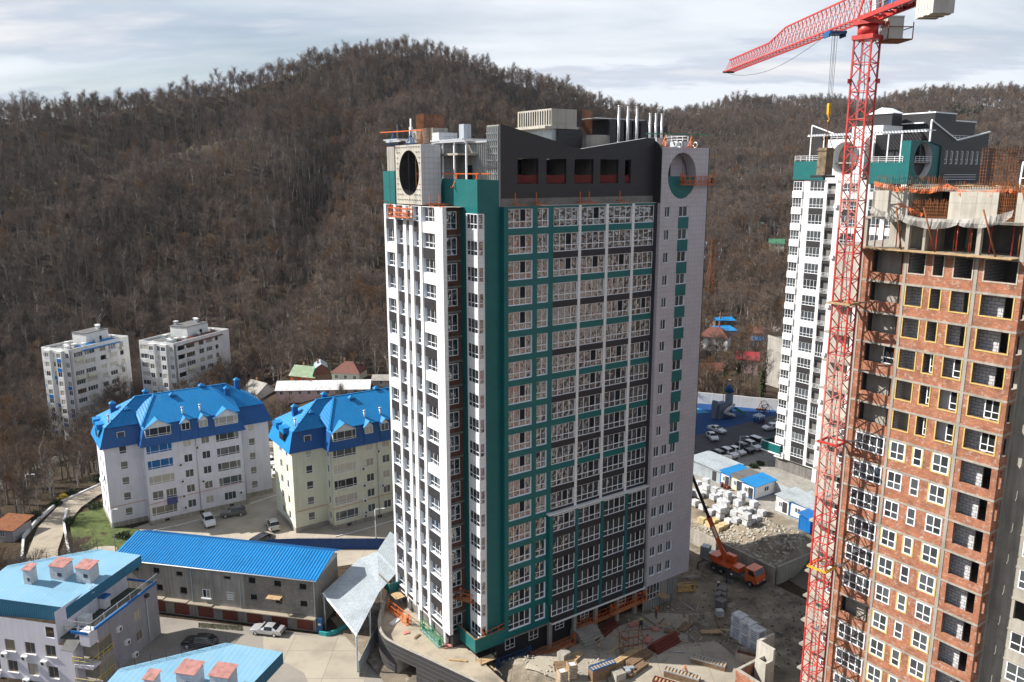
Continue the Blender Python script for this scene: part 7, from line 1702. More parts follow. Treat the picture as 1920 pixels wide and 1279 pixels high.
def person(label,loc,rz,top,legs,helmet,armpose=0,step=.12,lean=0.0):
    nm='clothes_%d'%len(bpy.data.materials); person_mat(nm,top,legs)
    J={'pel':(0,0,.95),'chest':(lean*.6,0,1.25),'neck':(lean,0,1.46),'headb':(lean+.01,0,1.56),'headt':(lean+.02,0,1.72)}
    vs_=[]; rs=[]; ed=[]; ix={}
    def ad(n,p,r): ix[n]=len(vs_); vs_.append(p); rs.append(r)
    ad('pel',J['pel'],(.15,.11)); ad('chest',J['chest'],(.185,.12)); ad('sh',(lean*.9,0,1.42),(.14,.10)); ad('neck',(lean,0,1.50),(.055,.055)); ad('headb',(lean+.02,0,1.58),(.085,.095)); ad('headt',(lean+.03,0,1.72),(.075,.085))
    ed+=[('pel','chest'),('chest','sh'),('sh','neck'),('neck','headb'),('headb','headt')]
    for s,n in ((1,'l'),(-1,'r')):
        st=step*s
        ad('hip'+n,(0,.10*s,.90),(.095,.10)); ad('kn'+n,(st*.6+.03,.11*s,.50),(.065,.07)); ad('an'+n,(st,.11*s,.10),(.045,.05)); ad('to'+n,(st+.17,.12*s,.05),(.045,.035)); ed+=[('pel','hip'+n),('hip'+n,'kn'+n),('kn'+n,'an'+n),('an'+n,'to'+n)]
        ad('s'+n,(lean*.9,.19*s,1.40),(.07,.07))
        if armpose==0: el,ha=(lean*.6-.02,.25*s,1.12),(lean*.5+.06,.24*s,.86)
        elif armpose==1: el,ha=(lean+.16,.26*s,1.18),(lean+.42,.18*s,1.22)
        else: el,ha=(lean+.05,.30*s,1.14),(lean+.28,.12*s,1.02)
        ad('el'+n,el,(.045,.045)); ad('ha'+n,ha,(.035,.03)); hx=Vector(ha)-Vector(el); hx.normalize(); ad('fi'+n,tuple(Vector(ha)+hx*.10+Vector((0,0,-.02))),(.025,.035)); ad('th'+n,tuple(Vector(ha)+hx*.05+Vector((.02,-.05*s,.01))),(.014,.014))
        ed+=[('sh','s'+n),('s'+n,'el'+n),('el'+n,'ha'+n),('ha'+n,'fi'+n),('ha'+n,'th'+n)]
    me=bpy.data.meshes.new('person'); me.from_pydata(vs_,[(ix[a],ix[b]) for a,b in ed],[]); me.materials.append(MATS[nm]); me.update()
    o=link('person',me,None,loc,rz); tag(o,label,'person')
    sk=o.modifiers.new('skin','SKIN'); 
    for i,d in enumerate(me.skin_vertices[0].data if me.skin_vertices else []): d.radius=rs[i]
    if not me.skin_vertices:
        bpy.context.view_layer.objects.active=o
    for i,d in enumerate(o.data.skin_vertices[0].data): d.radius=rs[i]; d.use_root=(i==0)
    o.modifiers.new('smooth','SUBSURF').levels=1; o.modifiers['smooth'].render_levels=1
    h=MB().mat(helmet); h.smooth=True; cx=lean+.03
    for k in range(4):
        for j in range(10):
            t0,t1=math.pi/2*k/4,math.pi/2*(k+1)/4; a0,a1=2*math.pi*j/10,2*math.pi*(j+1)/10; P_=lambda t,a:(cx+.125*math.cos(t)*math.cos(a)*1.1,.115*math.cos(t)*math.sin(a),1.66+.15*math.sin(t)); h.face([P_(t0,a0),P_(t0,a1),P_(t1,a1),P_(t1,a0)])
    h.tube([(cx+.02,0,1.65),(cx+.02,0,1.665)],.16,12); h.build('helmet',o); return o
mat('helmet_white',(.8,.8,.8),.4,.02,1); mat('helmet_orange',(.85,.16,.03),.4,.02,1); mat('helmet_yellow',(.6,.75,.05),.4,.02,1)
DK=(.02,.022,.03)
person('person in dark clothes and white helmet standing by the truck crane',tuple(S(37.4,-2.6,.3)),R(200),DK,DK,'helmet_white')
person('person in dark jacket, jeans and white helmet near the truck crane cab',tuple(S(40.9,-2.1,.3)),R(160),(.02,.03,.06),(.10,.16,.26),'helmet_white',2)
person('person in black with yellow helmet walking past the pink insulation',tuple(yardpt(20.4,-3.6,.38)),R(100),DK,DK,'helmet_yellow',0,.25)
person('person in brown overalls and orange helmet by the tower end',tuple(yardpt(24.2,-2.7,.38)),R(60),(.16,.06,.04),(.03,.03,.05),'helmet_orange',1)
person('person in orange helmet bending behind the formwork stack',tuple(yardpt(17.6,-14.8,.38)),R(220),(.30,.13,.06),(.06,.06,.08),'helmet_orange',1,.1,.28)
person('person in dark top and orange helmet on the tower roof by the rebar cage',tuple(S(-3.0,10.9,66.3)),R(120),DK,DK,'helmet_orange',2)
person('person in orange helmet standing in the cradle beside the brick strip',tuple(S(-4.35,3.6,9.52)),R(10),(.14,.12,.10),(.14,.12,.10),'helmet_orange',1)
person('person in orange helmet leaning over the rusty ground floor cradle',tuple(S(23.2,-.6,2.05)),R(200),DK,(.05,.03,.03),'helmet_orange',1,.05,.15)
# ---------------------------------------------------------------- playground
def playground():
    u,v=97.0,48.6; T=thing('play_castle','grey castle shaped playground climber with blue tower roof and slides','playground castle',tuple(S(u,v,4.72)),ANG)
    w=MB().mat('castle_grey'); w.box(-2.6,1.2,-1.2,1.4,0,3.4); w.build('keep',T)
    for k in range(5): MB().mat('castle_grey').box(-2.6+k*.8,-2.2+k*.8,-1.2,-.9,3.4,3.9).build('merlon',T)
    MB().mat('castle_grey').tube([(2.0,0,0),(2.0,0,6.0)],.95,14).build('tower',T); m=MB().mat('blue_paint'); m.tube([(2.0,0,6.0),(2.0,0,8.0)],[1.25,.05],14); m.build('tower_roof',T)
    MB().mat('castle_grey').box(-3.4,-2.7,-.6,.6,0,4.4).build('turret',T)
    P=[(0+1.6*math.cos(t),-1.9-.2*t*.3,3.3-.5*t+0*t) for t in np.linspace(0,6,18)]; MB().mat('wrap_white').tube(P,.42,10).build('tube_slide',T)
    m=MB().mat('green_paint'); m.face([(2.4,-1.0,1.9),(3.1,-1.0,1.9),(5.2,-2.8,.25),(4.5,-3.1,.25)]); m.beam((2.4,-1.0,2.0),(4.5,-3.1,.35),.1,.3); m.beam((3.1,-1,2.0),(5.2,-2.8,.35),.1,.3); m.build('slide',T)
    for i,(du,dv) in enumerate(((10,1.5),(13,4))):
        t=thing('swing',('red framed swing near the playground wall','small climbing frame beside the finished tower')[i],'swing',tuple(S(u+du,v+dv-6,4.72)),ANG)
        for s in (-1.2,1.2): m=MB().mat('garage_door'); m.beam((s,-.9,0),(s,0,2.3),.1); m.beam((s,.9,0),(s,0,2.3),.1); m.build('leg',t)
        MB().mat('garage_door').beam((-1.3,0,2.3),(1.3,0,2.3),.1).build('top_bar',t); m=MB().mat('black_plastic'); m.box(-.3,.3,-.15,.15,.5,.56); m.beam((-.28,0,.5),(-.28,0,2.3),.03); m.beam((.28,0,.5),(.28,0,2.3),.03); m.build('seat',t)
    t=thing('sandbox_canopy','small coloured play house in front of the castle','play house',tuple(S(u+3.2,v-8.2,4.72)),ANG); m=MB().mat('blue_paint'); m.box(-.9,.9,-.9,.9,0,1.1); m.build('base',t); m=MB().mat('garage_door'); m.box(-1.3,1.3,-1.0,-.95,.2,.6); m.build('rail',t); m=MB().mat('galvanised'); m.face([(-1.1,-1.1,1.7),(1.1,-1.1,1.7),(0,0,2.4)]); m.face([(1.1,-1.1,1.7),(1.1,1.1,1.7),(0,0,2.4)]); m.face([(1.1,1.1,1.7),(-1.1,1.1,1.7),(0,0,2.4)]); m.face([(-1.1,1.1,1.7),(-1.1,-1.1,1.7),(0,0,2.4)]); m.build('roof',t)
    for (x,y) in ((-.9,-.9),(.9,-.9),(.9,.9),(-.9,.9)): MB().mat('frame_white').beam((x,y,1.1),(x,y,1.75),.08).build('post',t)
    s=sheet('sky_blue_play_surface',Sxy([(86,56),(97,52.5),(97,58),(90,63)]),4.735,'rubber_sky')
    t=thing('park_bench','orange park bench at the foot of the playground wall','bench',tuple(S(107.5,45.5,4.72)),ANG+R(125)); MB().mat('orange_paint').box(-1.2,1.2,-.25,.25,.42,.5).build('seat',t); MB().mat('orange_paint').box(-1.2,1.2,.22,.28,.5,.95).build('backrest',t)
    for x in (-.9,.9): MB().mat('dark_metal').box(x-.05,x+.05,-.22,.22,0,.42).build('leg',t)
mat('castle_grey',(.20,.24,.30),.8,.15,1)
playground()
def lamp_post(label,loc,h,arm=1.2,rz=0.0,m='dark_metal'):
    T=thing('street_lamp',label,'lamp post',loc,rz); MB().mat(m).tube([(0,0,0),(0,0,h)],[.09,.06],8).build('pole',T); MB().mat(m).tube([(0,0,h),(arm,0,h+.15)],.04,6).build('arm',T); MB().mat('lamp_clear').box(arm-.1,arm+.5,-.12,.12,h+.08,h+.2).build('lamp_head',T); MB().mat('concrete').tube([(0,0,0),(0,0,.25)],.2,8).build('base',T)
lamp_post('grey lamp post beside the row of parked cars',tuple(S(73.8,24.3,4.72)),6.0,m='galvanised',rz=R(-20))
lamp_post('dark lamp post at the corner of the asphalt near the playground',tuple(S(80.2,43.4,4.72)),7.0)
lamp_post('slim lamp post on the playground behind the castle',tuple(S(101.5,52.5,4.72)),7.5)
lp=on_ground(95,985); lamp_post('thin lamp post among bare trees left of the footpath',(lp.x-6,lp.y+4,hz(lp.x-6,lp.y+4)),8.0,m='galvanised')
lp=gz(705,1010); lamp_post('white post by the blue fence',(lp.x,lp.y,0),5.5,m='frame_white')
lp=gz(218,1040,0); lamp_post('grey post at the garden corner below the lilac house',(lp.x,lp.y,-1),9,m='galvanised',arm=.5)
# ================================================================ small houses at the foot of the hill
def house(label,px,py,w,d,h,wall,roofm,rz,kind='gable',roofh=2.4,name='village_house',two=False,sink=1.5):
    p=on_ground(px,py); T=thing(name,label,'house',(p.x,p.y,p.z),R(rz)); z0=-sink; rr=random.Random(int(px*3+py))
    x0,x1,y0,y1=-w/2,w/2,0,d; ops=[];wl=[]
    for z in ([.9] if not two else [.9,3.7]):
        n=max(1,int(w/2.6))
        for k in range(n): s=x0+w*(k+.5)/n-.5; ops.append((s,s+1.0,z,z+1.2)); wl.append((s,z))
    m=MB(); facade(m,FR(0),x0,x1,z0,h,[o for o in ops if o[3]<h-.1],.12,wall); m.mat(wall); m.face([(x0,y0,z0),(x0,y0,h),(x0,y1,h),(x0,y1,z0)]); m.face([(x1,y0,z0),(x1,y1,z0),(x1,y1,h),(x1,y0,h)]); m.face([(x0,y1,z0),(x0,y1,h),(x1,y1,h),(x1,y1,z0)])
    o=.45
    r=MB().mat(roofm)
    if kind=='gable':                                  # ridge along x
        m.mat(wall); m.face([(x0,y0,h),(x0,(y0+y1)/2,h+roofh),(x0,y1,h)]); m.face([(x1,y0,h),(x1,y1,h),(x1,(y0+y1)/2,h+roofh)])
        for s in (0,1):
            a=y0-o if s==0 else y1+o; q=[(x0-o,a,h-.25),(x1+o,a,h-.25),(x1+o,(y0+y1)/2,h+roofh+.05),(x0-o,(y0+y1)/2,h+roofh+.05)]; r.face(q if s==0 else q[::-1]); r.face([(x,y,z-.12) for x,y,z in (q[::-1] if s==0 else q)])
            for i in range(4): j=(i+1)%4; r.face([q[i],q[j],(q[j][0],q[j][1],q[j][2]-.12),(q[i][0],q[i][1],q[i][2]-.12)])
    elif kind=='front':                                # ridge along y, gable to the front
        m.mat(wall); m.face([(x0,y0,h),(x1,y0,h),(0,y0,h+roofh)]); m.face([(x0,y1,h),(0,y1,h+roofh),(x1,y1,h)])
        for s in (-1,1):
            q=[(s*(w/2+o),y0-o,h-.25),(s*(w/2+o),y1+o,h-.25),(0,y1+o,h+roofh+.05),(0,y0-o,h+roofh+.05)]; r.face(q if s>0 else q[::-1]); r.face([(x,y,z-.12) for x,y,z in (q[::-1] if s>0 else q)])
    elif kind=='gambrel':
        k=w*.36; m.mat('brown_roof'); m.face([(x0,y0,h),(x1,y0,h),(k,y0,h+roofh*.65),(0,y0,h+roofh),(-k,y0,h+roofh*.65)]); m.face([(x0,y1,h),(-k,y1,h+roofh*.65),(0,y1,h+roofh),(k,y1,h+roofh*.65),(x1,y1,h)])
        for s in (-1,1):
            r.mat('galvanised'); q=[(s*(k+.05),y0-.3,h+roofh*.65),(s*(k+.05),y1+.3,h+roofh*.65),(0,y1+.3,h+roofh+.05),(0,y0-.3,h+roofh+.05)]; r.face(q if s>0 else q[::-1]); r.mat(roofm); q=[(s*(w/2+.2),y0-.3,h-.1),(s*(w/2+.2),y1+.3,h-.1),(s*(k+.05),y1+.3,h+roofh*.65),(s*(k+.05),y0-.3,h+roofh*.65)]; r.face(q if s>0 else q[::-1])
    elif kind=='hip':
        e=min(w,d)*.45; c=[(x0-o,y0-o,h-.2),(x1+o,y0-o,h-.2),(x1+o,y1+o,h-.2),(x0-o,y1+o,h-.2)]; a,b=(x0+e,(y0+y1)/2,h+roofh),(x1-e,(y0+y1)/2,h+roofh); r.face([c[0],c[1],b,a]); r.face([c[2],c[3],a,b]); r.face([c[1],c[2],b]); r.face([c[3],c[0],a]); r.face(c[::-1])
    else: r.face([(x0-o,y0-o,h),(x1+o,y0-o,h),(x1+o,y1+o,h+.8),(x0-o,y1+o,h+.8)]); r.face([(x0-o,y0-o,h-.1),(x0-o,y1+o,h+.7),(x1+o,y1+o,h+.7),(x1+o,y0-o,h-.1)])
    m.build('walls',T); r.build('roof',T)
    for (s,z) in wl:
        if z+1.2<h-.1: window(T,FR(0),s,z,1.0,1.2,2,inset=.06,gl='glass_flat',tr=None)
    if w>5: MB().mat('brick').box(x0+w*.3,x0+w*.3+.5,d*.5,d*.5+.5,h,h+roofh+.9).build('chimney',T)
    return T,p
mat('timber_yellow',(.50,.30,.10),.8,.2,2); mat('pink_wall',(.60,.42,.40),.8,.1,1); mat('white_sheet_roof',(.66,.66,.66),.6,.2,.8,ribs=(.4,'X')); mat('old_green_sheet',(.20,.27,.17),.8,.5,.5,c2=(.45,.44,.38)); mat('red_sheet',(.30,.035,.04),.6,.1,1)
VH=[]
def H_(*a,**k): T,p=house(*a,**k); VH.append((p.x,p.y,max(a[3],a[4])*.75+2.5)); return T
H_('house with patchy green metal roof and orange gable end among bare trees',568,722,9,6,3.0,'orange_paint','old_green_sheet',-20,roofh=2.6)
H_('small barn shaped house with green sides and grey roof top',604,716,5.5,7,2.2,'wood_dark','green_paint',16,kind='gambrel',roofh=3.6)
H_('house with dark maroon hipped roof left of the teal tower',648,716,9,7,3.0,'cream_wall','brown_roof',-10,kind='hip',roofh=2.8)
H_('long low building with worn white sheet roof behind the cream house',606,745,27,7,2.6,'pink_wall','white_sheet_roof',4,roofh=1.7,name='long_shed')
H_('cottage with grey corrugated roof behind the lilac house',470,752,8,7,3.2,'white_paint','slate_roof',-38,roofh=2.6)
H_('pale stone shed with low roof beside the tall white pier',715,726,5,4,2.4,'concrete_light','slate_roof',0,roofh=1.0)
H_('white two storey house with maroon roof at the tower edge',1336,658,11,8,5.6,'white_paint','brown_roof',-24,kind='hip',roofh=3.2,two=True)
H_('grey house with bright blue roof behind the maroon roofed house',1362,640,9,7,4.4,'grey_wall','roof_blue',12,kind='mono')
H_('low shed with bright blue roof at the edge of the wood',1360,612,9,5,2.6,'wood_dark','roof_blue',5,kind='mono')
H_('house with dark maroon roof left of the finished tower',1430,640,9,6,3.4,'brick','brown_roof',-15,roofh=1.8)
H_('small carport with blue roof in front of the maroon house',1424,648,5,3.5,2.2,'blue_paint','roof_blue',-8,kind='mono')
H_('pink house with red roof above the bare trees',1400,700,7,6,5.0,'pink_wall','red_sheet',-18,roofh=2.0,two=True)
H_('pink walled house close to the finished tower',1462,640,5,6,4.0,'pink_wall','slate_roof',-20,roofh=1.4)
H_('tiny grey hut beside the pink house',1442,645,3.5,3,2.2,'grey_wall','slate_roof',10,roofh=1.2)
H_('long pale house with brown roof behind the tower end wall',1325,712,12,6,3.0,'pink_wall','brown_roof',8,roofh=1.6)
H_('cream hillside house with dark green roof',1455,474,9,8,6.0,'cream_wall','green_roof',-18,roofh=2.4,two=True)
H_('yellow timber cabin with green roof higher on the hillside',1431,437,8,8,4.2,'timber_yellow','green_roof',14,kind='front',roofh=3.0)
H_('small brown hut beside the yellow cabin',1458,433,4,4,2.8,'wood_dark','white_sheet_roof',0,kind='mono')
H_('small dark outbuilding on the hillside clearing',1450,452,5,4,2.4,'wood_dark','brown_roof',8,roofh=1.2)
H_('shed with rusty orange roof at the left picture edge',6,1016,4.5,4.2,2.4,'grey_wall','rust',-10,kind='mono',sink=3)
# grey apartment block among the trees by the playground
p=on_ground(1408,760) ; q=S(122,52)
T=thing('old_apartment_block','weathered grey flat roofed block behind the bare trees','apartment block',(q.x+14,q.y+30,-6),R(18)); VH.append((q.x+20,q.y+38,16))
zt=gy(1405,645,q.y+30).z+6; rows=[zt-2.9*(k+1) for k in range(7)]; ops=[(s,s+1.6,z+.3,z+1.8) for z in rows if z>0 for s in (3,7.5,11.5,15.5)]
m=MB(); facade(m,FR(0),0,19,-4,zt,ops,.2,'old_plaster'); m.mat('old_plaster'); m.face([(0,0,-4),(0,0,zt),(0,12,zt),(0,12,-4)]); m.mat('roof_felt'); m.face([(0,0,zt-.3),(19,0,zt-.3),(19,12,zt-.3),(0,12,zt-.3)]); m.build('walls',T)
for o in ops: window(T,FR(0),o[0],o[2],1.6,1.5,2,inset=.08,gl='glass_flat',tr=None)
for b_ in ((0,19,-.1,.15),(-.1,.15,.15,12)): MB().mat('old_plaster').box(*b_,zt-.5,zt+.5).build('parapet',T)
# electricity pylon
p=on_ground(1331,560); T=thing('electricity_pylon','rusty lattice electricity pylon in the clearing right of the teal tower','pylon',(p.x,p.y,p.z-1),R(15)); VH.append((p.x,p.y,5))
Hh=33; b=MB().mat('rust')
def pw(z): return lerp(2.6,.5,min(1,z/24)) if z<24 else .5
lv=[0,5,9.5,13.5,17,20,22.5,24.5,27,29.5,32]
for z0,z1 in zip(lv[:-1],lv[1:]):
    a,c=pw(z0),pw(z1); b=MB().mat('rust')
    for i,(sx,sy) in enumerate(((-1,-1),(1,-1),(1,1),(-1,1))):
        nx,ny=((-1,-1),(1,-1),(1,1),(-1,1))[(i+1)%4]; b.beam((sx*a,sy*a,z0),(sx*c,sy*c,z1),.22); b.beam((sx*a,sy*a,z0),(nx*c,ny*c,z1),.12); b.beam((nx*a,ny*a,z0),(sx*c,sy*c,z1),.12); b.beam((sx*c,sy*c,z1),(nx*c,ny*c,z1),.12)
    b.build('lattice_section',T)
for z,l in ((23.5,4.2),(27,5.2),(30.5,3.6)):
    for s in (-1,1):
        b=MB().mat('rust'); b.beam((0,-.4,z),(s*l,0,z+.2),.14); b.beam((0,.4,z),(s*l,0,z+.2),.14); b.beam((0,0,z+1.4),(s*l,0,z+.2),.1); b.build('cross_arm',T); MB().mat('galvanised').tube([(s*l,0,z+.1),(s*l,0,z-1.6)],.14,6).build('insulator',T)
# garden below the lilac house: lawn, walls, fence
lawn=sheet('lawn',[tuple(gz(x,y,0).xy) for x,y in ((130,968),(190,950),(218,985),(300,1000),(296,1028),(240,1033),(135,1030))],.03,'grass',sub=4,amp=.35)
wall_pts=[gz(132,1040),gz(240,1045),gz(330,1052)]
T=thing('garden_wall','pale concrete retaining wall below the garden lawn','wall',(wall_pts[0].x,wall_pts[0].y,-1.5),0)
for a,b_ in zip(wall_pts[:-1],wall_pts[1:]):
    n=5
    for k in range(n): q=a.lerp(b_,k/n)-wall_pts[0]; r_=a.lerp(b_,(k+1)/n)-wall_pts[0]; MB().mat('flat_white').beam(q+Vector((0,0,.8)),r_+Vector((-.03,0,.8)),.3,1.6).build('panel',T)
T=thing('path_kerb','white kerb wall along the bend of the footpath','kerb',tuple(on_ground(42,1050)),0); o0=Vector(T.location); P=[on_ground(x,y) for x,y in ((42,1050),(45,1010),(70,980),(105,950),(150,930),(190,912))]
for a,b_ in zip(P[:-1],P[1:]): MB().mat('flat_white').beam(a-o0+Vector((0,0,.4)),b_-o0+Vector((0,0,.4)),.35,.7).build('segment',T)
T=thing('path_kerb','white line kerb on the near side of the footpath','kerb',tuple(gz(131,1050)),0); o0=Vector(T.location); P=[gz(x,y) for x,y in ((131,1050),(124,1010),(120,985),(126,960))]
for a,b_ in zip(P[:-1],P[1:]): MB().mat('flat_white').beam(a-o0+Vector((0,0,.4)),b_-o0+Vector((0,0,.4)),.35,.8).build('segment',T)
# ================================================================ trees
def twig_mat(name,c,c2,orange=(.16,.085,.035)):
    m=bpy.data.materials.new(name); m.use_nodes=True; nt=m.node_tree; L=nt.links.new; b=nt.nodes['Principled BSDF']; b.inputs['Roughness'].default_value=.9; b.inputs['Specular IOR Level'].default_value=.1
    oi=N(nt,'ShaderNodeObjectInfo'); cr=N(nt,'ShaderNodeValToRGB'); e=cr.color_ramp.elements; e[0].position=0; e[0].color=(*c2,1); e[1].position=.86; e[1].color=(*c,1); q=cr.color_ramp.elements.new(.97); q.color=(*orange,1); L(oi.outputs['Random'],cr.inputs[0])
    geo=N(nt,'ShaderNodeNewGeometry'); n=N(nt,'ShaderNodeTexNoise'); n.inputs['Scale'].default_value=.022; n.inputs['Detail'].default_value=4; L(geo.outputs['Position'],n.inputs['Vector'])
    mr=N(nt,'ShaderNodeMapRange'); mr.inputs[1].default_value=.3; mr.inputs[2].default_value=.7; mr.inputs[3].default_value=.6; mr.inputs[4].default_value=1.4; L(n.outputs[0],mr.inputs[0])
    mx=N(nt,'ShaderNodeMix',data_type='RGBA',blend_type='MULTIPLY'); mx.inputs['Factor'].default_value=1; L(cr.outputs[0],mx.inputs['A']); L(mr.outputs[0],mx.inputs['B']); n2=N(nt,'ShaderNodeTexNoise'); n2.inputs['Scale'].default_value=.016; n2.inputs['Detail'].default_value=5; n2.inputs['Roughness'].default_value=.65
    mv=N(nt,'ShaderNodeMapping'); mv.inputs['Location'].default_value=(40,13,5); L(geo.outputs['Position'],mv.inputs[0]); L(mv.outputs[0],n2.inputs['Vector'])
    m3=N(nt,'ShaderNodeMapRange'); m3.inputs[1].default_value=.56; m3.inputs[2].default_value=.68; m3.inputs[3].default_value=0; m3.inputs[4].default_value=.6; L(n2.outputs[0],m3.inputs[0])
    m4=N(nt,'ShaderNodeMix',data_type='RGBA'); L(m3.outputs[0],m4.inputs['Factor']); L(mx.outputs['Result'],m4.inputs['A']); m4.inputs['B'].default_value=(.19,.105,.045,1); L(m4.outputs['Result'],b.inputs['Base Color']); MATS[name]=m
twig_mat('twigs',(.18,.135,.108),(.112,.088,.075)); mat('bark',(.17,.145,.125),.95,.3,1.5); mat('bark_pale',(.30,.275,.25),.95,.3,1.5); mat('ivy',(.035,.055,.018),.8,.4,3); mat('evergreen',(.022,.040,.016),.85,.4,2,rand=.3); mat('forsythia',(.45,.33,.04),.8,.3,3)
def tree_meshes(seed,h,spread,ntw,bark='bark',clump=False):
    r=random.Random(seed); t=MB().mat(bark); tw=[] ; V=[];F=[]
    def twig(p,d,l,w):
        a=Vector((r.uniform(-1,1),r.uniform(-1,1),r.uniform(-1,1))).cross(d)
        if a.length<1e-4: return
        a=a.normalized()*w; i=len(V); mid=p+d*l*.55+Vector((r.uniform(-.08,.08),r.uniform(-.08,.08),r.uniform(-.02,.1)))*l; q=p+d*l+Vector((0,0,l*.12))
        V.extend([p-a,p+a,mid+a*.6,mid-a*.6,q]); F.append((i,i+1,i+2,i+3)); F.append((i+3,i+2,i+4))
    trunk=[Vector((0,0,-.6))]; d=Vector((r.uniform(-.08,.08),r.uniform(-.08,.08),1)).normalized(); n=7; p=trunk[0]
    for k in range(n): p=p+d*(h*.78/n); trunk.append(p); d=(d+Vector((r.uniform(-.13,.13),r.uniform(-.13,.13),.05))).normalized()
    rad=[h*.019*(1-.75*k/n)+.02 for k in range(n+1)]; t.tube(trunk,rad,5,caps=False)
    tips=[]; limbs=[]
    for k in range(17):
        f=r.uniform(.40,.99); x=f*n; i=min(int(x),n-1); b=trunk[i].lerp(trunk[i+1],x-i); az=r.uniform(0,6.283)+k*2.4; el=r.uniform(.5,1.15); dd=Vector((math.cos(az)*math.cos(el),math.sin(az)*math.cos(el),math.sin(el))); L=h*spread*r.uniform(.7,1.15)*(1.15-.55*f)
        pts=[b]; q=b; 
        for s in range(4): q=q+dd*L/4; pts.append(q); dd=(dd+Vector((r.uniform(-.22,.22),r.uniform(-.22,.22),r.uniform(-.02,.25)))).normalized()
        r0=h*.0075*(1.1-.5*f)+.015; t.tube(pts,[r0,r0*.75,r0*.5,r0*.35,r0*.2],3,caps=False); limbs.append((pts,dd,L))
        for s in range(6):
            g=r.uniform(.3,1)*4; i2=min(int(g),3); c=pts[i2].lerp(pts[i2+1],g-i2); az2=r.uniform(0,6.283); e2=r.uniform(.0,1.2); d2=(Vector((math.cos(az2)*math.cos(e2),math.sin(az2)*math.cos(e2),math.sin(e2)))+dd*.8).normalized(); l2=L*r.uniform(.25,.5); twig(c,d2,l2,.022); limbs.append(([c,c+d2*l2*.5,c+d2*l2],d2,l2))
    for k in range(ntw):
        pts,dd,L=limbs[r.randrange(len(limbs))]; f=r.uniform(.15,1)**.7*(len(pts)-1); i=min(int(f),len(pts)-2); c=pts[i].lerp(pts[i+1],f-i); az=r.uniform(0,6.283); e=r.uniform(-.35,1.2); d2=(Vector((math.cos(az)*math.cos(e),math.sin(az)*math.cos(e),math.sin(e)))+dd*.5).normalized(); twig(c,d2,r.uniform(.5,1.5)*h/12,r.uniform(.007,.017))
    me=bpy.data.meshes.new('crown'); me.from_pydata([tuple(v) for v in V],[],F); me.materials.append(MATS['twigs']); me.update()
    return t.mesh('trunk'),me
PROTO=[tree_meshes(1,13,.32,1300),tree_meshes(2,14.5,.28,1300),tree_meshes(3,12,.36,1300,'bark_pale'),tree_meshes(4,15,.27,1300),tree_meshes(5,9,.42,1200),tree_meshes(6,13.5,.31,1300,'bark_pale')]
def leaf_clump(seed,rx,rz_,n,ls,m,cone=0.0):
    r=random.Random(seed); V=[];F=[]
    for k in range(n):
        u=r.random()**.45; a=r.uniform(0,6.283); c=r.uniform(-1,1); s=math.sqrt(1-c*c); z=(c*u+1)/2; k2=1-cone*z; b=1+.35*math.sin(a*3+seed)+.25*math.sin(a*5+c*4); p=Vector((s*math.cos(a)*u*rx*k2*b,s*math.sin(a)*u*rx*k2*b,z*rz_)); d=Vector((r.uniform(-1,1),r.uniform(-1,1),r.uniform(-.6,1))).normalized(); e=d.orthogonal().normalized()*ls*.5; i=len(V); l=ls*r.uniform(.7,1.5)
        V.extend([p-e*.6,p+d*l*.5-e,p+d*l,p+d*l*.5+e]); F.append((i,i+1,i+2,i+3))
    me=bpy.data.meshes.new('foliage'); me.from_pydata([tuple(v) for v in V],[],F); me.materials.append(MATS[m]); me.update(); return me
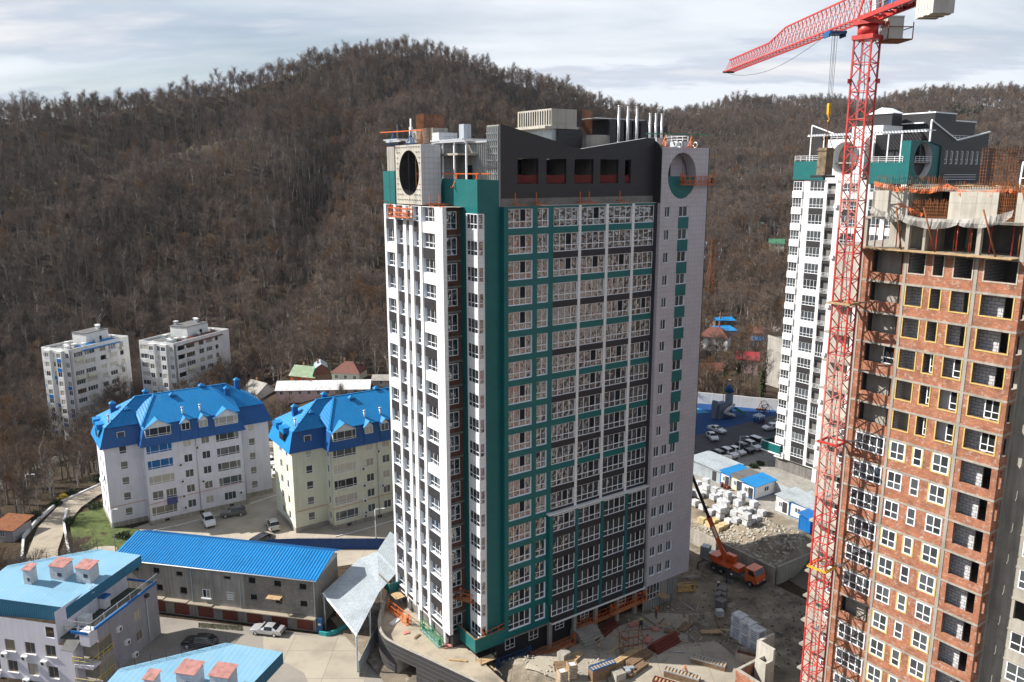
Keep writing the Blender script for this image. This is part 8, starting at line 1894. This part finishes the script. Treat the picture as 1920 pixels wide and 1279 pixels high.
# candidate positions
def scatter():
    pts=[]
    def fill(x0,x1,y0,y1,st,keep,jit=.5):
        xs=np.arange(x0,x1,st); ys=np.arange(y0,y1,st); X,Y=np.meshgrid(xs,ys); X=X+rng.uniform(-jit,jit,X.shape)*st; Y=Y+rng.uniform(-jit,jit,Y.shape)*st
        k=keep(X,Y); return np.stack([X[k],Y[k]],-1)
    def common(X,Y):
        a=X/np.maximum(Y,1); ok=(np.abs(a)<.80)&(Y>60)
        qx=X-ORG.x; qy=Y-ORG.y; u=qx*DU.x+qy*DU.y; v=qx*DV.x+qy*DV.y
        ok&=~((u>-42)&(u<60)&(v<96)); ok&=~((u>40)&(v<72)&(v<68-1.4*(u-96))); ok&=~((u>60)&(v<10))
        Yr=np.interp(a,RA,RP[:,2]); ok&=(Y<Yr+30); return ok,a,u,v,Yr
    def hill(X,Y):
        ok,a,u,v,Yr=common(X,Y); Yb=np.interp(a,RA,RP[:,3]); dn=fbm(X/40,Y/40,77,3); return ok&(Y>Yb*.93)&(dn>-.27)&(Y<680)
    def far(X,Y):
        ok,a,u,v,Yr=common(X,Y); Yb=np.interp(a,RA,RP[:,3]); return ok&(Y>Yb)&(Y>=680)&(a>-.25)
    def low(X,Y):
        ok,a,u,v,Yr=common(X,Y); Yb=np.interp(a,RA,RP[:,3]); dn=fbm(X/22,Y/22,55,3); return ok&(Y<=Yb*.93)&(dn>-.10)&(Y>105)
    A=fill(-520,560,230,700,3.9,hill); B=fill(-220,900,680,1160,5.2,far); C=fill(-220,240,100,330,3.8,low)
    P=np.concatenate([A,B,C]); keep=np.ones(len(P),bool)
    for (x,y,r) in VH: keep&=np.hypot(P[:,0]-x,P[:,1]-y)>r
    for (px,py,Y,LR,LL) in ((129,658,235,22.8,11.3),(325,646,245,26,13.9)):
        p=gy(px,py,Y); dx=P[:,0]-p.x; dy=P[:,1]-p.y; ca,sa=math.cos(R(70)),math.sin(R(70)); lx=dx*ca+dy*sa; ly=-dx*sa+dy*ca; keep&=~((lx>-4)&(lx<LR+2)&(ly>-3)&(ly<LL+3))
    for L_,w in ((path_pts,4.2),(valley,4.5)):
        for a,b in zip(L_[:-1],L_[1:]):
            for f in np.linspace(0,1,8): q=a.lerp(b,float(f)); keep&=np.hypot(P[:,0]-q.x,P[:,1]-q.y)>w
    # clearings in front of village houses, so that they show
    for (x,y,r) in VH:
        d=Vector((-x,-y,0)).normalized()
        for s in (6,12,18): keep&=np.hypot(P[:,0]-(x+d.x*s),P[:,1]-(y+d.y*s))>r*.8
    return P[keep]
PT=scatter(); order=np.argsort(PT[:,0]**2+PT[:,1]**2); PT=PT[order]
aP=PT[:,0]/PT[:,1]; inview=np.where((aP>-.70)&(aP<.72))[0]
near=set(inview[:295].tolist()); zP_=height(PT[:,0],PT[:,1])
def zone(x,y):
    a=x/y
    if a<-.5: return ('bare brown tree in the thicket left of the lilac house','bare trees left of the lilac house')
    if a<-.3: return ('bare brown tree behind the lilac house at the foot of the hill','bare trees behind the lilac house')
    if a<-.1: return ('bare brown tree behind the cream house at the foot of the hill','bare trees behind the cream house')
    if a<.2: return ('bare tree on the lower slope hidden partly by the teal tower','bare trees behind the teal tower')
    return ('bare grey tree behind the playground wall','bare trees behind the playground wall')
proto_objs=[]
for i in sorted(near):
    x,y=PT[i]; k=int(rng.integers(0,6)); s=float(rng.uniform(.55,.95)) if y<230 and x<0 else float(rng.uniform(.75,1.15)); l,g=zone(x,y)
    T=thing('bare_tree',l,'tree',(x,y,zP_[i]),float(rng.uniform(0,6.28)),g); T.scale=(s,s,s*float(rng.uniform(.9,1.1)))
    a=link('trunk',PROTO[k][0],T); b=link('crown',PROTO[k][1],T)
    if all(q[2]!=k for q in proto_objs): proto_objs.append((a,b,k))
# a few that stand out: ivy clad trees, evergreens, yellow bush
def ivy_tree(label,px,py,h):
    p=on_ground(px,py); T=thing('ivy_tree',label,'tree',tuple(p),0); s=h/12; T.scale=(s,s,s); link('trunk',PROTO[1][0],T); link('crown',PROTO[1][1],T); link('ivy',leaf_clump(int(px),.9,9,900,.35,'ivy',.6),T)
for (l,px,py,h) in (('ivy clad tree behind the playground wall left of the old block',1382,742,14),('ivy clad trunk rising behind the castle tower',1357,742,13),('dark ivy clad tree in front of the old grey block',1428,752,14),('ivy clad tree in the wood right of the teal tower',1384,590,15),('dark ivy tree at the far left below the white block',40,820,11)): ivy_tree(l,px,py,h)
def bush(label,px,py,rx,h,m='evergreen',n=700,name='shrub',z=None,cat='shrub'):
    p=on_ground(px,py) if z is None else gz(px,py,z); T=thing(name,label,cat,tuple(p),0); link('foliage',leaf_clump(int(px*7+py),rx,h,n,.22,m),T); MB().mat('bark').tube([(0,0,-.3),(0,0,h*.6)],.06,5).build('stem',T)
for i,(px,py,rx,h,m,l) in enumerate(((65,975,1.6,1.8,'evergreen','dark evergreen shrub on the bend of the footpath'),(108,950,1.2,1.3,'evergreen','pair of dark shrubs beside the white kerb'),(136,930,1.2,1.4,'evergreen','dark shrub near the yellow bush'),(186,905,1.2,1.6,'evergreen','dark shrub beside the lilac house corner'),(119,940,.7,1.6,'forsythia','yellow flowering bush beside the footpath'),(131,985,.9,1.6,'ivy','leafy hedge at the lawn corner'),(178,952,1.6,.8,'ivy','low grey green shrubs on the rockery'),(200,942,.9,.7,'forsythia','small yellow tuft at the lawn edge'),(230,1008,1.2,.8,'ivy','low plants beside the garden fence'),(270,1012,1.2,.8,'ivy','garden plants in front of the lilac house'),(1412,877,.7,.8,'ivy','small plants in the plaza strip'),(1425,872,.7,.8,'ivy','small plants near the dark tower base'))): bush(l,px,py,rx,h,m,z=(4.72 if px>1400 else None))
for i,(x,y) in enumerate(((176,1),(182,1),(190,1),(196,1),(208,1),(212,1))): pass
g=MB().mat('grass'); rg_=random.Random(8)
for k in range(2600):
    f=rg_.random(); cx,cy=lerp(372,455,f),lerp(1172,1178,f)+rg_.uniform(-4,5); p=gz(cx,cy,.02); d=Vector((rg_.uniform(-.05,.05),rg_.uniform(-.05,.05),rg_.uniform(.08,.22))); w=Vector((rg_.uniform(-1,1),rg_.uniform(-1,1),0)).normalized()*.02; g.face([p-w,p+w,p+d])
o=g.build('weed_strip'); o['kind']='stuff'; o['label']='strip of green weeds along the garage forecourt'; o['category']='grass'
# dark pines on the far right hill
def pines():
    rr_=random.Random(4); V=[];F=[]
    for k in range(46):
        px,py=rr_.uniform(1764,1842),rr_.uniform(206,221)
        if px<1785: py=rr_.uniform(204,212)
        p=on_ground(px,py+8); h=rr_.uniform(8,14)
        for q in range(170):
            z=rr_.random()**1.3; a=rr_.uniform(0,6.283); r=rr_.random()**.5*(1-z)*3.4+.2; c=Vector((p.x+math.cos(a)*r,p.y+math.sin(a)*r,p.z+1+z*h)); d=Vector((rr_.uniform(-1,1),rr_.uniform(-1,1),rr_.uniform(-.3,.6))).normalized(); e=d.orthogonal().normalized()*.5; i=len(V); V.extend([c-e,c+d*1.0,c+e,c-d*.6]); F.append((i,i+1,i+2,i+3))
    me=bpy.data.meshes.new('pine_stand'); me.from_pydata([tuple(v) for v in V],[],F); me.materials.append(MATS['evergreen']); me.update(); o=link('pine_stand',me); o['kind']='stuff'; o['label']='dark green pine stand on the far right hill'; o['category']='pines'
pines()
# ---------------------------------------------------------------- the wood on the hill: one mass, instanced
rest=np.array([i for i in range(len(PT)) if i not in near])
def forest():
    me=bpy.data.meshes.new('forest'); me.from_pydata([(float(PT[i,0]),float(PT[i,1]),float(zP_[i])) for i in rest],[],[])
    n=len(rest); dist=np.hypot(PT[rest,0],PT[rest,1])
    a=me.attributes.new('rot','FLOAT_VECTOR','POINT'); v=np.zeros((n,3),np.float32); v[:,2]=rng.uniform(0,6.28,n); v[:,0]=rng.normal(0,.05,n); v[:,1]=rng.normal(0,.05,n); a.data.foreach_set('vector',v.ravel())
    a=me.attributes.new('scl','FLOAT_VECTOR','POINT'); s=rng.uniform(.62,1.22,n).astype(np.float32)*np.where(dist>680,1.12,1.0); low=np.clip(fbm(PT[rest,0]/60,PT[rest,1]/60,91,3)+1,.75,1.2); s=s*low; v=np.stack([s*np.where(dist>600,1.15,1.05),s*np.where(dist>600,1.15,1.05),s*rng.uniform(.88,1.1,n)],-1).astype(np.float32); a.data.foreach_set('vector',v.ravel())
    a=me.attributes.new('idx','INT','POINT'); a.data.foreach_set('value',rng.integers(0,len(proto_objs),n).astype(np.int32))
    o=link('forest',me); o['kind']='stuff'; o['label']='leafless brown wood covering the hills'; o['category']='forest'
    ng=bpy.data.node_groups.new('forest','GeometryNodeTree'); ng.interface.new_socket('Geometry',in_out='INPUT',socket_type='NodeSocketGeometry'); ng.interface.new_socket('Geometry',in_out='OUTPUT',socket_type='NodeSocketGeometry')
    L=ng.links.new; gi=ng.nodes.new('NodeGroupInput'); go=ng.nodes.new('NodeGroupOutput'); iop=ng.nodes.new('GeometryNodeInstanceOnPoints'); iop.inputs['Pick Instance'].default_value=True
    jn=ng.nodes.new('GeometryNodeJoinGeometry')
    for (ta,ca,k) in proto_objs:
        j=ng.nodes.new('GeometryNodeJoinGeometry')
        for ob in (ta,ca): oi=ng.nodes.new('GeometryNodeObjectInfo'); oi.transform_space='ORIGINAL'; oi.inputs['Object'].default_value=ob; L(oi.outputs['Geometry'],j.inputs[0])
        gt=ng.nodes.new('GeometryNodeGeometryToInstance'); L(j.outputs[0],gt.inputs[0]); L(gt.outputs[0],jn.inputs[0])
    def at(nm,ty): q=ng.nodes.new('GeometryNodeInputNamedAttribute'); q.data_type=ty; q.inputs['Name'].default_value=nm; return q.outputs['Attribute']
    er=ng.nodes.new('FunctionNodeEulerToRotation'); L(at('rot','FLOAT_VECTOR'),er.inputs[0]); L(er.outputs[0],iop.inputs['Rotation']); L(at('scl','FLOAT_VECTOR'),iop.inputs['Scale']); L(at('idx','INT'),iop.inputs['Instance Index'])
    L(gi.outputs[0],iop.inputs['Points']); L(jn.outputs[0],iop.inputs['Instance']); L(iop.outputs[0],go.inputs[0])
    md=o.modifiers.new('forest','NODES'); md.node_group=ng; return o
forest()
print('TREES',len(PT),'near',len(near))
# ================================================================ air
m=bpy.data.materials.new('haze'); m.use_nodes=True; nt=m.node_tree; nt.nodes.clear(); o_=N(nt,'ShaderNodeOutputMaterial'); pv=N(nt,'ShaderNodeVolumePrincipled'); pv.inputs['Color'].default_value=(.80,.88,1.0,1); pv.inputs['Density'].default_value=.00004; pv.inputs['Anisotropy'].default_value=.3; nt.links.new(pv.outputs[0],o_.inputs['Volume']); MATS['haze']=m
ztop_=float(max(height(np.linspace(-900,900,400)[None,:].repeat(200,0),np.linspace(50,1500,200)[:,None].repeat(400,1)).max(),80))+40
hb=MB().mat('haze').box(-9500,9500,-9500,9500,-40,ztop_).build('haze'); hb['kind']='stuff'; hb['label']='thin bluish air over the valley'; hb['category']='haze'
